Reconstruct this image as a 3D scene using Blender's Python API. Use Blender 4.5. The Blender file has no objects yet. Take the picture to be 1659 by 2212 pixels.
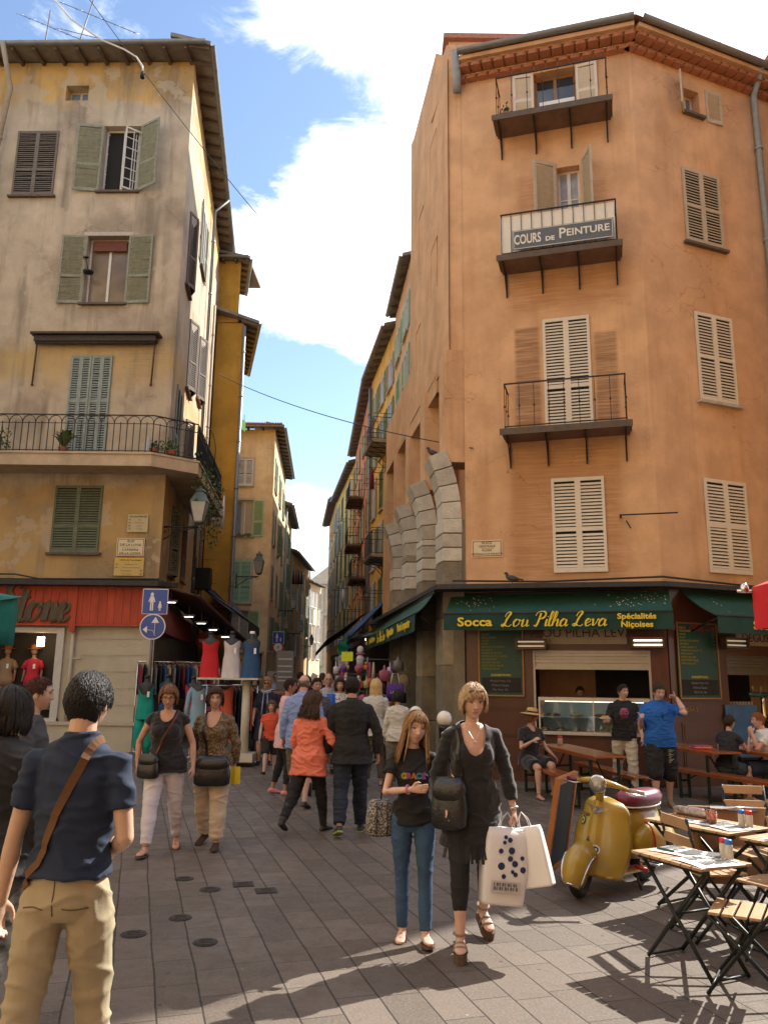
import bpy, bmesh, math, random
from mathutils import Vector, Matrix, noise
R=math.radians
rnd=random.Random(7)
sc=bpy.context.scene; COL=sc.collection
# ---------------- camera, world, sun, exposure ----------------
TH=R(11.9); RO=.0115
cd=bpy.data.cameras.new('camera'); cam=bpy.data.objects.new('camera',cd); COL.objects.link(cam); sc.camera=cam
Fw=Vector((0,math.cos(TH),math.sin(TH))); U0=Vector((0,-math.sin(TH),math.cos(TH))); R0=Vector((1,0,0))
Rr=R0*math.cos(RO)+U0*math.sin(RO); Uu=U0*math.cos(RO)-R0*math.sin(RO)
cam.matrix_world=Matrix(((Rr.x,Uu.x,-Fw.x,0),(Rr.y,Uu.y,-Fw.y,0),(Rr.z,Uu.z,-Fw.z,1.78),(0,0,0,1)))
cd.sensor_fit='HORIZONTAL'; cd.sensor_width=36; cd.lens=36*1720/1659.; cd.clip_end=3000; cd.clip_start=.05
SD=Vector((.59,.50,.67)).normalized()      # towards the sun
SUN_EL=math.asin(SD.z); SUN_AZ=math.atan2(SD.x,SD.y)
w=bpy.data.worlds.new('World'); sc.world=w; w.use_nodes=True
nt=w.node_tree; nt.nodes.clear()
def N(t,typ,**k):
    n=t.nodes.new(typ)
    for a,b in k.items():
        if a.startswith('_'): setattr(n,a[1:],b)
        else: n.inputs[a.replace('__',' ')].default_value=b
    return n
sky=N(nt,'ShaderNodeTexSky',_sky_type='NISHITA',_sun_disc=False,_sun_elevation=SUN_EL,_sun_rotation=SUN_AZ,_air_density=1.0,_dust_density=.4,_ozone_density=1.1)
tc=N(nt,'ShaderNodeTexCoord'); mp=N(nt,'ShaderNodeMapping'); mp.inputs['Scale'].default_value=(1.5,1.5,3.4); mp.inputs['Location'].default_value=(.55,.3,.22)
n1=N(nt,'ShaderNodeTexNoise',Scale=1.7,Detail=9.,Roughness=.58,Distortion=.35)
L=nt.links.new
L(tc.outputs['Generated'],mp.inputs['Vector']); L(mp.outputs['Vector'],n1.inputs['Vector'])
sep=N(nt,'ShaderNodeSeparateXYZ'); L(tc.outputs['Generated'],sep.inputs[0])
def blob(cx,cy,cz,rad,amp):
    d=Vector((cx,cy,cz)).normalized()
    dp=N(nt,'ShaderNodeVectorMath',_operation='DOT_PRODUCT'); L(tc.outputs['Generated'],dp.inputs[0]); dp.inputs[1].default_value=d
    m=N(nt,'ShaderNodeMapRange',_interpolation_type='SMOOTHSTEP'); L(dp.outputs['Value'],m.inputs['Value'])
    m.inputs['From Min'].default_value=math.cos(rad); m.inputs['From Max'].default_value=1; m.inputs['To Max'].default_value=amp
    return m.outputs['Result']
n0=N(nt,'ShaderNodeTexNoise',Scale=6.5,Detail=10.,Roughness=.62,Distortion=.6); L(mp.outputs['Vector'],n0.inputs['Vector'])
mA_=N(nt,'ShaderNodeMath',_operation='MULTIPLY_ADD'); L(n1.outputs['Fac'],mA_.inputs[0]); mA_.inputs[1].default_value=1.15; mA_.inputs[2].default_value=-.33
mB_=N(nt,'ShaderNodeMath',_operation='MULTIPLY_ADD'); L(n0.outputs['Fac'],mB_.inputs[0]); mB_.inputs[1].default_value=.55; L(mA_.outputs[0],mB_.inputs[2]); acc=mB_.outputs[0]
for b in [(.55,1,1.05,.55,.22),(.19,1,1.0,.18,.12),(-.11,1,.56,.16,.25),(-.02,1,.63,.14,.18),(-.08,1,.51,.12,.16),(-.12,1,.37,.12,-.30),(-.09,1,.17,.10,.16),(-.15,1,.80,.15,-.13),(.01,1,.84,.15,-.13),(-.02,1,.98,.2,.09),(-.20,1,.72,.1,-.12),(-.05,1,.93,.14,.10),(-.45,1,.9,.25,.03)]:
    a=N(nt,'ShaderNodeMath',_operation='ADD'); L(acc,a.inputs[0]); L(blob(*b),a.inputs[1]); acc=a.outputs[0]
cr=N(nt,'ShaderNodeMapRange',_interpolation_type='SMOOTHSTEP'); L(acc,cr.inputs['Value'])
cr.inputs['From Min'].default_value=.47; cr.inputs['From Max'].default_value=.66
mx=N(nt,'ShaderNodeMix',_data_type='RGBA'); L(cr.outputs['Result'],mx.inputs['Factor']); L(sky.outputs[0],mx.inputs['A']); mx.inputs['B'].default_value=(7.3,7.4,7.6,1)
bg=N(nt,'ShaderNodeBackground',Strength=.13); L(mx.outputs['Result'],bg.inputs['Color'])
wo=N(nt,'ShaderNodeOutputWorld'); L(bg.outputs[0],wo.inputs['Surface'])
sl=bpy.data.lights.new('sun','SUN'); sl.energy=5.0; sl.angle=R(.53); sl.color=(1,.93,.82)
so=bpy.data.objects.new('sun',sl); COL.objects.link(so); so.rotation_euler=SD.to_track_quat('Z','Y').to_euler(); so.location=(10,10,40)
sc.view_settings.view_transform='Standard'; sc.view_settings.look='None'; sc.view_settings.gamma=1; sc.view_settings.exposure=1.06
sc.render.engine='CYCLES'; sc.cycles.max_bounces=8; sc.cycles.diffuse_bounces=5
# ---------------- tagging helpers ----------------
def tag(o,label=None,cat=None,group=None,kind=None):
    for k,v in (('label',label),('category',cat),('group',group),('kind',kind)):
        if v: o[k]=v
    return o
def empty(name,loc=(0,0,0),rz=0,label=None,cat=None,group=None,parent=None):
    o=bpy.data.objects.new(name,None); COL.objects.link(o); o.location=loc; o.rotation_euler=(0,0,rz); o.empty_display_size=.1
    if parent: o.parent=parent
    return tag(o,label,cat,group)
def dup(root,loc=None,rz=None,label=None,group=None,parent=None):
    c=root.copy(); COL.objects.link(c)
    if parent is not None: c.parent=parent
    if loc is not None: c.location=loc
    if rz is not None: c.rotation_euler=(0,0,rz)
    if label: c['label']=label
    if group: c['group']=group
    for ch in list(root.children): dup(ch,parent=c)
    return c
# ---------------- materials ----------------
MC={}
def newmat(name):
    m=bpy.data.materials.new(name); m.use_nodes=True; t=m.node_tree; b=t.nodes['Principled BSDF']; return m,t,b
def rgb(c): return (c[0],c[1],c[2],1)
def mul(c,f): return tuple(min(1,x*f) for x in c)
def M(name,col=(.5,.5,.5),rough=.6,metal=0,var=.15,scale=8.,bump=.0,bscale=60.,spec=.5,stretch=None,emit=None,sheen=0,trans=0,coat=0):
    if name in MC: return MC[name]
    m,t,b=newmat(name); l=t.links.new
    b.inputs['Roughness'].default_value=rough; b.inputs['Metallic'].default_value=metal; b.inputs['Specular IOR Level'].default_value=spec
    if coat: b.inputs['Coat Weight'].default_value=coat; b.inputs['Coat Roughness'].default_value=.08
    if sheen: b.inputs['Sheen Weight'].default_value=sheen
    if trans: b.inputs['Transmission Weight'].default_value=trans
    tc=N(t,'ShaderNodeTexCoord'); vec=tc.outputs['Object']
    if stretch:
        mp=N(t,'ShaderNodeMapping'); mp.inputs['Scale'].default_value=stretch; l(vec,mp.inputs[0]); vec=mp.outputs[0]
    if var:
        n=N(t,'ShaderNodeTexNoise',Scale=scale,Detail=4.); l(vec,n.inputs['Vector'])
        mx=N(t,'ShaderNodeMix',_data_type='RGBA'); l(n.outputs['Fac'],mx.inputs['Factor'])
        mx.inputs['A'].default_value=rgb(mul(col,1-var*1.6)); mx.inputs['B'].default_value=rgb(mul(col,1+var*1.6)); l(mx.outputs['Result'],b.inputs['Base Color'])
    else: b.inputs['Base Color'].default_value=rgb(col)
    if bump:
        n2=N(t,'ShaderNodeTexNoise',Scale=bscale,Detail=4.); l(vec,n2.inputs['Vector'])
        bp=N(t,'ShaderNodeBump',Strength=bump,Distance=.02); l(n2.outputs['Fac'],bp.inputs['Height']); l(bp.outputs[0],b.inputs['Normal'])
    if emit: b.inputs['Emission Color'].default_value=rgb(emit[0]); b.inputs['Emission Strength'].default_value=emit[1]
    MC[name]=m; return m
def mixn(t,fac,A,B):
    mx=N(t,'ShaderNodeMix',_data_type='RGBA'); l=t.links.new
    for s,k in ((fac,'Factor'),(A,'A'),(B,'B')):
        if hasattr(s,'links') or hasattr(s,'is_linked'): l(s,mx.inputs[k])
        elif k=='Factor': mx.inputs[k].default_value=s
        else: mx.inputs[k].default_value=rgb(s)
    return mx.outputs['Result']
def ramp(t,src,a,b,lo=0,hi=1):
    m=N(t,'ShaderNodeMapRange',_interpolation_type='SMOOTHSTEP'); t.links.new(src,m.inputs['Value'])
    m.inputs['From Min'].default_value=a; m.inputs['From Max'].default_value=b; m.inputs['To Min'].default_value=lo; m.inputs['To Max'].default_value=hi
    return m.outputs['Result']
def plaster(name,base,stain,patch,amount=.5,streak=.5,bands=(),seed=0.,boxes=(),rough=.9):
    """aged lime plaster; bands: (z0,z1,colour,width) real paint/wear zones; boxes: (x0,x1,z0,z1,colour,soft)"""
    m,t,b=newmat(name); l=t.links.new; b.inputs['Roughness'].default_value=rough; b.inputs['Specular IOR Level'].default_value=.2
    tc=N(t,'ShaderNodeTexCoord'); o=tc.outputs['Object']
    def noi(scale,st=(1,1,1),det=6,rg=.55,off=0):
        mp=N(t,'ShaderNodeMapping'); mp.inputs['Scale'].default_value=st; mp.inputs['Location'].default_value=(seed+off,seed*2,off*3); l(o,mp.inputs[0])
        n=N(t,'ShaderNodeTexNoise',Scale=scale,Detail=float(det),Roughness=rg); l(mp.outputs[0],n.inputs['Vector']); return n.outputs['Fac']
    big=noi(.45,off=1); mid=noi(1.6,off=2); fine=noi(14.,off=3); st=noi(2.2,(1,1,.12),off=4); st2=noi(6.,(1,1,.06),off=5)
    sx=N(t,'ShaderNodeSeparateXYZ'); l(o,sx.inputs[0])
    c=mixn(t,ramp(t,mid,.3,.7),mul(base,.86),mul(base,1.1))
    for (z0,z1,col,wd) in bands:
        # wobble edge by noise
        ad=N(t,'ShaderNodeMath',_operation='MULTIPLY_ADD'); l(mid,ad.inputs[0]); ad.inputs[1].default_value=1.6; l(sx.outputs['Z'],ad.inputs[2])
        up=ramp(t,ad.outputs[0],z0+.8-wd,z0+.8+wd); dn=ramp(t,ad.outputs[0],z1+.8-wd,z1+.8+wd,1,0)
        mu=N(t,'ShaderNodeMath',_operation='MULTIPLY'); l(up,mu.inputs[0]); l(dn,mu.inputs[1])
        c=mixn(t,mu.outputs[0],c,col)
    def mm(a,k):
        q=N(t,'ShaderNodeMath',_operation='MULTIPLY'); l(a,q.inputs[0]); q.inputs[1].default_value=k; return q.outputs[0]
    c=mixn(t,mm(ramp(t,big,.45,.68),amount),c,stain)
    c=mixn(t,mm(ramp(t,st,.5,.72),streak),c,stain)
    c=mixn(t,mm(ramp(t,st2,.56,.75),streak*.5),c,mul(stain,.7))
    c=mixn(t,mm(ramp(t,noi(.9,off=7),.585,.60),amount),c,patch)
    for (x0,x1,z0,z1,col,soft,al) in boxes:
        xs=N(t,'ShaderNodeMath',_operation='MULTIPLY_ADD'); l(st,xs.inputs[0]); xs.inputs[1].default_value=soft*2; l(sx.outputs['X'],xs.inputs[2])
        q=[ramp(t,xs.outputs[0],x0,x0+soft*2),ramp(t,xs.outputs[0],x1,x1+soft*2,1,0),ramp(t,sx.outputs['Z'],z0-soft,z0+soft),ramp(t,sx.outputs['Z'],z1-soft,z1+soft,1,0)]
        f=q[0]
        for k in q[1:]:
            mu=N(t,'ShaderNodeMath',_operation='MULTIPLY'); l(f,mu.inputs[0]); l(k,mu.inputs[1]); f=mu.outputs[0]
        mu=N(t,'ShaderNodeMath',_operation='MULTIPLY'); l(f,mu.inputs[0]); l(ramp(t,noi(4.,(.35,.35,7),off=11),.3,.65,.35,1),mu.inputs[1]); c=mixn(t,mm(mu.outputs[0],al),c,col)
    vo=N(t,'ShaderNodeTexVoronoi',Scale=.8); vo.feature='DISTANCE_TO_EDGE'; wa=N(t,'ShaderNodeVectorMath',_operation='MULTIPLY_ADD'); nz=N(t,'ShaderNodeTexNoise',Scale=2.5,Detail=6.); l(o,nz.inputs['Vector']); l(nz.outputs['Color'],wa.inputs[0]); wa.inputs[1].default_value=(.7,.7,.7); l(o,wa.inputs[2]); l(wa.outputs[0],vo.inputs['Vector'])
    ck=N(t,'ShaderNodeMath',_operation='MULTIPLY'); l(ramp(t,vo.outputs['Distance'],.002,.007,1,0),ck.inputs[0]); l(ramp(t,big,.5,.62),ck.inputs[1])
    c=mixn(t,mm(ck.outputs[0],.6),c,mul(stain,.5))
    c=mixn(t,mm(ramp(t,noi(3.3,off=9),.5,.7),amount*.6),c,mul(base,.72))
    c=mixn(t,mm(fine,.22),c,mul(base,.6))
    l(c,b.inputs['Base Color'])
    bp=N(t,'ShaderNodeBump',Strength=.35,Distance=.03); ad=N(t,'ShaderNodeMath',_operation='ADD'); l(fine,ad.inputs[0]); l(mid,ad.inputs[1]); l(ad.outputs[0],bp.inputs['Height']); l(bp.outputs[0],b.inputs['Normal'])
    return m
def skin_m(name,col): 
    if name in MC: return MC[name]
    m=M(name,col,.48,var=.06,scale=30,bump=.08,bscale=200,spec=.4); b=m.node_tree.nodes['Principled BSDF']
    b.inputs['Subsurface Weight'].default_value=.12; b.inputs['Subsurface Radius'].default_value=(.012,.005,.003); b.inputs['Subsurface Scale'].default_value=1
    return m
# ---------------- mesh builder ----------------
class MB:
    def __init__(s): s.v=[]; s.f=[]; s.m=[]; s.sm=[]
    def add(s,vs,fs,mi=0,sm=False,T=None):
        o=len(s.v)
        for p in vs:
            p=Vector(p); s.v.append(T@p if T else p)
        for f in fs: s.f.append([i+o for i in f]); s.m.append(mi); s.sm.append(sm)
        return s
    def box(s,x0,x1,y0,y1,z0,z1,mi=0,T=None):
        vs=[(x0,y0,z0),(x1,y0,z0),(x1,y1,z0),(x0,y1,z0),(x0,y0,z1),(x1,y0,z1),(x1,y1,z1),(x0,y1,z1)]
        return s.add(vs,[(3,2,1,0),(4,5,6,7),(0,1,5,4),(1,2,6,5),(2,3,7,6),(3,0,4,7)],mi,T=T)
    def prism(s,poly,z0,z1,mi=0,T=None,cap=True):
        n=len(poly); vs=[(p[0],p[1],z0) for p in poly]+[(p[0],p[1],z1) for p in poly]
        fs=[(i,(i+1)%n,n+(i+1)%n,n+i) for i in range(n)]
        if cap: fs+=[tuple(range(n-1,-1,-1)),tuple(range(n,2*n))]
        return s.add(vs,fs,mi,T=T)
    def tube(s,pts,r,n=6,mi=0,T=None,sm=True,closed=False,flat=None):
        pts=[Vector(p) for p in pts]; k=len(pts); rs=r if isinstance(r,(list,tuple)) else [r]*k
        vs=[]; up=None
        for i,p in enumerate(pts):
            a=pts[i-1] if i or closed else p; b=pts[(i+1)%k] if (i<k-1 or closed) else p
            d=(b-a); d=d.normalized() if d.length>1e-9 else Vector((0,0,1))
            if up is None: up=Vector((0,0,1)) if abs(d.z)<.9 else Vector((1,0,0))
            sd=d.cross(up)
            if sd.length<1e-5: sd=d.cross(Vector((.3,1,.2)))
            sd.normalize(); u2=sd.cross(d); up=u2
            for j in range(n):
                an=2*math.pi*(j+.5)/n; fl=flat if flat else 1
                vs.append(p+sd*math.cos(an)*rs[i]+u2*math.sin(an)*rs[i]*fl)
        fs=[]; m=k if closed else k-1
        for i in range(m):
            for j in range(n):
                a=i*n+j;b=i*n+(j+1)%n;c=((i+1)%k)*n+(j+1)%n;d=((i+1)%k)*n+j; fs.append((a,d,c,b))
        if not closed: fs.append(tuple(range(n))); fs.append(tuple(range((k-1)*n+n-1,(k-1)*n-1,-1)))
        return s.add(vs,fs,mi,sm,T)
    def lathe(s,prof,n=16,mi=0,T=None,sm=True):
        vs=[];k=len(prof)
        for r,z in prof:
            for j in range(n): a=2*math.pi*j/n; vs.append((r*math.cos(a),r*math.sin(a),z))
        fs=[(i*n+j,i*n+(j+1)%n,(i+1)*n+(j+1)%n,(i+1)*n+j) for i in range(k-1) for j in range(n)]
        fs.append(tuple(range(n-1,-1,-1))); fs.append(tuple(range((k-1)*n,k*n)))
        return s.add(vs,fs,mi,sm,T)
    def ell(s,c,r,n=12,mi=0,T=None,rot=None,k=None):
        c=Vector(c); k=k or max(6,n//2+2); vs=[];
        for i in range(k+1):
            th=math.pi*i/k
            for j in range(n):
                a=2*math.pi*j/n; p=Vector((r[0]*math.sin(th)*math.cos(a),r[1]*math.sin(th)*math.sin(a),r[2]*math.cos(th)))
                vs.append(c+(rot@p if rot else p))
        fs=[(i*n+j,(i+1)*n+j,(i+1)*n+(j+1)%n,i*n+(j+1)%n) for i in range(k) for j in range(n)]
        return s.add(vs,fs,mi,True,T)
    def loft(s,secs,n=16,mi=0,T=None,sm=True,pw=1.):
        """secs: (cx,cy,cz,rx,ry)"""
        vs=[];k=len(secs)
        for cx,cy,cz,rx,ry in secs:
            for j in range(n):
                a=2*math.pi*j/n; c_,s_=math.cos(a),math.sin(a)
                vs.append((cx+rx*math.copysign(abs(c_)**pw,c_),cy+ry*math.copysign(abs(s_)**pw,s_),cz))
        fs=[(i*n+j,i*n+(j+1)%n,(i+1)*n+(j+1)%n,(i+1)*n+j) for i in range(k-1) for j in range(n)]
        fs.append(tuple(range(n-1,-1,-1))); fs.append(tuple(range((k-1)*n,k*n)))
        return s.add(vs,fs,mi,sm,T)
    def sheet(s,fn,nu,nv,mi=0,sm=True,T=None):
        vs=[fn(i/nu,j/nv) for i in range(nu+1) for j in range(nv+1)]
        fs=[(i*(nv+1)+j,(i+1)*(nv+1)+j,(i+1)*(nv+1)+j+1,i*(nv+1)+j+1) for i in range(nu) for j in range(nv)]
        return s.add(vs,fs,mi,sm,T)
    def mesh(s,name,mats):
        me=bpy.data.meshes.new(name); me.from_pydata([tuple(v) for v in s.v],[],s.f)
        for m in (mats if isinstance(mats,(list,tuple)) else [mats]): me.materials.append(m)
        me.polygons.foreach_set('material_index',s.m); me.polygons.foreach_set('use_smooth',s.sm); me.update(); return me
    def build(s,name,mats,parent=None,loc=(0,0,0),rz=0,bev=0):
        o=bpy.data.objects.new(name,s.mesh(name,mats)); COL.objects.link(o); o.location=loc; o.rotation_euler=(0,0,rz)
        if parent: o.parent=parent
        if bev:
            b=o.modifiers.new('bevel','BEVEL'); b.width=bev; b.segments=2; b.limit_method='ANGLE'
        return o
def link(name,me,parent=None,loc=(0,0,0),rot=(0,0,0)):
    o=bpy.data.objects.new(name,me); COL.objects.link(o); o.location=loc; o.rotation_euler=rot
    if parent: o.parent=parent
    return o
def solid(o,t,off=-1):
    m=o.modifiers.new('solid','SOLIDIFY'); m.thickness=t; m.offset=off; return o
def text_mesh(txt,size,ext=.004,shear=0,align='CENTER',bold=0,sx=1):
    c=bpy.data.curves.new('lettering','FONT'); c.body=txt; c.size=size; c.extrude=ext; c.shear=shear; c.align_x=align; c.align_y='CENTER'; c.offset=bold; c.resolution_u=3
    o=bpy.data.objects.new('tmp',c); COL.objects.link(o); dg=bpy.context.evaluated_depsgraph_get(); me=bpy.data.meshes.new_from_object(o.evaluated_get(dg)); bpy.data.objects.remove(o); bpy.data.curves.remove(c)
    for v in me.vertices: v.co.x*=sx
    return me
def text(name,txt,size,mat,parent,loc,rz=0,tilt=0,**k):
    me=text_mesh(txt,size,**k); me.materials.clear(); me.materials.append(mat)
    return link(name,me,parent,loc,(math.pi/2+tilt,0,rz))
# hand-drawn brush script strokes (unit em), one letter = list of polylines
SCR={'L':[[(.12,.62),(.16,.8),(.34,.95),(.46,.86),(.36,.66),(.26,.45),(.2,.2),(.08,.0),(-.04,.06),(.06,.15),(.28,.04),(.5,.0),(.62,.12)]],
'o':[[(.38,.42),(.2,.44),(.06,.25),(.1,.04),(.25,.0),(.4,.15),(.42,.34),(.34,.43),(.5,.36),(.58,.4)]],
'u':[[(.05,.38),(.12,.44),(.1,.2),(.1,.04),(.22,.0),(.38,.16),(.42,.42),(.4,.1),(.46,.0),(.58,.08)]],
'P':[[(.3,.85),(.26,.5),(.18,.1),(.05,.0),(-.04,.08)],[(-.02,.68),(.1,.9),(.4,.97),(.62,.85),(.58,.6),(.38,.48),(.24,.5)]],
'i':[[(.05,.36),(.12,.44),(.08,.15),(.12,.0),(.26,.1)],[(.14,.6),(.16,.64)]],
'l':[[(.03,.2),(.2,.6),(.24,.88),(.14,.92),(.08,.6),(.06,.15),(.12,.0),(.26,.1)]],
'h':[[(.03,.2),(.2,.6),(.24,.88),(.14,.92),(.1,.6),(.04,.0),(.14,.3),(.3,.44),(.36,.34),(.34,.08),(.4,.0),(.52,.1)]],
'a':[[(.4,.4),(.22,.45),(.06,.25),(.08,.03),(.22,.0),(.38,.2),(.42,.42),(.4,.1),(.46,.0),(.58,.1)]],
'e':[[(.02,.12),(.3,.26),(.34,.4),(.2,.45),(.07,.28),(.1,.05),(.24,.0),(.42,.12)]],
'v':[[(.02,.38),(.1,.44),(.14,.2),(.18,.0),(.34,.2),(.4,.42),(.5,.36)]],
'S':[[(.62,.82),(.5,.97),(.3,.92),(.24,.74),(.4,.56),(.48,.3),(.36,.05),(.12,.0),(.0,.14)]],
't':[[(.22,.8),(.14,.4),(.12,.06),(.24,.0),(.38,.1)],[(-.02,.56),(.36,.62)]],
'n':[[(.04,.4),(.1,.43),(.06,.0),(.14,.3),(.28,.44),(.36,.34),(.34,.08),(.4,.0),(.52,.1)]]}
ADV={'L':.72,'o':.55,'u':.56,'P':.66,'i':.24,'l':.25,'h':.5,'a':.55,'e':.4,'v':.48,'S':.62,'t':.34,'n':.5,' ':.35}
def script(name,txt,size,mat,parent,loc,rz=0,wd=.035,shear=.25,tilt=0,th=.006,sx=1):
    b=MB(); x=0
    tot=sum(ADV[c] for c in txt)
    for c in txt:
        for pl in SCR.get(c,[]):
            pts=[Vector((p[0],p[1],0)) for p in pl]; out=[]
            for i in range(len(pts)-1):
                p0=pts[max(i-1,0)];p1=pts[i];p2=pts[i+1];p3=pts[min(i+2,len(pts)-1)]
                for k in range(4):
                    t=k/4; out.append(.5*((2*p1)+(p2-p0)*t+(2*p0-5*p1+4*p2-p3)*t*t+(3*p1-p0-3*p2+p3)*t**3))
            out.append(pts[-1]); q=[];rr=[]
            for i,p in enumerate(out):
                d=out[min(i+1,len(out)-1)]-out[max(i-1,0)]; thick=1.7 if d.y<-.3*abs(d.x) else .75
                rr.append(wd*size*thick); q.append(((x-tot/2+p.x+shear*p.y)*size*sx,(p.y-.4)*size,0))
            b.tube(q,rr,6,flat=.3,sm=False)
        x+=ADV[c]
    o=b.build(name,mat,parent,loc); o.rotation_euler=(math.pi/2+tilt,0,rz); return o
# ---------------- shared materials ----------------
dark=M('dark_interior',(.012,.011,.010),.9,var=0)
glass=M('window_glass',(.035,.045,.06),.06,var=.1,scale=2,spec=.9)
glassb=M('sky_glass',(.16,.22,.32),.05,var=.2,scale=1.5,spec=1)
iron=M('black_iron',(.02,.02,.022),.5,metal=.3,var=.2)
zinc=M('zinc',(.22,.23,.24),.5,metal=.5,var=.2,scale=5)
wframe=M('white_window_paint',(.62,.6,.55),.5,var=.1)
oldwood=M('old_wood',(.11,.085,.065),.85,var=.3,scale=6,bump=.3)
tile=M('terracotta',(.34,.14,.085),.85,var=.3,scale=9,bump=.3)
stone=M('pale_stone',(.43,.4,.34),.9,var=.22,scale=5,bump=.9,bscale=26)
stone_d=M('rough_stone',(.20,.175,.13),.95,var=.3,scale=4,bump=1.,bscale=30)
sh_green=M('sage_shutter',(.235,.245,.18),.75,var=.3,scale=9,bump=.3)
sh_teal=M('blue_green_shutter',(.25,.295,.27),.7,var=.25,scale=9,bump=.2)
sh_dgreen=M('dark_green_shutter',(.13,.15,.095),.75,var=.25,scale=9,bump=.2)
sh_brown=M('grey_brown_shutter',(.15,.125,.105),.8,var=.25,scale=9,bump=.3)
sh_cream=M('cream_shutter',(.66,.6,.49),.6,var=.07,scale=9,bump=.1)
sh_beige=M('beige_shutter',(.46,.39,.29),.7,var=.15,scale=9,bump=.2)
sh_mint=M('mint_shutter',(.27,.50,.36),.6,var=.1,scale=9)
sh_far=M('faded_green_shutter',(.17,.25,.15),.8,var=.2,scale=6)
sh_grey=M('grey_shutter',(.30,.28,.24),.8,var=.15,scale=6)
curtain=M('net_curtain',(.55,.55,.5),.9,var=.2,scale=20)
# ---------------- shutters ----------------
SHC={}
def shutter_mesh(wd,h,mat,full=True,split=.6,n=None,broken=0):
    k=(round(wd,2),round(h,2),mat.name,full,split,broken)
    if k in SHC: return SHC[k]
    b=MB(); f=.055; t=.035
    b.box(0,f,-t,0,0,h); b.box(wd-f,wd,-t,0,0,h); b.box(f,wd-f,-t+.003,-.003,0,.09); b.box(f,wd-f,-t+.003,-.003,h-.07,h)
    zs=[.09]; 
    if split: b.box(f,wd-f,-t+.003,-.003,h*(1-split)-.04,h*(1-split)+.04)
    if full:
        z=.10; st=.066
        while z<h-.09:
            if not split or abs(z+.02-h*(1-split))>.055:
                dz=rnd.uniform(-.012,.012)*broken; tl=rnd.uniform(-.02,.02)*broken
                b.add([(f,-t+.002,z+dz),(wd-f,-t+.002,z+dz+tl),(wd-f,-.006,z+.044+dz+tl),(f,-.006,z+.044+dz),(f,-t+.008,z-.006+dz),(wd-f,-t+.008,z-.006+dz+tl),(wd-f,0,z+.038+dz+tl),(f,0,z+.038+dz)],[(0,1,2,3),(4,7,6,5),(0,4,5,1),(3,2,6,7)])
            z+=st
    else: b.box(f,wd-f,-t*.6,-.006,.09,h-.07)
    me=b.mesh('shutter',mat); SHC[k]=me; return me
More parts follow.
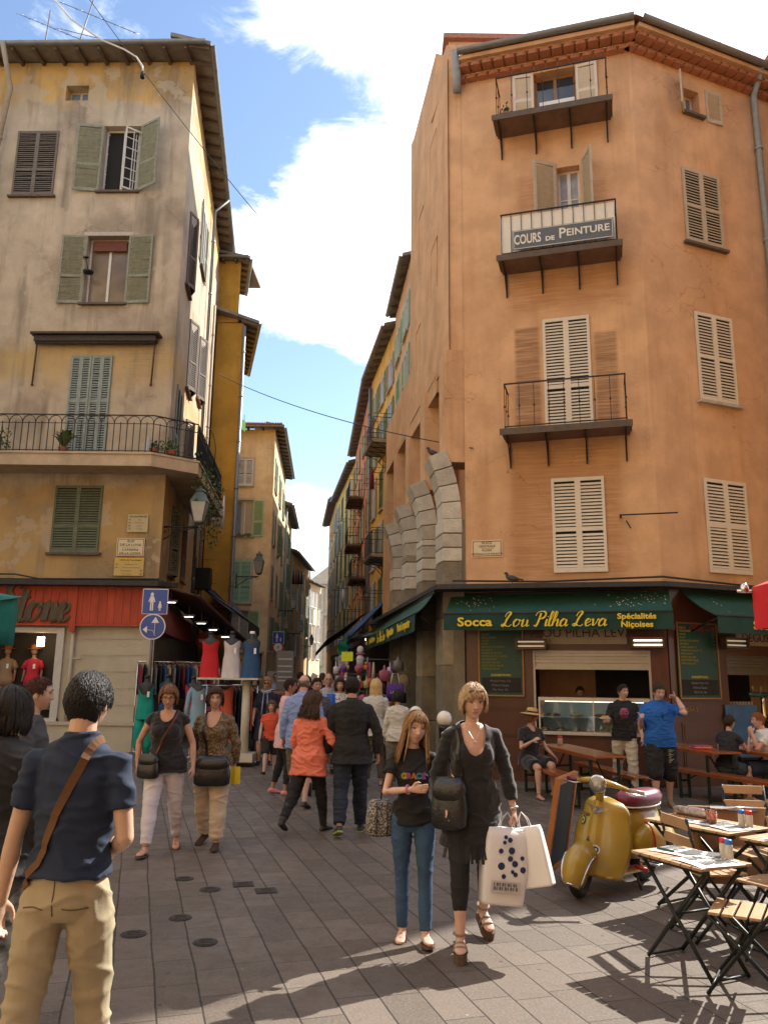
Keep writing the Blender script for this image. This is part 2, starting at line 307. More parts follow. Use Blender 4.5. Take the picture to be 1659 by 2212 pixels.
class Wall:
    """vertical wall from a to b (left to right seen from outside), local x along, y inward"""
    def __init__(s,bld,a,b,z0,z1,mat,name='wall',z1b=None):
        s.bld=bld; s.o=Vector(bld.location) if bld else Vector((0,0,0)); s.a=Vector((a[0],a[1],0)); s.b=Vector((b[0],b[1],0)); d=s.b-s.a; s.len=d.length; s.rz=math.atan2(d.y,d.x)
        s.z0=z0; s.z1=z1; s.z1b=z1b if z1b is not None else z1; s.mat=mat; s.name=name; s.holes=[]
        s.T=Matrix.Translation(s.a)@Matrix.Rotation(s.rz,4,'Z')
    def loc(s,x,z,y=0):
        p=s.T@Vector((x,y,z)); return p-Vector((s.o.x,s.o.y,0))
    def part(s,mb,name,mats,x=0,z=0,y=0,parent=None,bev=0):
        return mb.build(name,mats,parent or s.bld,s.loc(x,z,y),s.rz,bev)
    def hole(s,x0,x1,z0,z1,dep=.28): s.holes.append((x0,x1,z0,z1,dep))
    def finish(s):
        xs=sorted(set([0,s.len]+[h[0] for h in s.holes]+[h[1] for h in s.holes])); zs=sorted(set([s.z0]+[h[2] for h in s.holes]+[h[3] for h in s.holes]))
        b=MB()
        for i in range(len(xs)-1):
            for j in range(len(zs)):
                x0,x1=xs[i],xs[i+1]; z0=zs[j]; last=j==len(zs)-1
                tp=lambda x:(s.z1+(s.z1b-s.z1)*x/s.len) if last else zs[j+1]
                cx=(x0+x1)/2; cz=(z0+(zs[j+1] if not last else z0+.01))/2
                if any(h[0]<=cx<=h[1] and h[2]<=cz<=h[3] for h in s.holes): continue
                b.add([(x0,0,z0),(x1,0,z0),(x1,0,tp(x1)),(x0,0,tp(x0))],[(0,1,2,3)])
        for x0,x1,z0,z1,d in s.holes:
            b.add([(x0,0,z0),(x1,0,z0),(x1,0,z1),(x0,0,z1),(x0,d,z0),(x1,d,z0),(x1,d,z1),(x0,d,z1)],[(0,4,5,1),(1,5,6,2),(2,6,7,3),(3,7,4,0)])
        # mesh authored in building space so plaster marks sit where they should
        vs=[s.T@v-Vector((s.o.x,s.o.y,0)) for v in b.v]; b.v=vs
        return b.build(s.name,s.mat,s.bld)
    def window(s,x,z,w,h,sh=None,state='closed',sill=True,frame=None,pane=None,bars=0,cut=False,wl=None,split=.6,broken=0,full=True,name='window',depth=.2,surround=None,ang=(176,176)):
        """x = left edge, z = sill height"""
        fm=frame or wframe; g=pane or glass; lf=(wl or w/2)
        if cut: s.hole(x,x+w,z,z+h,depth+.04)
        b=MB(); y=depth if cut else -.006
        fw=.05
        if state!='closed':
            y0=y-.02; y1=y+.02
            b.box(0,fw,y0,y1,0,h); b.box(w-fw,w,y0,y1,0,h); b.box(fw,w-fw,y0,y1,0,fw); b.box(fw,w-fw,y0,y1,h-fw,h); b.box(w/2-.035,w/2+.035,y0-.005,y1,fw,h-fw)
            for k in range(bars):
                zz=h*(k+1)/(bars+1); b.box(fw,w/2-.035,y0+.004,y1,zz-.014,zz+.014); b.box(w/2+.035,w-fw,y0+.004,y1,zz-.014,zz+.014)
        else: b.box(.01,w-.01,y-.004,y+.01,.01,h-.01)
        win=s.part(b,name,[fm if state!='closed' else dark],x,z)
        if state!='closed':
            p=MB(); p.box(.02,w-.02,y+.003,y+.012,.02,h-.02); p.build('pane',g,win)
        if surround:
            q=MB(); e=.11; q.box(-e,0,-.012,0,-e,h+e); q.box(w,w+e,-.012,0,-e,h+e); q.box(0,w,-.012,0,h,h+e); q.build('surround',surround,win)
        if sill:
            q=MB(); q.box(-.08,w+.08,-.10,.0,-.06,0); q.build('sill',stone if sill is True else sill,win)
        if sh:
            me=shutter_mesh(lf,h,sh,full,split,broken=broken)
            if state in('closed','ajar'):
                a=R(0 if state=='closed' else 25)
                o1=link('shutter',me,win,(0,-.01,0),(0,0,-a))
                o2=link('shutter',me,win,(w,-.01,0),(0,0,a)); o2.scale=(-1,1,1)
            else:
                link('shutter',me,win,(-.01,-.03,0),(0,0,-R(ang[0]))); o2=link('shutter',me,win,(w+.01,-.03,0),(0,0,R(ang[1]))); o2.scale=(-1,1,1)
        return win
def railing_mb(w,d,h,step=.12,arch=False,knob=False,sides=True,r=.009):
    b=MB(); P=[(0,0),(0,-d),(w,-d),(w,0)] if sides else [(0,-d),(w,-d)]
    for i in range(len(P)-1):
        a=Vector((P[i][0],P[i][1],0)); c=Vector((P[i+1][0],P[i+1][1],0)); ln=(c-a).length; n=max(2,int(ln/step))
        b.tube([a+Vector((0,0,h)),c+Vector((0,0,h))],.018,4,sm=False); b.tube([a+Vector((0,0,.06)),c+Vector((0,0,.06))],.014,4,sm=False)
        if arch: b.tube([a+Vector((0,0,h-.2)),c+Vector((0,0,h-.2))],.012,4,sm=False)
        for k in range(n+1):
            p=a.lerp(c,k/n); b.tube([p+Vector((0,0,.0)),p+Vector((0,0,(h-.2+.03) if arch else h))],r,4,sm=False)
            if knob: b.ell(p+Vector((0,0,h*.5)),(.02,.02,.03),5)
            if arch and k<n:
                q=a.lerp(c,(k+1)/n); m=(p+q)/2; hw=(q-p)/2
                b.tube([m-hw*math.cos(t)+Vector((0,0,h-.2+.17*math.sin(t))) for t in [math.pi*i/6 for i in range(7)]],.007,4,sm=False)
    return b
def balcony(wl,x,z,w,d=.7,slab=None,h=.95,brk=4,knob=True,step=.2,**k):
    b=MB(); b.box(0,w,-d,0,-.09,0); b.box(-.04,w+.04,-d-.04,.0,-.02,.012)
    o=wl.part(b,'balcony',slab or M('balcony_slab',(.17,.10,.065),.8,var=.3,scale=5,bump=.3),x,z)
    f=MB(); f.box(-.045,w+.045,-d-.047,-d-.035,-.12,.0); f.build('edge_beam',oldwood,o)
    railing_mb(w-.1,d-.05,h,step,knob=knob,**k).build('railing',iron,o,(.05,0,.01))
    for i in range(brk):
        xx=.08+(w-.16)*i/(brk-1) if brk>1 else w/2
        q=MB(); q.tube([(xx,-d+.04,-.11),(xx,-.03,-.13),(xx,-.03,-.62)],.022,4,sm=False); q.tube([(xx,-d+.1,-.12),(xx,-.3,-.26),(xx,-.04,-.55)],.016,4,sm=False); q.build('bracket',iron,o)
    return o
def downpipe(pts,r,parent,mat=None,name='downpipe'):
    b=MB(); b.tube(pts,r,8)
    P=[Vector(p) for p in pts]
    for i in range(len(P)-1):
        d=P[i+1]-P[i]; n=int(d.length/1.9)
        for k in range(n): q=P[i]+d*((k+.6)/max(n,1)); b.tube([q-d.normalized()*.03,q+d.normalized()*.03],r*1.3,8)
    return b.build(name,mat or zinc,parent)
def gutter(a,b_,r=.09,parent=None,n=8,joints=True,mat=None):
    a=Vector(a);c=Vector(b_); d=(c-a); L_=d.length; sd=Vector((d.y,-d.x,0)).normalized(); mb=MB(); vs=[]
    for i,p in enumerate((a,c)):
        for k in range(n+1):
            an=math.pi*k/n; vs.append(p+sd*math.cos(an)*r-Vector((0,0,math.sin(an)*r)))
    mb.add(vs,[(k,k+1,n+2+k,n+1+k) for k in range(n)],0,True)
    if joints:
        for i in range(int(L_/1.0)+1):
            p=a+d.normalized()*min(i*1.0+.02,L_-.03); q=p+d.normalized()*.03
            mb.add([pp+sd*math.cos(math.pi*k/n)*r*1.1-Vector((0,0,math.sin(math.pi*k/n)*r*1.1)) for pp in (p,q) for k in range(n+1)],[(k,k+1,n+2+k,n+1+k) for k in range(n)])
    return mb.build('gutter',mat or zinc,parent)
def eave(bld,a,c,z,over,out,parent,rise=.35,raf=.6,depth=1.5):
    """boarded eave with rafters along a->c (outside on the right-hand normal), as sub-part meshes of the roof"""
    a=Vector((a[0],a[1],0))-Vector((bld.location.x,bld.location.y,0)); c=Vector((c[0],c[1],0))-Vector((bld.location.x,bld.location.y,0)); d=(c-a).normalized(); n=Vector((d.y,-d.x,0))*1.
    L_=(c-a).length; Z=Vector((0,0,1)); b=MB()
    pts=[a+n*over,c+n*over,c-n*depth,a-n*depth]; sl=rise/1.
    def zz(off): return z+(over-off)*rise
    vs=[a-d*out[0]+n*over+Z*z,c+d*out[1]+n*over+Z*z,c+d*out[1]-n*depth+Z*(z+(over+depth)*rise),a-d*out[0]-n*depth+Z*(z+(over+depth)*rise)]
    vs+= [v+Z*.12 for v in vs]
    b.add(vs,[(0,1,2,3),(7,6,5,4),(0,4,5,1),(1,5,6,2),(3,7,4,0)])
    k=0; RF=[]; x=.1-out[0]
    while x<L_+out[1]:
        p=a+d*x; T=Matrix(((d.x,n.x,0,p.x),(d.y,n.y,0,p.y),(0,0,1,z),(0,0,0,1)))
        r_=MB(); RF.append(r_); r_.add([(-.04,over-.05,-.1),(.04,over-.05,-.1),(.04,-.1,over*rise-.14),(-.04,-.1,over*rise-.14),(-.04,over-.05,.0),(.04,over-.05,.0),(.04,-.1,over*rise+.01),(-.04,-.1,over*rise+.01)],[(0,1,2,3),(0,4,5,1),(1,5,6,2),(2,6,7,3),(3,7,4,0)],T=T); x+=raf
    rf=b.build('roof',[M('eave_board',(.19,.165,.14),.9,var=.3,scale=5)],parent); [q_.build('rafter',oldwood,rf) for q_ in RF]
    g=gutter(a-d*out[0]+n*(over+.04)+Z*(z+.06),c+d*out[1]+n*(over+.04)+Z*(z+.06),.085,rf)
    return rf
# ---------------- ground ----------------
def ground_mat():
    m,t,b=newmat('stone_paving'); l=t.links.new
    tc=N(t,'ShaderNodeTexCoord'); mp=N(t,'ShaderNodeMapping'); mp.inputs['Rotation'].default_value=(0,0,R(-73.2)*-1); l(tc.outputs['Object'],mp.inputs[0])
    # rotate so brick rows run along (.29,-.957)
    def brick(sc_,mort,off=.5,fr=2):
        n=N(t,'ShaderNodeTexBrick',Scale=1.0); n.offset=off; n.offset_frequency=fr; n.squash=1.15; n.squash_frequency=3
        n.inputs['Brick Width'].default_value=.44; n.inputs['Row Height'].default_value=.245; n.inputs['Mortar Size'].default_value=mort; n.inputs['Mortar Smooth'].default_value=.3; n.inputs['Bias'].default_value=0
        n.inputs['Color1'].default_value=(0,0,0,1); n.inputs['Color2'].default_value=(1,1,1,1); n.inputs['Mortar'].default_value=(.5,.5,.5,1); return n
    wn=N(t,'ShaderNodeTexNoise',Scale=1.2,Detail=2.); l(mp.outputs[0],wn.inputs['Vector'])
    wv=N(t,'ShaderNodeVectorMath',_operation='MULTIPLY_ADD'); l(wn.outputs['Color'],wv.inputs[0]); wv.inputs[1].default_value=(.03,.03,0); l(mp.outputs[0],wv.inputs[2])
    br=brick(1,.0045); l(wv.outputs[0],br.inputs['Vector'])
    sx=N(t,'ShaderNodeSeparateXYZ'); l(wv.outputs[0],sx.inputs[0])
    sy=N(t,'ShaderNodeMath',_operation='DIVIDE'); l(sx.outputs['Y'],sy.inputs[0]); sy.inputs[1].default_value=.245
    fr=N(t,'ShaderNodeMath',_operation='FRACT'); l(sy.outputs[0],fr.inputs[0])
    pp=N(t,'ShaderNodeMath',_operation='PINGPONG'); l(fr.outputs[0],pp.inputs[0]); pp.inputs[1].default_value=.5
    longj=ramp(t,pp.outputs[0],.012,.034,.85,0)
    n1=N(t,'ShaderNodeTexNoise',Scale=55.,Detail=5.,Roughness=.7); l(tc.outputs['Object'],n1.inputs['Vector'])
    n2=N(t,'ShaderNodeTexNoise',Scale=.9,Detail=5.); l(tc.outputs['Object'],n2.inputs['Vector'])
    n3=N(t,'ShaderNodeTexNoise',Scale=6.,Detail=6.,Roughness=.65); l(tc.outputs['Object'],n3.inputs['Vector'])
    c=mixn(t,br.outputs['Color'],(.084,.067,.054),(.152,.122,.100))
    c=mixn(t,ramp(t,n2.outputs['Fac'],.35,.7,0,.5),c,(.095,.083,.075))
    c=mixn(t,ramp(t,n3.outputs['Fac'],.5,.75,0,.5),c,(.075,.06,.05))
    c=mixn(t,ramp(t,n1.outputs['Fac'],.35,.75,0,.45),c,(.23,.185,.15))
    jj=N(t,'ShaderNodeMath',_operation='MAXIMUM'); l(br.outputs['Fac'],jj.inputs[0]); l(longj,jj.inputs[1])
    gv=N(t,'ShaderNodeTexVoronoi',Scale=4.2); l(tc.outputs['Object'],gv.inputs['Vector']); gv.inputs['Randomness'].default_value=1.
    c=mixn(t,ramp(t,gv.outputs['Distance'],.05,.075,.75,0),c,(.045,.038,.033)); gw_=N(t,'ShaderNodeTexVoronoi',Scale=2.3); l(tc.outputs['Object'],gw_.inputs['Vector']); c=mixn(t,ramp(t,gw_.outputs['Distance'],.018,.03,.8,0),c,(.35,.32,.28))
    c=mixn(t,jj.outputs[0],c,(.035,.029,.025)); l(c,b.inputs['Base Color'])
    rf=ramp(t,n3.outputs['Fac'],.3,.7,.5,.8); l(rf,b.inputs['Roughness']); b.inputs['Specular IOR Level'].default_value=.35
    h=N(t,'ShaderNodeMath',_operation='MULTIPLY_ADD'); l(jj.outputs[0],h.inputs[0]); h.inputs[1].default_value=-1.; l(n1.outputs['Fac'],h.inputs[2])
    bp=N(t,'ShaderNodeBump',Strength=.5,Distance=.008); l(h.outputs[0],bp.inputs['Height']); l(bp.outputs[0],b.inputs['Normal'])
    return m
g=MB(); nx=24
g.sheet(lambda u,v:(-300+600*u,-60+760*v,0),8,8)
tag(g.build('ground',ground_mat()),kind='structure')
# utility covers set in the paving
cov=M('cast_iron_cover',(.045,.041,.038),.8,metal=.2,var=.3,scale=20,bump=.6,bscale=90)
cv=[(-1.44,7.32,.10,'small round metal cover in the paving, farthest left of the five'),(-1.19,5.94,.115,'small round metal cover in the paving, nearest the camera left of the rest'),(-1.19,7.75,.12,'small metal cover just beyond the second row, beside the square one'),(-.98,7.62,.10,'square-edged metal cover in the paving nearest the coral woman'),(-1.05,8.1,.0,None)]
def cover(x,y,r,lab,sq=False):
    b=MB(); b.prism([(r*math.cos(k*math.pi/12)*(1 if not sq else 1),r*math.sin(k*math.pi/12)) for k in range(24)] if not sq else [(-r,-r),(r,-r),(r,r),(-r,r)],.001,.006)
    b.prism([(r*.8*math.cos(k*math.pi/12),r*.8*math.sin(k*math.pi/12)) for k in range(24)] if not sq else [(-r*.8,-r*.8),(r*.8,-r*.8),(r*.8,r*.8),(-r*.8,r*.8)],.006,.009)
    for k in range(3): b.box(-r*.5,r*.5,(-.4+.4*k)*r,(-.4+.4*k)*r+.01,.009,.012)
    tag(b.build('utility_cover',cov,loc=(x,y,0),rz=.25),lab,'utility cover','metal covers set in the paving')
COVERS=[(-1.76,7.7,.085,0),(-1.45,7.34,.09,0),(-1.2,7.53,.09,1),(-.97,7.32,.09,1),(-1.5,6.51,.085,0),(-1.73,6.11,.09,0),(-1.19,5.95,.085,0)]
for k_,(x_,y_,r_0,sq_) in enumerate(COVERS): cover(x_,y_,r_0,['round metal cover second from the left, farther row','round metal cover right beside the square ones, farther row','square metal cover with a plate surround, left of its twin','square metal cover farthest right, toward the girl','round metal cover alone between the two rows','round metal cover nearest to the camera on the left','round metal cover right of the nearest one, close to the camera'][k_],sq_)
# ======== A: weathered building on the left corner ========
A0=(-5.66,20.0); A1=(-7.02,30.6); AL=(-17,20.3)
mA=plaster('grey_ochre_plaster',(.52,.435,.325),(.17,.135,.10),(.50,.42,.31),.6,.7,bands=[(18.0,30,(.60,.37,.12),.25),(9.6,10.6,(.5,.36,.16),.4),(3.9,6.6,(.50,.33,.13),.3)],seed=3.1,
  boxes=[(-3.7,-.1,9.2,10.7,(.60,.42,.20),.3,.5)])
A=empty('corner_building',(A0[0],A0[1],0),label='weathered grey and ochre plaster building on the left corner with a long curved-rail balcony',cat='building')
WF=Wall(A,AL,A0,3.9,19.35,mA,z1b=19.35); WS=Wall(A,A0,A1,3.6,19.55,mA)
def ax(X): return (Vector((X,20.0,0))-WF.a).length   # world X -> wall x
fl=ax
# top small window
WF.window(fl(-9.36),18.08,.66,.5,None,'open',sill=False,cut=True,depth=.32,pane=glassb,frame=sh_beige)
WF.window(fl(-10.6),15.0,1.18,2.06,sh_brown,'closed',sill=oldwood,broken=.8)
w2=WF.window(fl(-8.12),15.13,1.06,2.1,sh_green,'open',sill=oldwood,cut=True,wl=.72,depth=.24,pane=dark,frame=wframe,broken=1,ang=(172,150))
cs=MB(); 
cs.box(0,.04,-.02,.02,0,1.95); cs.box(.44,.48,-.02,.02,0,1.95); cs.box(.04,.44,-.02,.02,0,.05); cs.box(.04,.44,-.02,.02,1.9,1.95); cs.box(.23,.25,-.012,.012,.05,1.9)
for k in range(1,6): cs.box(.04,.44,-.01,.01,1.95*k/6-.01,1.95*k/6+.01)
cme=cs.mesh('casement',wframe)
o=link('casement',cme,w2,(1.04,.18,.06),(0,0,R(180+38))); 
cb=MB(); cb.box(.04,.44,-.004,.0,.05,1.9); 
link('casement',cme,w2,(.03,.18,.06),(0,0,R(68)))
cu=MB(); cu.sheet(lambda u,v:(.60+.42*u,.33+.03*math.sin(u*30)-.13*u,.1+1.9*v),20,2); cu.build('curtain',curtain,w2)
w3=WF.window(fl(-8.3),11.72,1.16,2.04,sh_green,'open',sill=oldwood,cut=True,wl=.68,depth=.26,pane=M('warm_glass',(.22,.17,.12),.15,var=.5,scale=1.2),broken=.7,surround=M('pale_render',(.46,.41,.36),.9))
bl=MB(); bl.box(.12,1.04,.16,.20,1.66,1.98)
for k in range(7): bl.box(.11,1.05,.15,.165,1.67+.045*k,1.70+.045*k)
bl.build('rolled_blind',M('red_brown_blind',(.16,.05,.03),.6),w3)
pot=MB(); pot.lathe([(.02,0),(.13,.03),(.15,.08),(.05,.1),(.05,.12)],10); pot.tube([(0,0,.1),(-.05,-.05,.35),(-.12,-.02,.5)],.012,5); pot.ell((-.1,0,.5),(.09,.06,.03),8); pot.build('hanging_dish',iron,w3,(.12,-.06,.85))
# balcony awning cassette, arms
aw=MB(); aw.box(0,3.45,-.34,0,0,.06); aw.box(.08,3.35,-.26,-.06,-.17,-.02); aw.tube([(.1,-.16,-.18),(3.33,-.16,-.18)],.06,8)
awo=WF.part(aw,'awning_cassette',M('rusty_brown',(.045,.032,.026),.7,var=.4,scale=12),fl(-9.47),10.7)
for xx in (.12,3.3):
    q=MB(); q.tube([(xx,-.12,-.18),(xx-.03,-.1,-1.3)],.025,5); q.ell((xx-.03,-.1,-1.35),(.04,.04,.05),6); q.build('folded_arm',M('rust',(.1,.045,.025),.85,var=.4),awo)
# four-leaf balcony door
dw=WF.window(fl(-8.42),7.35,1.12,2.85,None,'closed',sill=False,name='balcony_door')
for k in range(4):
    link('shutter',shutter_mesh(.275,2.85,sh_teal,True,.45,broken=.5 if k==2 else .1),dw,(.005+.28*k,-.012,0),(0,0,(-1)**k*.05))
WF.window(fl(-8.5),4.85,1.24,1.76,sh_dgreen,'closed',sill=oldwood)
WF.finish()
# side wall windows (ajar / closed shutters)
WS.window(1.1,12.9,.9,2.3,sh_brown,'ajar',sill=oldwood)
WS.window(4.2,15.2,1.0,2.1,sh_dgreen,'open',sill=oldwood,pane=dark)
WS.window(2.6,10.3,1.,2.2,sh_brown,'ajar',sill=oldwood); WS.window(5.4,11.0,1.,2.2,sh_brown,'ajar',sill=tile)
WS.window(.9,7.35,1.0,2.4,sh_teal,'closed',sill=False); WS.window(3.2,7.4,.9,2.1,sh_brown,'ajar',sill=False); WS.window(7.2,7.6,.9,1.8,sh_brown,'ajar',sill=tile)
WS.window(1.4,4.5,.9,1.9,sh_dgreen,'ajar',sill=oldwood); WS.window(4.2,4.7,.9,1.7,sh_brown,'closed',sill=tile); WS.window(7.6,4.5,.8,1.5,sh_brown,'closed',sill=tile)
WS.finish()
ra=eave(A,AL,A0,19.28,.75,(0,.52),A,rise=.14,raf=.62,depth=.6); rb=eave(A,A0,A1,19.29,.52,(.78,.3),A,rise=.14,raf=.62,depth=.6)
bk=MB(); ax0=-17-A0[0]
bk.box(ax0,-1.3,10.5,10.7,0,19.2); bk.box(ax0,ax0+.2,.4,10.4,0,19.2); bk.build('rear_wall',mA,A)
bk=MB(); bk.add([(ax0,.9,19.5),(-.5,.7,19.5),(-1.5,10.6,19.5),(ax0,10.6,19.5)],[(0,1,2,3)]); bk.build('roof_slope',tile,A)
ct=MB()
for k in range(5): ct.ell((-4.6+.16*k,.3,20.0+.05*math.sin(k*2)),(.12,.3,.1),8)
ct.build('ridge_tiles',tile,A)
# drain pipes and horizontal wires on the side wall
o_=Vector((A0[0],A0[1],0))
def onA(s_,z,y=-.1): return WS.loc(s_,z,y)
downpipe([onA(6.6,19.2,-.6),onA(6.6,18.7,-.12),onA(6.7,4.2,-.12)],.055,A)
downpipe([onA(8.8,16.,-.1),onA(8.8,3.6,-.1)],.05,A,M('buff_pipe',(.35,.28,.2),.7))
downpipe([(-5.25,-.75,19.3),(-5.22,-.3,18.6),(-5.2,-.12,18.3),(-5.45,-.1,15.6)],.07,A,M('buff_pipe'))
downpipe([(-5.45,-.1,15.6),(-5.6,-.1,11.)],.08,A,M('rust'),)
# long balcony on the corner
bs=MB(); D=.85; C_=(-.35,-D); poly=[(-11.2,0),(-11.2,-D),(-.15,-D),(.95,-.28),(.35,5.5),(-.6,5.6),(0,0)]
poly=[(-11.2,-.0),(-11.2,-D),(-.15,-D),(.85,-.1),(.35,5.6),(-.62,5.6),(0,0)]
bs.prism(poly,6.92,7.22); bs.prism([(-11.2,0),(-11.2,-D-.03),(-.14,-D-.03),(.88,-.1),(.38,5.62),(-.62,5.62),(0,0)],7.22,7.27)
bal=bs.build('balcony',M('balcony_plaster',(.47,.37,.25),.9,var=.25,scale=3,bump=.3),A)
rl=MB()
def rail_run(a,c,top=.98,step=.165):
    a=Vector(a);c=Vector(c);n=max(1,round((c-a).length/step)); Z=Vector((0,0,1))
    rl.tube([a+Z*top,c+Z*top],.02,4,sm=False); rl.tube([a+Z*.05,c+Z*.05],.014,4,sm=False); rl.tube([a+Z*(top-.22),c+Z*(top-.22)],.012,4,sm=False)
    for k in range(n+1):
        p=a.lerp(c,k/n); rl.tube([p,p+Z*(top-.18)],.013,4,sm=False)
        if k%2==0 and k<n-1:
            q=a.lerp(c,(k+2)/n); mdl=(p+q)/2; hw=(q-p)/2
            rl.tube([mdl-hw*math.cos(math.pi*i/7)+Z*(top-.21+.19*math.sin(math.pi*i/7)) for i in range(8)],.012,4,sm=False)
zb=7.27
rail_run((-11.1,-D+.05,zb),(-.17,-D+.05,zb)); rail_run((-.17,-D+.05,zb),(.79,-.1,zb)); rail_run((.79,-.1,zb),(.31,5.4,zb))
for t in (.25,.85):
    pass
rl.tube([(.2,3.2,zb+2.0)]+[(.2+.35*math.sin(a),3.2,zb+1.1+.9*math.cos(a)) for a in [k*.2 for k in range(1,8)]]+[(.5,3.2,zb)],.014,5)
rl.build('railing',iron,bal)
gm=M('green_netting',(.02,.05,.04),.9); nb=MB(); nb.add([(.77,-.1,zb+.06),(.30,5.3,zb+.06),(.30,5.3,zb+.95),(.77,-.1,zb+.95)],[(0,1,2,3)]); nb.build('netting',gm,bal)
# dark canopy strip between shop and upper wall
cp=MB(); cp.prism([(-11.2,0),(-11.2,-.45),(.12,-.45),(.5,0),(0,0)],3.98,4.10); cp.tube([(-11,-.3,4.22),(-3.5,-.28,4.25),(-2.9,-.3,4.14),(.1,-.3,4.16)],.022,5); cp.tube([(-11,-.2,4.15),(.2,-.2,4.12)],.03,5)
cp.build('lead_flashing',M('dark_lead',(.035,.033,.034),.7,var=.3,scale=8,bump=.3),A)
# shopfront
redm=M('red_orange_boards',(.44,.06,.025),.65,var=.3,scale=3,stretch=(2,2,.5),bump=.2)
fb=MB(); fb.box(-11.2,.02,-.12,0.02,3.03,3.98)
for k in range(56): fb.box(-11.2+.2*k,-11.2+.2*k+.19,-.132,-.12,3.06,3.95)
fb.box(-2.08,-1.94,-.16,-.11,2.85,3.98); fb.box(-11.2,.03,-.15,-.11,3.0,3.05)
fas=fb.build('fascia',redm,A)
script('lettering','Stone',.95,M('bronze_letters',(.09,.075,.05),.5,metal=.4),fas,(-3.0,-.17,3.50),wd=.06,shear=.12,th=.02,sx=.78)
cream=M('cream_masonry',(.50,.46,.36),.9,var=.1,scale=3,bump=.4,bscale=18)
gw=Wall(A,AL,A0,0,3.03,cream); 
x0=fl(-11.4); x1=fl(-8.05)
gw.hole(x0,x1,.75,2.86,.9); gw.hole(fl(-16),fl(-12),.75,2.86,.9)
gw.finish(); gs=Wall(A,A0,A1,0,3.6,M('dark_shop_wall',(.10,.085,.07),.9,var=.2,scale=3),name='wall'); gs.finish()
pl=MB(); pl.prism([(-11.2,0),(-11.2,-.1),(.05,-.1),(.05,0)],0,.62); pl.prism([(-11.2,0),(-11.2,-.14),(.07,-.14),(.07,0)],.62,.70)
for k,(a,c) in enumerate([(-1.85,-.02)]):
    for z_ in (1.1,1.5,1.9,2.3,2.7): pl.box(a,c,-.004,.002,z_,z_+.012)
pl.build('plinth',cream,A)
wf=MB(); x0l=-11.4-A0[0]; x1l=-8.05-A0[0]
wf.box(x1l-.02,x1l+.16,-.05,.1,.7,2.95); wf.box(x0l,x1l,-.04,.1,2.84,2.95); wf.box(x0l,x1l+.16,-.07,.1,.68,.77)
sw=wf.build('shop_window',M('grey_white_frame',(.55,.54,.5),.5,var=.1),A)
bb=MB(); bb.box(x0l-.3,x1l+.1,.9,1.0,.7,2.95); bb.box(x0l,x1l,.0,.9,.68,.75); bb.box(x0l,x1l,.1,.9,2.87,2.9); bb.build('display_back',M('display_dark',(.03,.022,.02),.8),sw)
ds=MB(); ds.tube([(-2.0,-.06,2.9),(-2.0,-.06,.7)],.045,7); ds.tube([(-2.1,-.06,2.2),(-1.75,-.06,2.2)],.02,6); ds.build('downpipe',cream,A)
lt=MB(); lt.box(-.08,.08,-.03,.03,-.12,.12); 
lo=lt.build('spot_lamp',M('lamp_glow_warm',(1,.8,.5),.5,var=0,emit=((1,.78,.45),9)),A,(-8.62-A0[0],.35,2.62))
# street signs on the wall
signw=M('sign_enamel',(.62,.56,.38),.4,var=.06); sred=M('sign_red',(.32,.03,.02),.5,var=0); sblk=M('sign_black',(.03,.03,.035),.5,var=0)
def plate(name,wd,h,loc,rz,lab,border=sred,mat=signw):
    e=empty(name,loc,rz,lab,'street sign'); b=MB(); b.box(-wd/2,wd/2,-.02,0,-h/2,h/2); b.build('plate',mat,e)
    if border:
        q=MB()
        for (a,c,d_,f) in ((-wd/2+.02,wd/2-.02,h/2-.035,h/2-.02),(-wd/2+.02,wd/2-.02,-h/2+.02,-h/2+.035),(-wd/2+.02,-wd/2+.035,-h/2+.02,h/2-.02),(wd/2-.035,wd/2-.02,-h/2+.02,h/2-.02)): q.box(a,c,-.023,-.02,d_,f)
        q.build('border',border,e)
    return e
s1=plate('street_sign',.70,.46,(-6.42,19.98,5.0),0,'street name plate with red border on the ochre wall, reading RUE DE LA LOGE')
for t,z_,sz in (('RUE',.15,.085),('DE LA LOGE',.055,.085),('CARRIERA',-.07,.08),('DE LA LOGIA',-.16,.08)): text('lettering',t,sz,sblk,s1,(0,-.022,z_),sx=1.15)
q=MB(); q.box(-.2,.2,-.023,-.02,-.008,-.002); q.build('rule',sred,s1)
s2=plate('direction_sign',.52,.46,(-6.28,19.98,5.62),0,'pale direction plate with arrows, above the street name plate on the ochre wall',None,M('faded_cream',(.50,.42,.24),.6,var=.1))
text('lettering','Vieux Nice (Vieille Ville)',.045,sblk,s2,(0,-.022,.18)); q=MB(); q.box(-.22,.22,-.023,-.02,.14,.145); q.build('rule',sblk,s2)
ye=M('sign_yellow',(.62,.42,.05),.5,var=.08)
s3=plate('direction_sign',.74,.46,(-6.42,19.98,4.5),0,'yellow direction plate with arrows, below the street name plate on the ochre wall',None,M('faded_yellow',(.55,.40,.14),.6,var=.1))
q=MB(); q.box(-.36,.36,-.023,-.02,.12,.22); q.build('header',ye,s3); text('lettering','Camin dei Gourmands',.06,sblk,s3,(.03,-.025,.17))
def arrow(p,x,z,d,s=.05):
    b=MB(); dx=Vector((d[0],0,d[1])); n=Vector((-d[1],0,d[0])); c=Vector((x,-.024,z))
    b.tube([c-dx*s,c+dx*s],.005,4,sm=False); b.tube([c+dx*s*.3+n*s*.6,c+dx*s,c+dx*s*.3-n*s*.6],.005,4,sm=False); b.build('arrow',sblk,p)
for k,tt in enumerate(['Palais','Chapelle Ste Croix','Cathedrale','Place Vieille']):
    arrow(s2,-.2,.09-.08*k,(-1,0) if k<3 else (0,1),.03); text('lettering',tt,.035,M('faint_text',(.36,.3,.18),.6,var=0),s2,(.04,-.022,.09-.08*k))
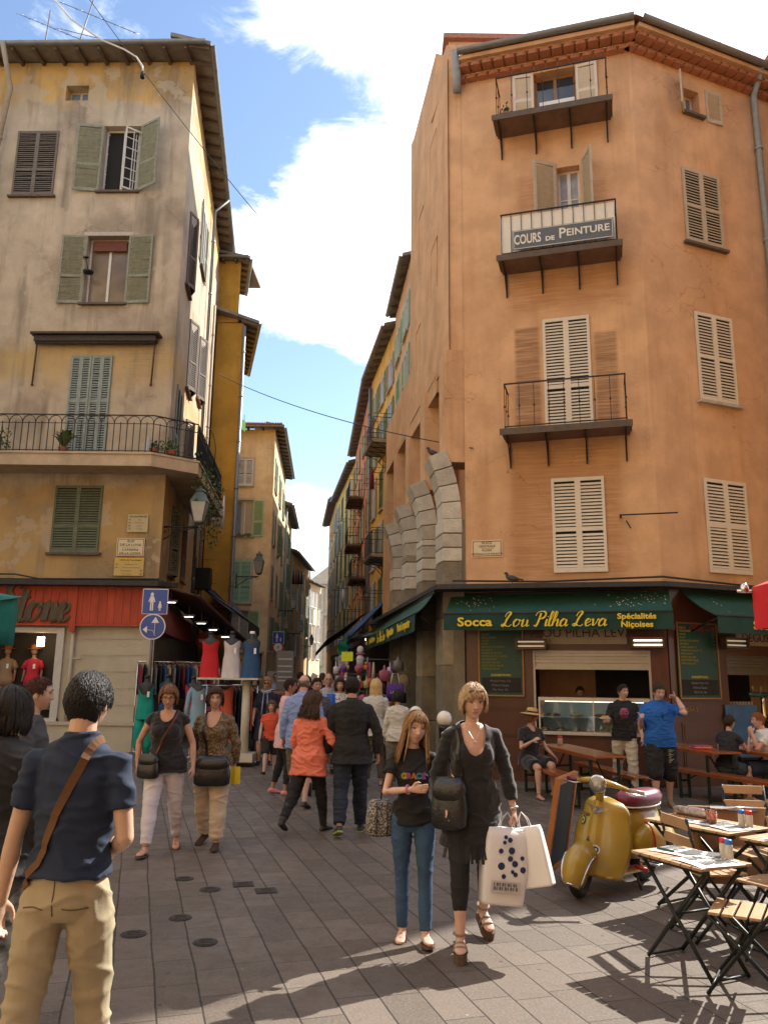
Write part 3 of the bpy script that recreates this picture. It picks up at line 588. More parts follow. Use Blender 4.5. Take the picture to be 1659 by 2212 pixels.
for k,tt in enumerate(['Chapelle Ste Croix','Chapelle de la Visitation','Palais de Justice','Cours Saleya']):
    arrow(s3,-.3 if k<2 else .3,.06-.08*k,(-1,0) if k<2 else (1,0),.035); text('lettering',tt,.045,M('faint_text'),s3,(.05 if k<2 else -.06,-.022,.06-.08*k))
# ======== orange building on the right ========
P0=(1.62,15.5); P1=(5.1,14.5); P2=(9.2,16.15); PB=(.05,25.4)
O=(P1[0],P1[1])
mO=plaster('orange_plaster',(.67,.415,.235),(.43,.23,.11),(.65,.40,.235),.3,.42,seed=8.3)
ob=empty('apartment_building',(P1[0],P1[1],0),label='tall orange plaster corner building on the right with iron balconies and stone piers',cat='building')
F1=Wall(ob,P0,P1,3.55,15.3,None); 
# stains: ghosts of old open shutters, damp under balconies (worn render with shapes of their own)
dx=[(-2.0-3.48+3.38+.0,0,0,0,0,0,0)]
def bx(s0,s1,z0,z1,col,soft,al):   # wall coordinate -> building x
    k=(P1[0]-P0[0])/F1.len; return (s0*k-(P1[0]-P0[0]),s1*k-(P1[0]-P0[0]),z0,z1,col,soft,al)
sc1=(.17,.085,.045)
mO1=plaster('orange_plaster_stained',(.67,.415,.235),(.43,.23,.11),(.65,.40,.235),.3,.42,seed=8.3,boxes=[bx(.95,3.0,3.7,6.4,(.40,.20,.085),.16,.8),bx(1.05,1.55,6.6,8.85,sc1,.05,.75),bx(2.62,3.05,6.6,8.6,sc1,.05,.75),bx(1.2,1.6,10.5,12.3,(.38,.18,.09),.1,.6),bx(2.5,3.0,10.6,12.,(.38,.18,.09),.08,.55),bx(.9,3.3,9.2,10.1,(.40,.19,.08),.2,.7),bx(1.,3.2,13.,13.5,(.45,.21,.1),.2,.5)])
F1.mat=mO1
F2=Wall(ob,P1,P2,3.55,15.3,mO)
b1=F1.window(1.62,13.62,.86,1.62 if 0 else .95*1.0+.0,None,'open',sill=False,cut=True,depth=.25,pane=glassb,frame=M('brown_frame',(.3,.17,.08),.6)) if 0 else None
d1=F1.window(1.60,13.5,.88,1.3,sh_cream,'open',sill=False,cut=True,wl=.44,depth=.25,pane=glass,frame=M('brown_frame',(.3,.17,.08),.6),name='balcony_door',split=.5,ang=(176,176))
q=MB(); q.box(.10,.86,-.01,.02,.02,.62); q.build('white_door_panel',M('white_panel',(.8,.8,.8),.5,var=.03),d1,(0,.1,0))
balcony(F1,.80,13.42,2.36,.62,h=.95,step=.29)
d2=F1.window(2.02,10.4,.46,2.0,None,'open',sill=False,cut=True,depth=.22,pane=M('curtained_glass',(.28,.29,.29),.3,var=.3,scale=6),bars=2,name='balcony_door')
lm=shutter_mesh(.5,2.1,sh_beige,True,.7); link('shutter',lm,d2,(-.02,-.03,0),(0,0,-R(150))); o2=link('shutter',lm,d2,(.50,-.03,0),(0,0,R(112))); o2.scale=(-1,1,1)
bb2=balcony(F1,.84,10.18,2.36,.62,h=.93,step=.20,knob=False)
cl=MB(); cl.box(.06,2.28,-.545,-.54,.05,.90); cl.box(.045,.05,-.6,-.02,.05,.9)
cl.build('canvas_screen',M('white_canvas',(.74,.70,.60),.7,var=.06,scale=14),bb2)
sg=empty('painting_course_sign',F1.T@Vector((.84+1.27,-.67,10.44)),F1.rz,'dark signboard reading COURS DE PEINTURE hung on the middle balcony railing','sign')
q=MB(); q.box(-.98,.98,-.015,.0,-.2,.22); q.build('board',M('slate_blue_board',(.10,.115,.13),.6,var=.1),sg)
q=MB(); 
for a in ((-.96,.96,.2,.21),(-.96,.96,-.185,-.175),(-.96,-.95,-.18,.2),(.95,.96,-.18,.2)): q.box(a[0],a[1],-.017,-.015,a[2],a[3])
wl_=M('sign_cream_paint',(.72,.7,.62),.6,var=0); q.build('border',wl_,sg)
text('lettering','COURS',.29,wl_,sg,(-.68,-.02,-.0),sx=.56,bold=.006); text('lettering','DE',.13,wl_,sg,(-.24,-.02,-.05),bold=.005,sx=1.1); text('lettering','P',.31,wl_,sg,(0.0,-.02,.02),bold=.004,sx=.9); text('lettering','EINTURE',.21,wl_,sg,(.49,-.02,.02),bold=.004,sx=1.0)
d3=F1.window(1.62,6.62,.92,2.36,sh_cream,'closed',sill=False,split=.62,name='balcony_door')
balcony(F1,.84,6.52,2.36,.62,h=.93,step=.27)
F1.window(1.69,3.8,.99,1.84,sh_cream,'closed',sill=False,split=.55)
w=F2.window(1.40,13.85,.42,.62,None,'open',sill=oldwood,cut=True,depth=.24,pane=glassb,bars=1,name='window')
lm=shutter_mesh(.42,.8,sh_beige,True,0); link('shutter',lm,w,(-.02,-.02,-.05),(0,0,-R(138))); 
o2=link('shutter',lm,w,(.60,-.02,-.05),(0,0,R(176))); o2.scale=(-1,1,1); 
F2.window(1.17,10.72,.99,1.74,sh_beige,'closed',sill=oldwood,split=.5,broken=.3); F2.window(1.22,7.27,.97,1.9,sh_cream,'closed',sill=True,split=.5); F2.window(1.14,3.83,1.05,1.84,sh_cream,'closed',sill=False,split=.5)
F1.finish(); F2.finish()
# genoise cornice: two rows of half-round tiles, and gutter
def genoise(wl,z,ext=(0,0)):
    b=MB(); n=int((wl.len+ext[0]+ext[1])/.25)
    b.box(-ext[0],wl.len+ext[1],-.12,0,z+.135,z+.155); b.box(-ext[0],wl.len+ext[1],-.3,0,z+.30,z+.32)
    for row,(pr,zz) in enumerate(((.16,z),(.34,z+.16))):
        for k in range(n+1):
            x=-ext[0]+k*.25+(.125 if row else 0)
            if x>wl.len+ext[1]: continue
            pts=[]; 
            for e in (0,-pr):
                for i in range(7):
                    a=math.pi*i/6; pts.append((x+.11*math.cos(a),e,zz+.105*math.sin(a)+.02))
            vs=pts+[(x,-pr+.05,zz+.05)]
            b.add(vs,[(i,i+1,8+i,7+i) for i in range(6)]+[(7+i,8+i,14) for i in range(6)],1,True)
            b.add(vs,[(7,13,6,0)],1)
    b.box(-ext[0],wl.len+ext[1],-.40,0,z+.32,z+.42)
    o=wl.part(b,'tile_cornice',[mO,M('orange_terracotta',(.42,.17,.085),.85,var=.2,scale=9)],0,0)
    gutter((-ext[0],-.47,z+.50),(wl.len+ext[1],-.47,z+.50),.085,o); return o
genoise(F1,14.86,(.0,.1)); genoise(F2,14.86,(.05,0))
rf=MB(); rf.add([(P0[0]-P1[0]-.0,1.0-.45,15.35),(.0,-.5,15.35),(4.4,1.3,15.35),(4.3,9,16.2),(-4.2,9.5,16.2)],[(0,1,2,3,4)]); rf.build('roof',tile,ob)
downpipe([F2.loc(3.36,15.35,-.40),F2.loc(3.36,14.8,-.1),F2.loc(3.38,3.6,-.1)],.07,ob,M('grey_pipe',(.27,.30,.31),.6,var=.2))
downpipe([F1.loc(-.05,15.4,-.45),F1.loc(-.05,14.9,-.2),F1.loc(-.08,14.6,-.12)],.09,ob,M('grey_pipe'))
iro=MB(); iro.tube([(2.95,-.25,4.82),(3.95,-.25,4.82)],.015,5); iro.tube([(2.95,0,4.82),(2.95,-.25,4.82)],.02,5); iro.tube([(3.05,-.02,4.75),(3.12,-.06,4.6)],.012,5); F1.part(iro,'wall_rod',iron)
s4=plate('street_sign',.60,.34,F1.T@Vector((.42,-.0,4.31)),F1.rz,'street name plate with red border on the orange wall, reading PLACE CENTRALE')
for t,z_,sz in (('PLACE',.11,.062),('CENTRALE',.045,.062),('PLASSA',-.035,.055),('CENTRALA O LA ROUACHA',-.105,.05)): text('lettering',t,sz,sblk,s4,(0,-.022,z_),sx=1.1 if sz>.051 else .95)
q=MB(); q.box(-.1,.12,-.023,-.02,.0,.005); q.build('rule',sred,s4)
# ---- side face along the street: piers, deep slots, stepped parapets ----
def sidept(Y): return 1.05-.118*(Y-15.5)
S=Wall(ob,(.67,20.4),(1.32,15.55),8.5,17.0,mO,z1b=15.7); S2=Wall(ob,PB,(.67,20.4),8.5,9.9,mO,z1b=10.0)       # upper flush wall (left=far)
Sl=S.len
def sw_(Y): # wall coordinate at world Y
    return (20.4-Y)/(20.4-15.55)*Sl
# small upper windows
for (Y_,z,wd,h) in ((17.2,13.3,.8,1.5),(18.8,12.2,.7,1.6),(17.1,10.6,.8,1.3),(19.2,9.6,.7,1.1)):
    S.window(sw_(Y_)-wd/2,z,wd,h,None,'open',sill=False,cut=True,depth=.3,pane=glass)
S.finish(); S2.finish()

mass=MB(); 
def L_(p): return (p[0]-P1[0],p[1]-P1[1])
mass.prism([L_(p) for p in ((1.34,15.6),(1.62,15.52),(1.9,16.3),(1.5,17.4),(1.15,17.2))],8.1,15.65)
mass.prism([L_(p) for p in ((.69,20.38),(1.15,16.9),(2.3,17.3),(2.,20.4))],8.1,16.95)
mass.prism([L_(p) for p in ((1.05,17.3),(1.32,15.75),(2.3,16.2),(2.3,17.3))],15.3,16.15)
mass.build('upper_block',mO,ob)
# slots back wall
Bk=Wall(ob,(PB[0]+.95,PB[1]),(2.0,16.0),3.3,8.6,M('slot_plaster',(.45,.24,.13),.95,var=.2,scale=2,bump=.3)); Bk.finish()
tp=MB(); 
tp.prism([L_(p) for p in ((PB[0],PB[1]),(1.32,15.55),(2.1,15.9),(PB[0]+1.,PB[1]))],8.4,8.5); tp.build('lintel',mO,ob)
for k in range(5):
    Y0=15.5+2.45*k; X0=sidept(Y0)+.17; wy=.62; X1=sidept(Y0+wy)+.17
    ps=MB(); poly=[L_(p) for p in ((X0,Y0),(X0+.42 if k else 1.66,Y0+(.0 if k else .03)),(X1+1.05,Y0+wy),(X1,Y0+wy))]
    ps.prism(poly,(6.1 if k<4 else 3.4),8.52); ps.build('plaster_pier',mO,ob)
    # stone pier: courses of blocks, bending out over the street at the top
    if k<4:
        st=MB(); z=0.; rr=random.Random(30+k); cz=[]
        while z<4.88: h=rr.uniform(.24,.42) if z>3.4 else rr.uniform(.9,1.2); cz.append((z,min(z+h,4.92))); z+=h
        hgt=6.25
        for i,(za,zb_) in enumerate(cz):
            j=rr.uniform(-.006,.006); x0=X0-.06+j; x1=X0+.32+rr.uniform(-.004,.008); y0=Y0-.05+rr.uniform(-.006,.006)
            pl=[L_(p) for p in ((x0,y0),(x1,y0),(x1-.05,Y0+wy),(x0-.1,Y0+wy))]
            st.prism(pl,za+.02,zb_-.006,rr.choice([0,2,2,3]) if za>3 else rr.choice([1,3,1]))
        core=[L_(p) for p in ((X0-.04,Y0-.02),(X0+.38,Y0-.02),(X0+.36,Y0+wy-.02),(X0-.14,Y0+wy-.02))]; st.prism(core,0,4.92,1)
        # curved voussoirs
        n=4; R_=3.0; cx=X0-.06-R_   # arc centre to the left at height 5.2
        for i in range(n):
            a0=math.radians(6.3*i); a1=math.radians(6.3*(i+1)-.35)
            def pt(a,r): return (cx+r*math.cos(a),4.92+r*math.sin(a))
            ri=R_; ro=R_+.38
            m3=4; prof=[pt(a0+(a1-a0)*q_/m3,ri) for q_ in range(m3+1)]+[pt(a1-(a1-a0)*q_/m3,ro) for q_ in range(m3+1)]; np_=len(prof)
            vs=[(p[0]-P1[0]-(.06 if y>Y0 else 0),y-P1[1],p[1]) for y in (Y0-.05,Y0+wy) for p in prof]
            st.add(vs,[tuple(range(np_-1,-1,-1)),tuple(range(np_,2*np_))]+[(q_,(q_+1)%np_,np_+(q_+1)%np_,np_+q_) for q_ in range(np_)],rr.choice([0,2]))
        st.build('stone_pier',[stone,stone_d,M('light_block',(.56,.53,.46),.9,var=.15,scale=6,bump=1.,bscale=30),M('brown_block',(.30,.26,.19),.95,var=.3,scale=6,bump=1.,bscale=24)],ob,bev=.012)
# wall filling between stone piers at ground floor
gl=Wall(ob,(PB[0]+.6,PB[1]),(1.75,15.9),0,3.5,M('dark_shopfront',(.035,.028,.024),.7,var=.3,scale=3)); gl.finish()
# dark back mass, rear
bk=MB(); bk.prism([L_(p) for p in ((2.1,16.3),(9.1,16.6),(9.0,25.2),(1.3,25.2))],.0,15.2); bk.build('rear_wing',mO,ob)
# neighbour beyond the pipe and off to the right: casts the square's shade
nb=empty('neighbour_house',(9.05,13.62,0),label='plain orange house front just beyond the right edge of the picture',cat='building')
q=MB(); q.prism([(0,0),(4.2,3.5),(4.2,12),(.25,12),(.2,2.62)],0,16.2); q.build('wall',mO,nb); 
q=MB(); q.prism([(-.1,-.15),(4.4,3.5),(4.4,12),(-.02,12)],16.2,16.4); q.build('roof',tile,nb)
tw=empty('hidden_shade_tower',(2.2,25.3,0),label='tall plastered house behind the orange corner building',cat='building')  # added block, out of view, only shades the left corner building's side wall
q=MB(); q.box(0,9,0,4.2,0,25); q.build('wall',mO,tw); q=MB(); q.box(-.2,9.2,-.2,4.4,25,25.2); q.build('roof',tile,tw)
# ======== socca shopfront on the orange building ========
grn=M('green_canvas',(.010,.066,.047),.8,var=.25,scale=7,bump=.2); grv=M('green_valance',(.008,.045,.035),.85,var=.2,scale=7)
yel=M('yellow_lettering',(.75,.58,.03),.6,var=0)
wood=M('red_brown_joinery',(.085,.028,.014),.45,var=.25,scale=5,coat=.2,stretch=(1,1,.2)); woodl=M('joinery_moulding',(.13,.05,.02),.45,var=.2,coat=.2)
def awning(wl,x0,x1,ztop,zout,out,val,parent,name='awning',slant=0,flecks=0):
    b=MB(); n=24
    def f(u,v): return (x0+(x1-x0)*u+slant*v*(1 if u>.5 else -1)*0,-out*v-.05,ztop+(zout-ztop)*v-.05*math.sin(math.pi*v)+.008*math.sin(u*22))
    b.sheet(f,n,6,0); b.sheet(lambda u,v:(f(u,v)[0],f(u,v)[1]+.01,f(u,v)[2]-.012),n,6,0)
    o=wl.part(b,name,grn); v=MB(); v.sheet(lambda u,vv:(x0+(x1-x0)*u,-out-.06-.02*math.sin(u*40)*vv,zout-val*vv),60,3)
    v.sheet(lambda u,vv:(x0+(x1-x0)*u,-out-.052-.02*math.sin(u*40)*vv,zout-val*vv),60,3)
    va=v.build('valance',grv,o); t=MB(); t.tube([(x0,-out-.05,zout),(x1,-out-.05,zout)],.022,6); t.tube([(x0,-.04,ztop),(x1,-.04,ztop)],.04,6)
    for xx in (x0+.15,(x0+x1)/2,x1-.15): t.tube([(xx,-.05,zout-.25),(xx,-out*.55,zout-.1),(xx,-out,zout-.02)],.018,5)
    t.build('awning_frame',M('dark_frame',(.03,.03,.03),.5,metal=.5),o)
    for k in range(flecks):
        pass
    if flecks:
        q=MB(); r=random.Random(5)
        for k in range(flecks):
            c=r.choice([.12,.15,.86,.8,.93]); u=min(.98,max(.02,c+r.gauss(0,.05))); vv=abs(r.gauss(.3,.2)); 
            if vv>.9: continue
            p=f(u,vv); s_=r.uniform(.004,.016); q.add([(p[0]-s_,p[1],p[2]+.006+s_),(p[0],p[1],p[2]+.006-s_),(p[0]+s_,p[1],p[2]+.006+s_*.3)],[(0,1,2)])
        q.build('pigeon_droppings',M('white_splashes',(.5,.52,.48),.9,var=0),o)
    return o
canopy=empty('shop_awning',(P1[0],P1[1],0),label='dark green awning lettered Socca, Lou Pilha Leva and Spécialités Niçoises',cat='awning',group='green awnings of the corner eatery')
F1.bld=canopy; F1.o=Vector((P1[0],P1[1],0))
a1=awning(F1,-.28,3.72,3.42,2.98,.78,.30,canopy,'canvas',flecks=90)
def wtext(wl,fn,txt,x,z,y,size,mat,par,**k):
    o=fn('lettering',txt,size,mat,par,wl.loc(x,z,y),wl.rz,**k); return o
wtext(F1,text,'Socca',.30,2.82,-.87,.22,yel,canopy,bold=.006,sx=1.25)
wtext(F1,script,'Lou Pilha Leva',1.70,2.85,-.88,.27,yel,canopy,wd=.04,sx=.98)
wtext(F1,text,'Spécialités',3.12,2.90,-.87,.135,yel,canopy,bold=.004,sx=1.15); wtext(F1,text,'Niçoises',3.12,2.76,-.87,.135,yel,canopy,bold=.004,sx=1.15)
canopy2=empty('shop_awning',(P1[0],P1[1],0),label='second green awning lettered Socca, cut by the right edge behind the red parasol',cat='awning',group='green awnings of the corner eatery')
F2.bld=canopy2; a2=awning(F2,.35,4.2,3.46,2.93,.85,.30,canopy2,'canvas',flecks=12)
wtext(F2,text,'Socca',1.42,2.78,-.93,.20,yel,canopy2,bold=.006,sx=1.2); wtext(F2,script,'Lou Pilha Leva',3.05,2.82,-.94,.3,yel,canopy2,wd=.035)
canopy3=empty('shop_awning',(P1[0],P1[1],0),label='long narrow green awning lettered Dégustation and Vente à emporter, down the street side',cat='awning',group='green awnings of the corner eatery')
SW=Wall(canopy3,(-.12,25.2),(1.02,15.25),0,3.4,None)
awning(SW,.1,SW.len,3.42,3.02,.35,.34,canopy3,'canvas')
for t,s_,z_ in (('Vente à emporter',SW.len-1.3,.24),('Dégustation',SW.len-3.5,.24)): wtext(SW,text,t,s_,2.86,-.46,z_,yel,canopy3,bold=.006,sx=1.05)
wtext(SW,script,'Lou Pilha Leva',SW.len-5.4,2.84,-.46,.26,yel,canopy3,wd=.04); wtext(SW,text,'Spécialités Niçoises',SW.len-7.6,2.86,-.46,.20,yel,canopy3,bold=.006); wtext(SW,text,'Socca',SW.len-9.2,2.86,-.46,.2,yel,canopy3,bold=.006)
# canopy lead strip
F1.bld=ob; F2.bld=ob
ld=MB(); ld.prism([L_(p) for p in ((1.0,14.95),(5.0,14.05),(9.4,15.8),(9.3,16.2),(5.1,14.5),(1.62,15.5),(0.0,25.4),(-.45,25.4))],3.46,3.55)
ld.tube([L_((1.3,14.95))+(3.62,),L_((3.,14.75))+(3.60,),L_((5.05,14.3))+(3.66,),L_((7.,15.1))+(3.6,),L_((9.2,16.))+(3.6,)],.02,5)
ld.build('lead_flashing',M('dark_lead'),ob)
cor=MB()
# shopfront joinery F1
def sf(wl,x0,x1,z0,z1,mat,name,y0=-.06,y1=.0,inset=None):
    b=MB(); b.box(x0,x1,y0,y1,z0,z1)
    if inset:
        for (a,c) in inset: b.box(x0+.06,x1-.06,y0-.014,y0,a,c); b.box(x0+.10,x1-.10,y0-.024,y0-.014,a+.04,c-.04)
    return wl.part(b,name,mat)
sf(F1,-.28,-.02,0,3.5,stone_d,'corner_pier',-.12,.1)
sf(F1,0,1.25,0,3.46,wood,'panelling',-.07,.1,[(.2,.7),(.78,1.2),(1.26,1.44)])
sf(F1,3.34,3.64,0,3.46,wood,'panelling',-.07,.1,[(.2,1.1),(1.2,2.0)])
sf(F1,1.25,3.34,2.35,3.46,wood,'panelling',-.05,.1); sf(F1,1.25,3.34,0,.86,wood,'counter_front',-.05,.1,[(.1,.78)])
sf(F1,1.45,2.95,2.46,2.80,M('beige_fascia',(.42,.36,.25),.6,var=.12),'name_board',-.09,-.052)
text('lettering','LOU PILHA LEVA',.24,M('dark_red_letters',(.10,.03,.015),.5,var=0),ob,F1.loc(2.2,2.66,-.1),F1.rz,sx=.98)
rs=MB()
for k in range(5): rs.box(1.27,3.32,.0-.02*(k%2),.05,2.06+.06*k,2.06+.06*k+.056)
rs.box(1.27,3.32,-.03,.05,2.0,2.06); rs.box(1.25,1.29,-.05,.06,.86,2.35); rs.box(3.3,3.34,-.05,.06,.86,2.35)
F1.part(rs,'roller_shutter',M('shutter_metal',(.42,.41,.38),.45,metal=.5,var=.1))
hb=MB(); 
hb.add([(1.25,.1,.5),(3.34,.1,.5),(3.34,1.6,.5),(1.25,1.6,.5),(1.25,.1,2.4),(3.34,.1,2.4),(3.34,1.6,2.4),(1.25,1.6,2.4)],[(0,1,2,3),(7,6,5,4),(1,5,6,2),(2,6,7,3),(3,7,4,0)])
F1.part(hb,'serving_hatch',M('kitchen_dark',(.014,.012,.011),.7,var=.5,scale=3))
# glass display case (a thing on the counter)
dc=empty('display_case',F1.T@Vector((1.34,-.02,.84)),F1.rz,'lit glass counter case with trays of socca and pastries in the serving hatch','display case')
b=MB(); b.box(0,1.95,-.12,.5,0,.06); b.box(0,1.95,-.12,.5,.60,.66); b.box(0,.03,-.12,-.09,.06,.6); b.box(1.92,1.95,-.12,-.09,.06,.6); b.box(.96,.98,-.12,-.10,.06,.6)
b.build('case_frame',M('case_metal',(.55,.53,.48),.35,metal=.4,var=.05),dc)
b=MB(); b.box(.03,1.92,-.11,-.105,.06,.6); gp=b.build('glass_front',M('case_glass',(.8,.9,.9),.03,var=0,trans=1.,spec=.6),dc)
b=MB(); b.box(.03,1.92,-.08,.45,.30,.315); b.box(.03,1.92,.44,.46,.06,.6); b.build('shelf',M('case_blue_white',(.40,.52,.62),.3,var=.15),dc)
b=MB(); b.box(.1,1.85,.1,.12,.575,.59); b.build('tube_light',M('case_light',(1,.95,.8),.5,var=0,emit=((1,.92,.75),1.3)),dc)
fr=random.Random(3)
for k in range(7):
    t=MB(); x=.12+.26*k; t.lathe([(.10,0),(.115,.015),(.1,.018)],12,T=Matrix.Translation((x,0,.07)))
    t.build('tray',M('steel_tray',(.5,.5,.5),.3,metal=.8),dc)
    t=MB(); 
    for j in range(4): t.ell((x+fr.uniform(-.05,.05),fr.uniform(-.04,.04),.10),(.045,.04,.022),8)
    t.build('pastry',[M('golden_crust',(.5,.27,.07),.6,var=.3,scale=40),M('dark_tart',(.2,.08,.03),.6,var=.3,scale=40),M('pale_roll',(.55,.45,.3),.6,var=.2,scale=40)][k%3],dc)
for k in range(4):
    t=MB(); t.lathe([(.0,0),(.12,.01),(.14,.03),(.08,.05),(.02,.055)],14,T=Matrix.Translation((.25+.42*k,.05,.32))); t.build('pastry',[M('dark_tart'),M('golden_crust')][k%2],dc)
# menu boards
def menu(wl,x0,x1,z0,z1,lab):
    e=empty('menu_board',wl.T@Vector(((x0+x1)/2,-.075,(z0+z1)/2)),wl.rz,lab,'menu board','green menu boards beside the serving hatches'); w_=x1-x0; h_=z1-z0
    b=MB(); b.box(-w_/2,w_/2,-.03,0,-h_/2,h_/2); b.build('board',M('board_green',(.008,.06,.045),.5,var=.1),e)
    b=MB(); f=.025
    for q in ((-w_/2,w_/2,h_/2-f,h_/2),(-w_/2,w_/2,-h_/2,-h_/2+f),(-w_/2,-w_/2+f,-h_/2,h_/2),(w_/2-f,w_/2,-h_/2,h_/2)): b.box(q[0],q[1],-.045,-.03,q[2],q[3])
    b.build('gilt_frame',M('gilt',(.30,.17,.05),.45,metal=.3,var=.2),e)
    b=MB(); b.box(-w_/2+.06,w_/2-.06,-.038,-.03,-h_/2+.07,-h_/2+.34); b.build('slate',M('chalk_slate',(.02,.02,.02),.8,var=.3,scale=10),e)
    ym=M('board_yellow',(.30,.30,.03),.6,var=0); L1=['SOCCA','PISSALADIERE','FARCIS','PIZZA','BEIGNETS DE SARDINES','BEIGNETS','TOURTE DE BLETTES','TOURTE DE COURGETTES','PAN BAGNAT','SALADE NIÇOISE','ASSORTIMENT NIÇOIS','TARTE DU JOUR']
    for k,t in enumerate(L1):
        z=h_/2-.1-.058*k; text('lettering',t,.048,ym,e,(-w_/2+.06,-.034,z),align='LEFT',sx=.85 if len(t)>15 else .95,shear=.15)
        text('lettering',['2,80','2,80','8,00','3,00','8,00','7,50','3,00','3,00','4,50','8,00','9,00','3,00'][k],.045,M('chalk_grey',(.12,.13,.12),.8,var=0),e,(w_/2-.1,-.034,z),sx=.9)
    text('lettering','SUGGESTIONS :',.055,M('board_yellow2',(.45,.42,.05),.6,var=0),e,(0,-.034,-h_/2+.385),bold=.002,shear=.15)
    for k,t in enumerate(['Moules Frites 12e','Polenta Daube','Plat Frais 10e']): text('lettering',t,.06,M('chalk_grey2',(.2,.2,.2),.8,var=0),e,(-.02,-.04,-h_/2+.28-.08*k),shear=.2,sx=.9)
    return e
menu(F1,.24,1.09,1.5,2.74,'green menu board with yellow lines and a slate, left of the serving hatch')
m2=menu(F2,.16,1.10,1.5,2.86,'green menu board with yellow lines right of the serving hatch, behind the phone man')
script('lettering','Lou Pilha Leva',.16,M('board_red',(.3,.02,.015),.6,var=0),m2,(0,-.034,.60),wd=.04)
# infrared heaters
def heater(wl,x,z,lab,lit=1):
    e=empty('patio_heater',wl.T@Vector((x,-.30,z)),wl.rz,lab,'heater','twin-bar heaters under the green awnings'); b=MB(); b.box(-.28,.28,.02,.06,-.09,.10); b.box(-.28,.28,-.08,.02,.085,.10); b.box(-.28,.28,-.08,.02,-.09,-.075); b.box(-.28,-.26,-.08,.02,-.09,.1); b.box(.26,.28,-.08,.02,-.09,.1); b.box(-.02,.02,.06,.28,-.02,.02); b.build('housing',M('heater_brown',(.10,.06,.045),.4,metal=.5),e)
    for zz in (-.035,.045):
        q=MB(); q.tube([(-.24,-.02,zz),(.24,-.02,zz)],.014,6); q.build('heating_tube',M('tube_bright' if lit else 'tube_pale',(.75,.68,.5),.3,var=0,emit=((1,.85,.55),1.6 if lit else .15)),e)
heater(F1,1.25,2.45,'twin-bar heater at the left end of the beige name board',0); heater(F1,3.3,2.47,'brightest twin-bar heater, at the right end of the beige name board'); heater(F2,1.32,2.5,'twin-bar heater right of the second menu board',0)
# F2 shopfront
sf(F2,.0,.14,0,3.46,wood,'panelling',-.07,.1); sf(F2,.14,1.34,0,3.46,wood,'panelling',-.05,.1,[(.2,.7),(.78,1.1),(1.2,1.42)])
text('lettering','BARS',.10,M('gilt'),ob,F2.loc(.42,1.31,-.085),F2.rz,sx=1.2); 
sf(F2,1.34,4.45,2.3,3.46,wood,'panelling',-.05,.1); sf(F2,1.6,3.6,2.48,2.78,M('beige_fascia'),'name_board',-.09,-.052)
text('lettering','DEGUSTATION',.22,M('dark_red_letters'),ob,F2.loc(2.45,2.62,-.1),F2.rz,sx=.98)
rs=MB()
for k in range(5): rs.box(1.36,4.4,-.02*(k%2),.05,2.02+.06*k,2.02+.06*k+.056)
rs.box(1.36,4.4,-.03,.05,1.94,2.02); F2.part(rs,'roller_shutter',M('shutter_metal_dark',(.14,.14,.14),.5,metal=.5))
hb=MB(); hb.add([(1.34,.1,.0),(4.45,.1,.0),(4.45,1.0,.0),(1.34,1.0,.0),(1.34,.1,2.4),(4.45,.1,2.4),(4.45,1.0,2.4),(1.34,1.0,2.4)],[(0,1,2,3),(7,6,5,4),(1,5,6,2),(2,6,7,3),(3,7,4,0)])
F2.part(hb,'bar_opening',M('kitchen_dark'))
q=MB(); q.box(1.4,4.4,.1,.5,0,1.08); q.box(1.38,4.4,.04,.5,1.08,1.14); F2.part(q,'bar_counter',M('bar_black',(.02,.018,.018),.4))
fp=F2.T
for k in range(9):
    t=MB(); t.lathe([(.035,0),(.04,.02),(.033,.16),(.03,.30),(.035,.31)],8); o=t.build('glass_stack',M('stack_glass',(.35,.36,.36),.2,var=.2),None,fp@Vector((1.5+.075*k,.18,1.14))); tag(o,'stack of upturned glasses on the dark bar counter behind the seated pair','glasses','stacks of glasses on the bar counter')
bt=empty('beer_tap',fp@Vector((2.42,.2,1.14)),F2.rz,'chrome beer tap column with a row of handles on the dark bar counter','beer tap')
q=MB(); q.lathe([(.07,0),(.05,.03),(.04,.3),(.05,.42)],10); q.build('column',M('chrome',(.6,.6,.6),.15,metal=1,var=0),bt)
q=MB(); q.tube([(-.35,0,.44),(.35,0,.44)],.05,8); q.build('bar',M('tap_teal',(.05,.15,.18),.3,metal=.5),bt)
for k in range(4): q=MB(); q.tube([(-.3+.2*k,-.04,.46),(-.3+.2*k,-.07,.60)],.022,6); q.build('tap_handle',M('tap_gold',(.35,.3,.18),.4,metal=.4),bt)
po=empty('drinks_poster',(6.55,14.95,.98),.3,'blue drinks poster standing low behind the seated pair','poster')
q=MB(); q.box(-.35,.35,-.02,0,-.5,.42); q.build('sheet',M('poster_blue',(.03,.12,.30),.5,var=.5,scale=3),po)
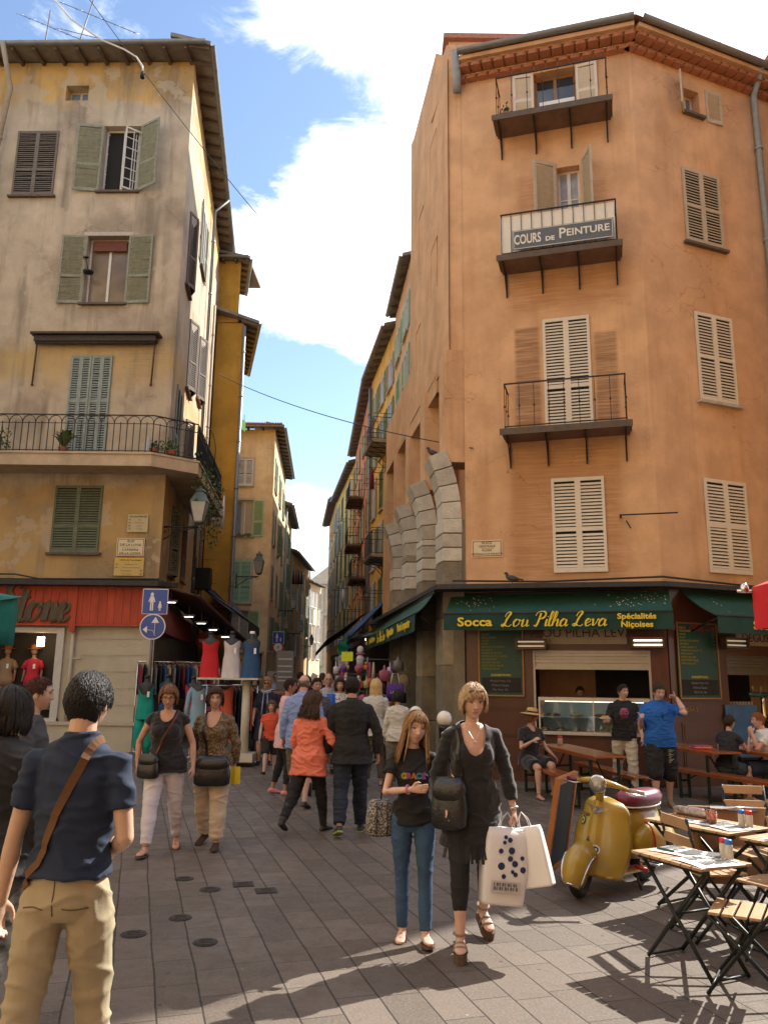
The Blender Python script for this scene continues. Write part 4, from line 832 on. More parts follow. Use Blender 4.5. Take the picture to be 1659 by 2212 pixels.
# ======== beer tables and benches ========
tw_=M('varnished_pine',(.30,.085,.022),.28,var=.2,scale=3,stretch=(8,.6,8),coat=.5,spec=.6); gfr=M('green_trestle',(.012,.03,.022),.5,metal=.3)
def trestle(name,L0,W,h,lab,cat,loc,rz,grp):
    e=empty(name,loc,rz,lab,cat,grp); b=MB(); b.box(-L0/2,L0/2,-W/2,W/2,h-.028,h); b.build('top',tw_,e,bev=.004)
    b=MB(); b.box(-L0/2+.02,L0/2-.02,-W/2+.02,-W/2+.05,h-.06,h-.028); b.box(-L0/2+.02,L0/2-.02,W/2-.05,W/2-.02,h-.06,h-.028); b.build('apron',tw_,e)
    for s_ in (-1,1):
        b=MB(); x=s_*(L0/2-.2); v=W/2-.04
        for y in (-v,v): b.box(x-.018,x+.018,y-.018,y+.018,0,h-.03)
        b.box(x-.015,x+.015,-v,v,.02,.05); b.box(x-.015,x+.015,-v,v,h*.55,h*.55+.03); b.tube([(x,0,h*.55),(x-s_*.35,0,h-.05)],.012,4,sm=False)
        b.build('leg_frame',gfr,e)
    return e
az=R(-81)
tg='varnished folding tables outside the eatery'; bg_='varnished folding benches outside the eatery'
T1=trestle('beer_table',2.2,.5,.76,'orange varnished folding table in front of the serving hatch, sauce jar on it','table',(3.05,12.75,0),az,tg)
trestle('beer_bench',2.2,.25,.45,'varnished bench on the left side of the hatch table, seated woman at its end','bench',(2.62,12.9,0),az,bg_)
trestle('beer_bench',2.2,.25,.45,'varnished bench on the far right side of the hatch table','bench',(3.58,13.1,0),az,bg_)
trestle('beer_table',2.2,.5,.76,'varnished folding table right of the phone man with a red book on it','table',(5.05,13.6,0),az,tg)
trestle('beer_bench',2.2,.25,.45,'varnished bench on which the dark haired seated woman leans, right of the phone man','bench',(5.15,12.45,0),R(-70),bg_)
trestle('beer_table',2.2,.5,.76,'varnished folding table between the two people sitting at the right','table',(6.05,12.35,0),az,tg)
trestle('beer_bench',2.2,.25,.45,'varnished bench beneath the man in white at the right','bench',(6.75,12.5,0),az,bg_)
j=empty('sauce_jar',(2.93,13.55,.76),0,'small sauce jar with red lid on the hatch table','jar')
q=MB(); q.lathe([(.04,0),(.045,.02),(.045,.1),(.035,.12)],12); q.build('jar_body',M('sauce_glass',(.35,.25,.18),.2,var=.2),j); q=MB(); q.lathe([(.04,.12),(.04,.15)],12); q.build('lid',M('red_plastic',(.45,.02,.02),.4,var=0),j)
bk_=MB(); bk_.box(-.14,.14,-.1,.1,0,.025); bk_.box(-.13,.13,-.1,.1,.025,.04,1); bk_.box(-.14,.14,-.1,.1,.04,.06,2)
tag(bk_.build('book',[M('red_plastic'),M('yellow_page',(.6,.5,.15),.6),M('pink_cover',(.45,.08,.2),.5)],None,(5.05,13.05,.76)),'pink and red books lying on the table right of the phone man','books')
# pillar bollards
for x,y,lab in ((.87,11.4,'black bollard with a white ball top, right of the girl'),(.55,13.3,'black bollard with a white ball top, behind the girl and left of its twin')):
    e=empty('bollard',(x,y,0),0,lab,'bollard','black bollards with white ball tops'); q=MB(); q.lathe([(.09,0),(.09,.08),(.075,.1),(.075,1.1),(.085,1.12),(.085,1.16),(.04,1.18)],16); q.build('post',M('bollard_black',(.015,.015,.017),.35,metal=.3),e)
    q=MB(); q.ell((0,0,1.26),(.105,.105,.105),18); q.build('ball',M('bollard_white',(.75,.73,.68),.35,var=.04),e)
# pigeons
def pigeon(loc,rz,lab):
    b=MB(); b.loft([(0,-.19,.085,.02,.01),(0,-.12,.09,.035,.02),(0,-.05,.10,.055,.045),(0,.03,.115,.06,.055)],10); b.ell((0,0,.10),(.06,.12,.058),12,rot=Matrix.Rotation(R(15),3,'X')); b.ell((0,.095,.155),(.03,.035,.05),10); b.ell((0,.115,.20),(.026,.034,.026),10); b.tube([(0,.14,.2),(0,.165,.193)],[.008,.003],5); b.tube([(0,-.08,.1),(0,-.2,.07)],[.04,.025],6,flat=.4)
    for s_ in (-1,1): b.tube([(s_*.02,0,.07),(s_*.02,.01,0),(s_*.02,.035,.003)],.006,4)
    o=b.build('pigeon',M('pigeon_grey',(.045,.047,.055),.6,var=.4,scale=20),None,loc,rz); return tag(o,lab,'pigeon')
pigeon(F1.T@Vector((.95,-.42,3.56)),R(75),'dark pigeon perched on the flashing above the green awning')
pigeon((1.0,15.72,6.24),R(100),'small dark pigeon perched on the tip of the nearest stone pier')

# ======== buildings down the street ========
def shut_far(wl,x,z,w,h,mat,state,**k): return wl.window(x,z,w,h,mat,state,**k)
def house(name,lab,pts,z1,mat,eave_edges,group='old houses lining the narrow street'):
    """pts: list of wall corner points, left-to-right as seen from outside"""
    e=empty('town_house',(pts[0][0],pts[0][1],0),0,lab,'building',group); ws=[]
    for i in range(len(pts)-1): ws.append(Wall(e,pts[i],pts[i+1],0,z1,mat))
    return e,ws
mY=plaster('yellow_plaster',(.72,.51,.17),(.42,.25,.07),(.62,.43,.16),.3,.35,seed=1.3); mPk=plaster('salmon_plaster',(.62,.28,.17),(.4,.17,.1),(.62,.33,.22),.3,.3,seed=4.3)
mPe=plaster('peach_plaster',(.66,.45,.27),(.4,.25,.14),(.6,.42,.26),.3,.3,seed=2.7); mBe=plaster('buff_plaster',(.74,.62,.40),(.32,.22,.11),(.52,.40,.24),.35,.4,seed=6.1)
mMu=plaster('mustard_plaster',(.55,.30,.05),(.30,.16,.035),(.55,.33,.08),.45,.45,seed=5.2); mPa=plaster('pale_plaster',(.62,.52,.38),(.35,.27,.18),(.56,.47,.35),.3,.3,seed=9.4); mOc=plaster('ochre_plaster',(.52,.32,.13),(.28,.17,.08),(.5,.33,.16),.4,.4,seed=12.4)
def win_rows(wl,xs,zs,w,h,mats,states,seed=0,**k):
    r=random.Random(seed)
    for z in zs:
        for x in xs: wl.window(x,z,w,h,r.choice(mats),r.choice(states),pane=r.choice([glass,glassb]),**k)
def hpipe(e,p,z1,r=.07,mat=None): downpipe([(p[0]-e.location.x,p[1]-e.location.y,z1),(p[0]-e.location.x,p[1]-e.location.y,.3)],r,e,mat)
# right side (left=far)
def rightside(lab,near,far,z,mat,over=.6,floors=5,shm=(sh_far,),n=2,w=.95,h=1.75,seed=1,st=('open','closed','open'),z0=4.2,cont=.25,dz=None):
    e,ws=house('',lab,[far,near],z,mat,None); wl=ws[0]; L0=wl.len; dz=dz or (z-z0)/ (floors)
    gap=L0/n
    for f in range(floors):
        for i in range(n):
            x=gap*(i+.5)-w/2; r=random.Random(seed*100+f*7+i)
            wl.window(x,z0+dz*f,w,h if f<floors-1 else h*.75,r.choice(shm),r.choice(st),pane=r.choice([glass,glass,glassb]),surround=M('pale_render'),wl=w/2)
    wl.finish(); eave(e,far,near,z,over,(0,0),e,rise=.3,depth=2,raf=.8)
    b=MB(); d=Vector((near[0]-far[0],near[1]-far[1],0)).normalized(); nrm=Vector((-d.y,d.x,0))
    b.add([Vector((0,0,0)),Vector((near[0]-far[0],near[1]-far[1],0)),Vector((near[0]-far[0],near[1]-far[1],0))+nrm*8,nrm*8]+[v+Vector((0,0,z)) for v in (Vector((0,0,0)),Vector((near[0]-far[0],near[1]-far[1],0)),Vector((near[0]-far[0],near[1]-far[1],0))+nrm*8,nrm*8)],[(1,2,6,5),(2,3,7,6),(3,0,4,7),(4,5,6,7)]); b.build('rear_wall',mat,e)
    return e,wl
Eb,Ew=rightside('peach house with green shutters directly beyond the orange corner building',(.85,25.4),(.38,30.2),16.3,mPe,shm=(sh_mint,sh_far),n=2,seed=2,over=.3)
Fb,Fw_=rightside('bright yellow house with green doors and iron balconies on the right of the street',(.38,30.2),(-.62,36.4),15.9,mY,shm=(sh_far,sh_grey,sh_far),n=3,w=.9,seed=5,over=.45)
balcony(Fw_,3.6,4.2+2.35,2.2,.8,slab=M('balcony_plaster'),step=.14,knob=False); balcony(Fw_,3.6,11.2,2.2,.8,slab=M('balcony_plaster'),step=.14,knob=False)
hpipe(Fb,(-.72,36.3),15.5,.09)
Gb,Gw=rightside('salmon pink house with iron balconies between the two yellow houses',(-.62,36.4),(-1.9,50),16.0,mPk,shm=(sh_far,sh_green),n=4,seed=8,over=.42)
for z_,x_ in ((6.55,9.5),(11.3,6.),(8.9,5.)): balcony(Gw,x_,z_,2.6,.8,step=.2,knob=False)
Hb,Hw=rightside('farther yellow house with grey shutters, beyond the salmon house',(-1.9,50),(-3.75,62),15.6,mY,shm=(sh_grey,sh_far,sh_dgreen),n=4,w=1.1,h=2.1,seed=11,over=.45)
hpipe(Hb,(-1.98,49.9),15,.1,M('yellow_pipe',(.5,.35,.1),.7))
Ib,Iw=rightside('last ochre yellow house at the far right end of the street',(-3.75,62),(-5.15,74),15.9,mOc,shm=(sh_grey,sh_far),n=3,seed=12,over=.6)
# right side ground floor dark shop fronts / stalls line
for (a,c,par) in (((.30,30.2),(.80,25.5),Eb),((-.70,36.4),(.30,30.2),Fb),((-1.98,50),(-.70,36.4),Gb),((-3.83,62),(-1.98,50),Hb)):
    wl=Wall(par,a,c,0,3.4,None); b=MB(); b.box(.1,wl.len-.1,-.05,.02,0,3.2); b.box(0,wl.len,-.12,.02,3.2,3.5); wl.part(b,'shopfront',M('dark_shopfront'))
# left side: B mustard return
Bb,Bw=house('','tall mustard yellow house with a blank wall, just beyond the weathered corner building',[(-7.4,30.5),(-5.85,30.5),(-7.25,36.2),(-8.4,41.9)],16.1,mMu,None)
for w_ in Bw: w_.finish()
e2,w2b=Bb,None
q=MB(); q.prism([(0,.02),(1.3,.02),(.6,3),(0,3)],16.,18.9); q.build('upper_storey',mMu,Bb)
eave(Bb,(-7.4,30.5),(-6.1,30.5),18.9,.3,(0,.35),Bb,rise=.1,depth=3,raf=.5); eave(Bb,(-6.1,30.5),(-6.8,33.5),18.9,.35,(.3,0),Bb,rise=.1,depth=1,raf=.5)
eave(Bb,(-5.85,30.5),(-7.2,36.0),16.05,.6,(.25,.1),Bb,rise=.25,depth=2,raf=.5); q=MB(); q.add([(0,0,16.1),(1.75,-.1,16.1),(1.1,3,17.),(0,3,17.)],[(0,1,2,3)]); q.build('roof_slope',tile,Bb)
downpipe([(1.60,-.14,15.9),(1.60,-.10,4.5),(1.5,-.1,.4)],.075,Bb)
downpipe([(.25,-.1,15.9),(.22,-.1,3.5)],.07,Bb,M('buff_pipe'))
q=MB(); q.box(.1,1.62,-.5,.0,4.35,4.55); q.build('tiled_ledge',tile,Bb)
# C cream house facing us
Cb,Cw=house('','cream house facing the camera with mint shutters and a low terracotta roof, mid street',[(-10,42),(-6.02,42),(-6.75,53)],15.2,mBe,None)
c0=Cw[0]
def cx(X): return X+10
c0.window(cx(-8.0),12.0,.85,1.5,M('white_shutter',(.6,.62,.6),.6),'closed',surround=M('pale_render'))
c0.window(cx(-8.0),9.2,.95,2.0,sh_mint,'open',cut=True,pane=glassb,surround=M('pale_render'),wl=.55)
c0.window(cx(-8.15),5.65,1.15,2.25,sh_mint,'closed',surround=M('pale_render'))
c0.window(cx(-8.05),1.0+2.15,1.0,2.1,sh_mint,'open',cut=True,pane=M('curtained_glass'),surround=M('pale_render'),wl=.55)
c0.z1=15.2; c0.finish()
c1=Cw[1]
for z_ in (3.2,6.0,9.0,12.0):
    for x_ in (1.2,5.0,8.6): c1.window(x_,z_,.9,1.8,sh_far,random.Random(int(z_*10+x_)).choice(['open','closed','ajar']),surround=M('pale_render'))
c1.finish()
fl_=MB(); fr_=random.Random(4)
for k in range(22): fl_.ell((.1+.8*fr_.random(),-.1,9.2+.15*fr_.random()),(.06,.05,.05),6)
c0.part(fl_,'flower_box',M('geranium',(.08,.14,.04),.8,var=.6,scale=30),cx(-8.0),0)
eave(Cb,(-10,42),(-6.02,42),15.2,.5,(0,.45),Cb,rise=.2,depth=.5,raf=.8); eave(Cb,(-6.02,42),(-6.75,53),15.2,.5,(.45,0),Cb,rise=.2,depth=.5,raf=.8)
q=MB(); ap=(2.0,5.,16.9)
r0=[(0,-.5,15.35),(4.5,-.5,15.35),(3.75,11,15.35),(0,11,15.35)]
nn=30
for k in range(nn):   # pantile ridges on the front slope
    x=k*4.5/nn; t=(x/4.5); q.tube([(x,-.5,15.38),(x*.6+ap[0]*.4+.0,ap[1]*.98-.5,15.36+1.5)],.085,5)
q.add([r0[0],r0[1],ap],[(0,1,2)]); q.add([r0[1],r0[2],ap],[(0,1,2)]); q.add([r0[2],r0[3],ap],[(0,1,2)]); q.build('roof',tile,Cb)
an=MB(); an.tube([(1.2,3,16.5),(1.2,3,17.6)],.02,4); an.tube([(1.6,3.4,16.5),(1.6,3.4,17.2)],.02,4); an.build('aerial',iron,Cb)
# ground floor of C: restaurant sign
q=MB(); q.box(cx(-8.6),cx(-6.05),-.12,.0,.3+1.15,1.75); wl=c0
shopC=MB(); shopC.box(cx(-8.7),cx(-6.1),-.14,.0,0,3.0); 
e=empty('restaurant_front',(-10,42,0),0,'low restaurant front with an oval yellow sign under the cream house','shopfront')
q=MB(); q.box(1.4,3.9,-.10,0,.0,.95); q.box(1.4,3.9,-.14,0,.95,1.02); q.build('base',M('pale_render'),e)
# scaled: sign zone z 2.1..3.0
q=MB(); q.box(1.4,3.75,-.10,0,2.15,3.05); q.build('sign_back',M('maroon_board',(.10,.02,.02),.6),e)
q=MB(); q.prism([(.85*math.cos(a),.42*math.sin(a)) for a in [k*math.pi/16 for k in range(32)]],0,.03,T=Matrix.Translation((2.75,-.10,2.6))@Matrix.Rotation(math.pi/2,4,'X')); q.build('oval_sign',M('gold_oval',(.62,.42,.12),.5,var=.25,scale=1.5),e)
text('lettering','Vecchio',.3,M('sign_black'),e,(2.95,-.15,2.72)); text('lettering','Porto Vecchio',.2,M('sign_black'),e,(2.6,-.16,2.02))
q=MB(); q.box(1.3,3.85,-.13,0,1.92,2.14); q.box(1.3,3.85,-.2,0,3.05,3.15); q.build('fascia',M('pale_render'),e)
q=MB(); q.box(1.3,3.1,-.05,.02,0,1.9); q.build('doorway',M('dark_shopfront'),e); q=MB(); q.box(3.1,3.85,-.08,.02,0,1.92); q.build('stone_jamb',M('grey_render',(.36,.33,.28),.9,var=.2,bump=.4),e)
q=MB(); q.box(2.75,3.0,-.2,-.15,1.86,1.92); q.build('warm_lamp',M('lamp_glow_warm'),e)
# D.. left side beyond C
def leftside(lab,near,far,z,mat,over=.5,n=3,floors=4,shm=(sh_far,),w=.9,h=1.7,seed=1,z0=3.6,st=('open','closed','ajar')):
    e,ws=house('',lab,[near,far],z,mat,None); wl=ws[0]; L0=wl.len; dz=(z-z0-.6)/floors; gap=L0/n
    for f in range(floors):
        for i in range(n):
            r=random.Random(seed*100+f*7+i); wl.window(gap*(i+.5)-w/2,z0+dz*f,w,h,r.choice(shm),r.choice(st),surround=M('pale_render'),pane=glass)
    wl.finish(); eave(e,near,far,z,over,(0,0),e,rise=.3,depth=2,raf=.8)
    b=MB(); v=Vector((far[0]-near[0],far[1]-near[1],0)); nn_=Vector((-v.y,v.x,0)).normalized()
    b.add([Vector((0,0,0)),v,v+nn_*6,nn_*6]+[p+Vector((0,0,z)) for p in (Vector((0,0,0)),v,v+nn_*6,nn_*6)],[(1,2,6,5),(2,3,7,6),(3,0,4,7),(4,5,6,7)]); b.build('rear_wall',mat,e)
    hpipe(e,(near[0]+.12,near[1]+.3),z-.2,.06,M('grey_pipe')); return e,wl
leftside('buff house with washing on the left of the narrow street, beyond the cream house',(-6.75,53),(-7.3,62),13.4,mBe,seed=3)
leftside('lower ochre house on the left of the narrow street under the grey gutter',(-7.3,62),(-6.95,74),11.6,mOc,seed=4,shm=(sh_far,sh_grey),n=4)
lf=leftside('sunlit pale house closing the left side of the street in front of the church',(-6.95,74),(-6.1,78.5),10.6,mPa,seed=5,shm=(M('white_shutter'),sh_grey),n=3,w=.8,h=1.5)
# church
ch=empty('church',(-6.4,96,0),0,'pale baroque church front with pediment, small dome and cross at the street end','church')
q=MB(); q.box(-3.5,4,0,6,0,13.2); q.build('facade',M('church_stone',(.55,.47,.36),.9,var=.15,scale=2,bump=.4),ch)
q=MB(); q.add([(-2.6,-.3,13.3),(2.2,-.3,13.3),(-.2,-.3,15.2),(-2.6,1,13.3),(2.2,1,13.3),(-.2,1,15.2)],[(0,1,2),(3,5,4),(0,2,5,3),(1,4,5,2)]); q.box(-2.8,2.4,-.4,.4,13.0,13.35); q.box(-2.8,2.4,-.4,.4,9.2,9.5); q.build('pediment',M('church_stone'),ch)
for x in (-1.9,-.9,.6,1.6): q=MB(); q.lathe([(.28,0),(.22,.3),(.2,3.1),(.3,3.4)],10,T=Matrix.Translation((x,-.2,9.5))); q.lathe([(.28,0),(.22,.3),(.2,5.5),(.3,6)],10,T=Matrix.Translation((x,-.2,3.2))); q.build('column',M('church_stone'),ch)
q=MB(); q.lathe([(1.1,0),(1.15,.6),(.9,1.3),(.5,1.8),(.35,2.0),(.35,2.9),(.45,3.0),(.15,3.4),(.03,3.6),(.03,5.6)],16,T=Matrix.Translation((.1,4,13.6))); q.box(-.45,.65,3.97,4.03,18.2,18.3); q.build('dome_lantern',M('slate_dome',(.28,.30,.30),.7,var=.3),ch)
for x in (-2.5,2.2): q=MB(); q.lathe([(.15,0),(.25,.3),(.1,.8),(.18,1.0),(0.02,1.4)],8,T=Matrix.Translation((x,0,13.35))); q.build('finial',M('church_stone'),ch)
# house behind us and at the sides of the square (real surroundings that shade it)
for (x0,x1,y0,y1,h,lab,mt) in ((-15,15,-15,-8.5,19,'tall plastered house behind the photographer',mPe),(-18,-13,-9,14.5,19,'house along the left side of the square outside the picture',mBe),(12.,18,-9,7.4,19,'house along the right side of the square outside the picture',mMu)):
    e=empty('square_house',(x0,y0,0),0,lab,'building'); q=MB(); q.box(0,x1-x0,0,y1-y0,0,h); q.build('wall',mt,e); q=MB(); q.box(-.4,x1-x0+.4,-.4,y1-y0+.4,h,h+.25); q.build('roof',tile,e)
# ======== people ========
V=Vector
def nrm(v): v=V(v); return v.normalized()
def bake(b,voxel,it=2,fold=0,fs=(7,7,13),cut=None,lump=0,seed=0,fac=.5):
    me=b.mesh('tmp',M('tmpm',var=0)); o=bpy.data.objects.new('tmp',me); COL.objects.link(o)
    m=o.modifiers.new('r','REMESH'); m.mode='VOXEL'; m.voxel_size=voxel; m.adaptivity=0
    if it: s=o.modifiers.new('s','SMOOTH'); s.factor=fac; s.iterations=it
    dg=bpy.context.evaluated_depsgraph_get(); dg.update(); r=bpy.data.meshes.new_from_object(o.evaluated_get(dg)); bpy.data.objects.remove(o); bpy.data.meshes.remove(me)
    if fold or lump:
        ns=[v.normal.copy() for v in r.vertices]
        for v,n in zip(r.vertices,ns):
            p=v.co; d=0
            if fold:
                q=V((p.x*fs[0]+seed,p.y*fs[1]+p.z*3,p.z*fs[2])); a=noise.noise(q); c=noise.noise(q*2.3+V((5,1,2))); a2=noise.noise(V((p.x*fs[0]*.7+p.z*6+seed,p.y*fs[1]*.7,p.z*fs[2]*.5+9))); d+=fold*(1.5*max(0,1-abs(a)*3.2)**1.6+.9*max(0,1-abs(a2)*3.5)**1.6+c*.35-.4)
            if lump: d+=lump*noise.noise(p*7+V((seed,0,0)))
            v.co=p+n*d
    if cut:
        bm=bmesh.new(); bm.from_mesh(r); dl=[f for f in bm.faces if cut(f.calc_center_median())]; bmesh.ops.delete(bm,geom=dl,context='FACES')
        for _ in range(5):
            nw={}
            for v in bm.verts:
                nb_=[e.other_vert(v) for e in v.link_edges if e.is_boundary]
                if len(nb_)==2: nw[v]=(v.co*2+nb_[0].co+nb_[1].co)/4
            for v,c_ in nw.items(): v.co=c_
        bm.to_mesh(r); bm.free()
    for p in r.polygons: p.use_smooth=True
    return r
def limb(b,pts,rs,n=14,flat=None):
    b.tube(pts,list(rs),n,flat=flat)
    for p,r in zip(pts,rs): b.ell(p,(r,r,r),12)
def head_pt(th,ph,inf=0,hs=1.,female=False,face=True):
    dx=math.sin(th)*math.sin(ph); dy=math.sin(th)*math.cos(ph); dz=math.cos(th)
    x=.0745*dx; z=.115*dz; y=(.091*dy**.8 if dy>0 else .1*dy)
    t=max(0,-dz)
    x*=1-(.33 if female else .27)*t**1.7; 
    if dy>0: y*=1-.10*t
    else: y*=1-.42*min(1,t*1.5)
    if face and dy>.15:
        ax_=abs(x); w=.0085+.006*math.exp(-((z+.030)/.010)**2); pz=0
        if -.044<z<.016: pz=(.003+.019*((.016-z)/.046)) if z>-.030 else .022*(z+.044)/.014
        f=math.exp(-(x/w)**2)*pz
        f-=.010*math.exp(-((ax_-.031)/.015)**2-((z-.008)/.011)**2)
        f+=.0045*math.exp(-((z-.027)/.009)**2)*math.exp(-(x/.05)**4)
        f+=.003*math.exp(-((ax_-.042)/.016)**2-((z+.018)/.016)**2)
        f+=.0055*math.exp(-((z+.0565)/.0042)**2)*math.exp(-(x/.022)**4)+.007*math.exp(-((z+.0675)/.005)**2)*math.exp(-(x/.018)**4)-.002*math.exp(-((z+.062)/.0022)**2)*math.exp(-(x/.024)**4)
        f+=.007*math.exp(-((z+.097)/.012)**2-(x/.022)**2)
        y+=f
    p=V((x,y,z))
    if inf: p+=V((dx,dy,dz))*inf
    return p*hs
def add_head(b,T,hs,female,nu=84,nv=60):
    vs=[];fs=[];mi=[]
    for i in range(nv+1):
        th=.02+(math.pi-.04)*i/nv
        for j in range(nu):
            v=(j/nu)*2-1; ph=math.pi*math.copysign(abs(v)**1.45,v); vs.append(T@head_pt(th,ph,0,hs,female))
    for i in range(nv):
        for j in range(nu):
            k=(j+1)%nu; f=(i*nu+j,(i+1)*nu+j,(i+1)*nu+k,i*nu+k); 
            th=.02+(math.pi-.04)*(i+.5)/nv; v=((j+.5)/nu)*2-1; ph=math.pi*math.copysign(abs(v)**1.45,v); p=head_pt(th,ph,0,1,female)
            lip=abs(ph)<.6 and abs(p.x)<.024 and abs(p.z+.0615)<.0105*(1-(p.x/.025)**2)
            b.add([vs[q] for q in f],[(0,1,2,3)],1 if lip else 0,True)
    # ears
    for s in (-1,1):
        b.ell((0,0,0),(.010*hs,.020*hs,.031*hs),10,0,T=T@Matrix.Translation((s*.077*hs,-.008*hs,-.008*hs))@Matrix.Rotation(s*R(12),4,'Z'))
def hair_build(b,T,hs,style,seed=0,dens=1.):
    """style: dict(t=thickness,front,side,back (hairline z), locks=n,length,wave,vol,bangs,tuft)"""
    r=random.Random(seed); S=style; t0=S.get('t',.012); nu,nv=72,40
    zf,zs,zb=S.get('front',.066),S.get('side',.0),S.get('back',-.075)
    def line(ph):
        a=abs(ph)
        if a<.85: return zf-.012*(a/.85)**2
        if a<1.35: return zf-.012+(zs-zf+.012)*((a-.85)/.5)
        if a<1.9: return zs
        return zs+(zb-zs)*min(1,(a-1.9)/.5)
    if S.get('cap',1):
        P=[]
        for i in range(nv+1):
            th=.01+2.55*i/nv
            for j in range(nu):
                ph=-math.pi+2*math.pi*j/nu; q=head_pt(th,ph,0,1,face=False); d=(q.z-line(ph))/.03
                tt=t0*max(0,min(1,d))**.5*(1+.5*noise.noise(q*28+V((seed,0,0))))+ .003*(d>0)
                if S.get('vol'): tt+=S['vol']*max(0,min(1,d*.6))
                P.append((T@(head_pt(th,ph,tt,hs,face=False)),d))
        for i in range(nv):
            for j in range(nu):
                k=(j+1)%nu; f=[i*nu+j,(i+1)*nu+j,(i+1)*nu+k,i*nu+k]
                if min(P[q][1] for q in f)>-.15: b.add([P[q][0] for q in f],[(0,1,2,3)],0,True)
    n=int(S.get('locks',0)*dens); Ln=S.get('length',.1); W=S.get('wave',0); vol=S.get('vol',0)
    for i in range(n):
        ph=r.uniform(-math.pi,math.pi); a=abs(ph); th0=r.uniform(.05,.9); rad=r.uniform(.6,1.)*S.get('rad',.011)
        off=t0+vol+r.uniform(-.002,.008); pts=[]; rs=[]; 
        if a<1.25 and (a>.85 or not S.get('bangs')): ph=math.copysign(r.uniform(1.25,1.7),ph); sweep=True
        else: sweep=False
        bang=a<.8 and S.get('bangs')
        the=1.22+r.uniform(-.06,.06) if bang else (1.75+r.uniform(-.1,.1))
        if bang: the=r.uniform(.98,1.14)
        m=8
        for k in range(m+1):
            u=k/m; th=th0+(the-th0)*u; pp=ph
            if sweep: pp=ph*(.35+.65*u)
            p=head_pt(th,pp,off+.002*math.sin(u*9+i),1,face=False); pts.append(p); rs.append(rad*(.5+.5*min(1,u*3)))
        if not bang:
            L_=Ln*r.uniform(.82,1.05); last=pts[-1].copy(); out=V((last.x,last.y,0)).normalized(); m2=7
            # fall towards the shoulders
            for k in range(1,m2+1):
                u=k/m2; q=last+V((0,0,-L_*u))+out*(S.get('spread',.01)*u-S.get('tuck',0)*u*u)+V((math.sin(u*7+i)*W,math.cos(u*6+i*2)*W,0)); pts.append(q); rs.append(rad*(1-.75*u*u))
        else: rs=[q_*(1-.6*(kk/len(rs))) for kk,q_ in enumerate(rs)]
        b.tube([T@(p*hs) for p in pts],[q*hs for q in rs],5,flat=.45)
    for i in range(int(S.get('tufts',0)*dens)):
        ph=r.uniform(-math.pi,math.pi); th=math.acos(r.uniform(-.55,1)); q=head_pt(th,ph,0,1,face=False)
        if q.z<line(ph)+.006: continue
        l=r.uniform(.5,1.)*S.get('tl',.03); p0=head_pt(th,ph,t0*.5+vol,1,face=False); th2=min(th+ (l/.1),2.4); tw=ph+r.uniform(-.3,.3)
        p1=head_pt((th+th2)/2,(ph+tw)/2,t0+vol+S.get('lift',.004),1,face=False); p2=head_pt(th2,tw,t0+vol+S.get('lift',.004)*.6,1,face=False)
        rk=r.choice([1,1,1.2,1.5]); lf_t=V((0,0,1))*(rk-1)*.0015; b.tube([T@(p*hs) for p in (p0,p1+p1.normalized()*(rk-1)*.003,p2+p2.normalized()*(rk-1)*.004)],[.0026*hs*rk,.0032*hs*rk,.0006],4,flat=.7,sm=True)
HAIR=dict(
 short=dict(t=.007,front=.070,side=.004,back=-.075,tufts=1400,tl=.036,lift=.007),
 thick=dict(t=.008,front=.06,side=.012,back=-.08,tufts=3000,tl=.055,lift=.005,vol=.0),
 bald=dict(t=.003,front=.02,side=.03,back=-.06,cap=0,tufts=0),
 crop=dict(t=.005,front=.074,side=.006,back=-.07,tufts=1300,tl=.028,lift=.006),
 bobs=dict(t=.014,front=.062,side=-.01,back=-.085,locks=150,length=.055,tuck=.02,vol=.006,rad=.012,bangs=True,spread=.012),
 bob=dict(t=.014,front=.062,side=-.03,back=-.09,locks=190,length=.09,tuck=.03,vol=.010,rad=.013,bangs=True,spread=.02),
 pixie=dict(t=.012,front=.066,side=-.005,back=-.08,locks=190,length=.035,tuck=.015,vol=.007,rad=.007,tufts=1500,tl=.06,lift=.007),
 long=dict(t=.010,front=.066,side=-.03,back=-.09,locks=230,length=.25,tuck=-.01,vol=.005,rad=.010,bangs=True,spread=.03),
 longb=dict(t=.010,front=.066,side=-.03,back=-.09,locks=200,length=.22,vol=.006,rad=.011,spread=.02),
 curly=dict(t=.02,front=.062,side=-.03,back=-.09,locks=330,length=.17,wave=.012,vol=.022,rad=.010,spread=.07))
def hairmat(name,col): return M(name,col,.5,var=.4,scale=9,stretch=(14,14,1.5),bump=.6,bscale=16,spec=.35)
PANTS={}
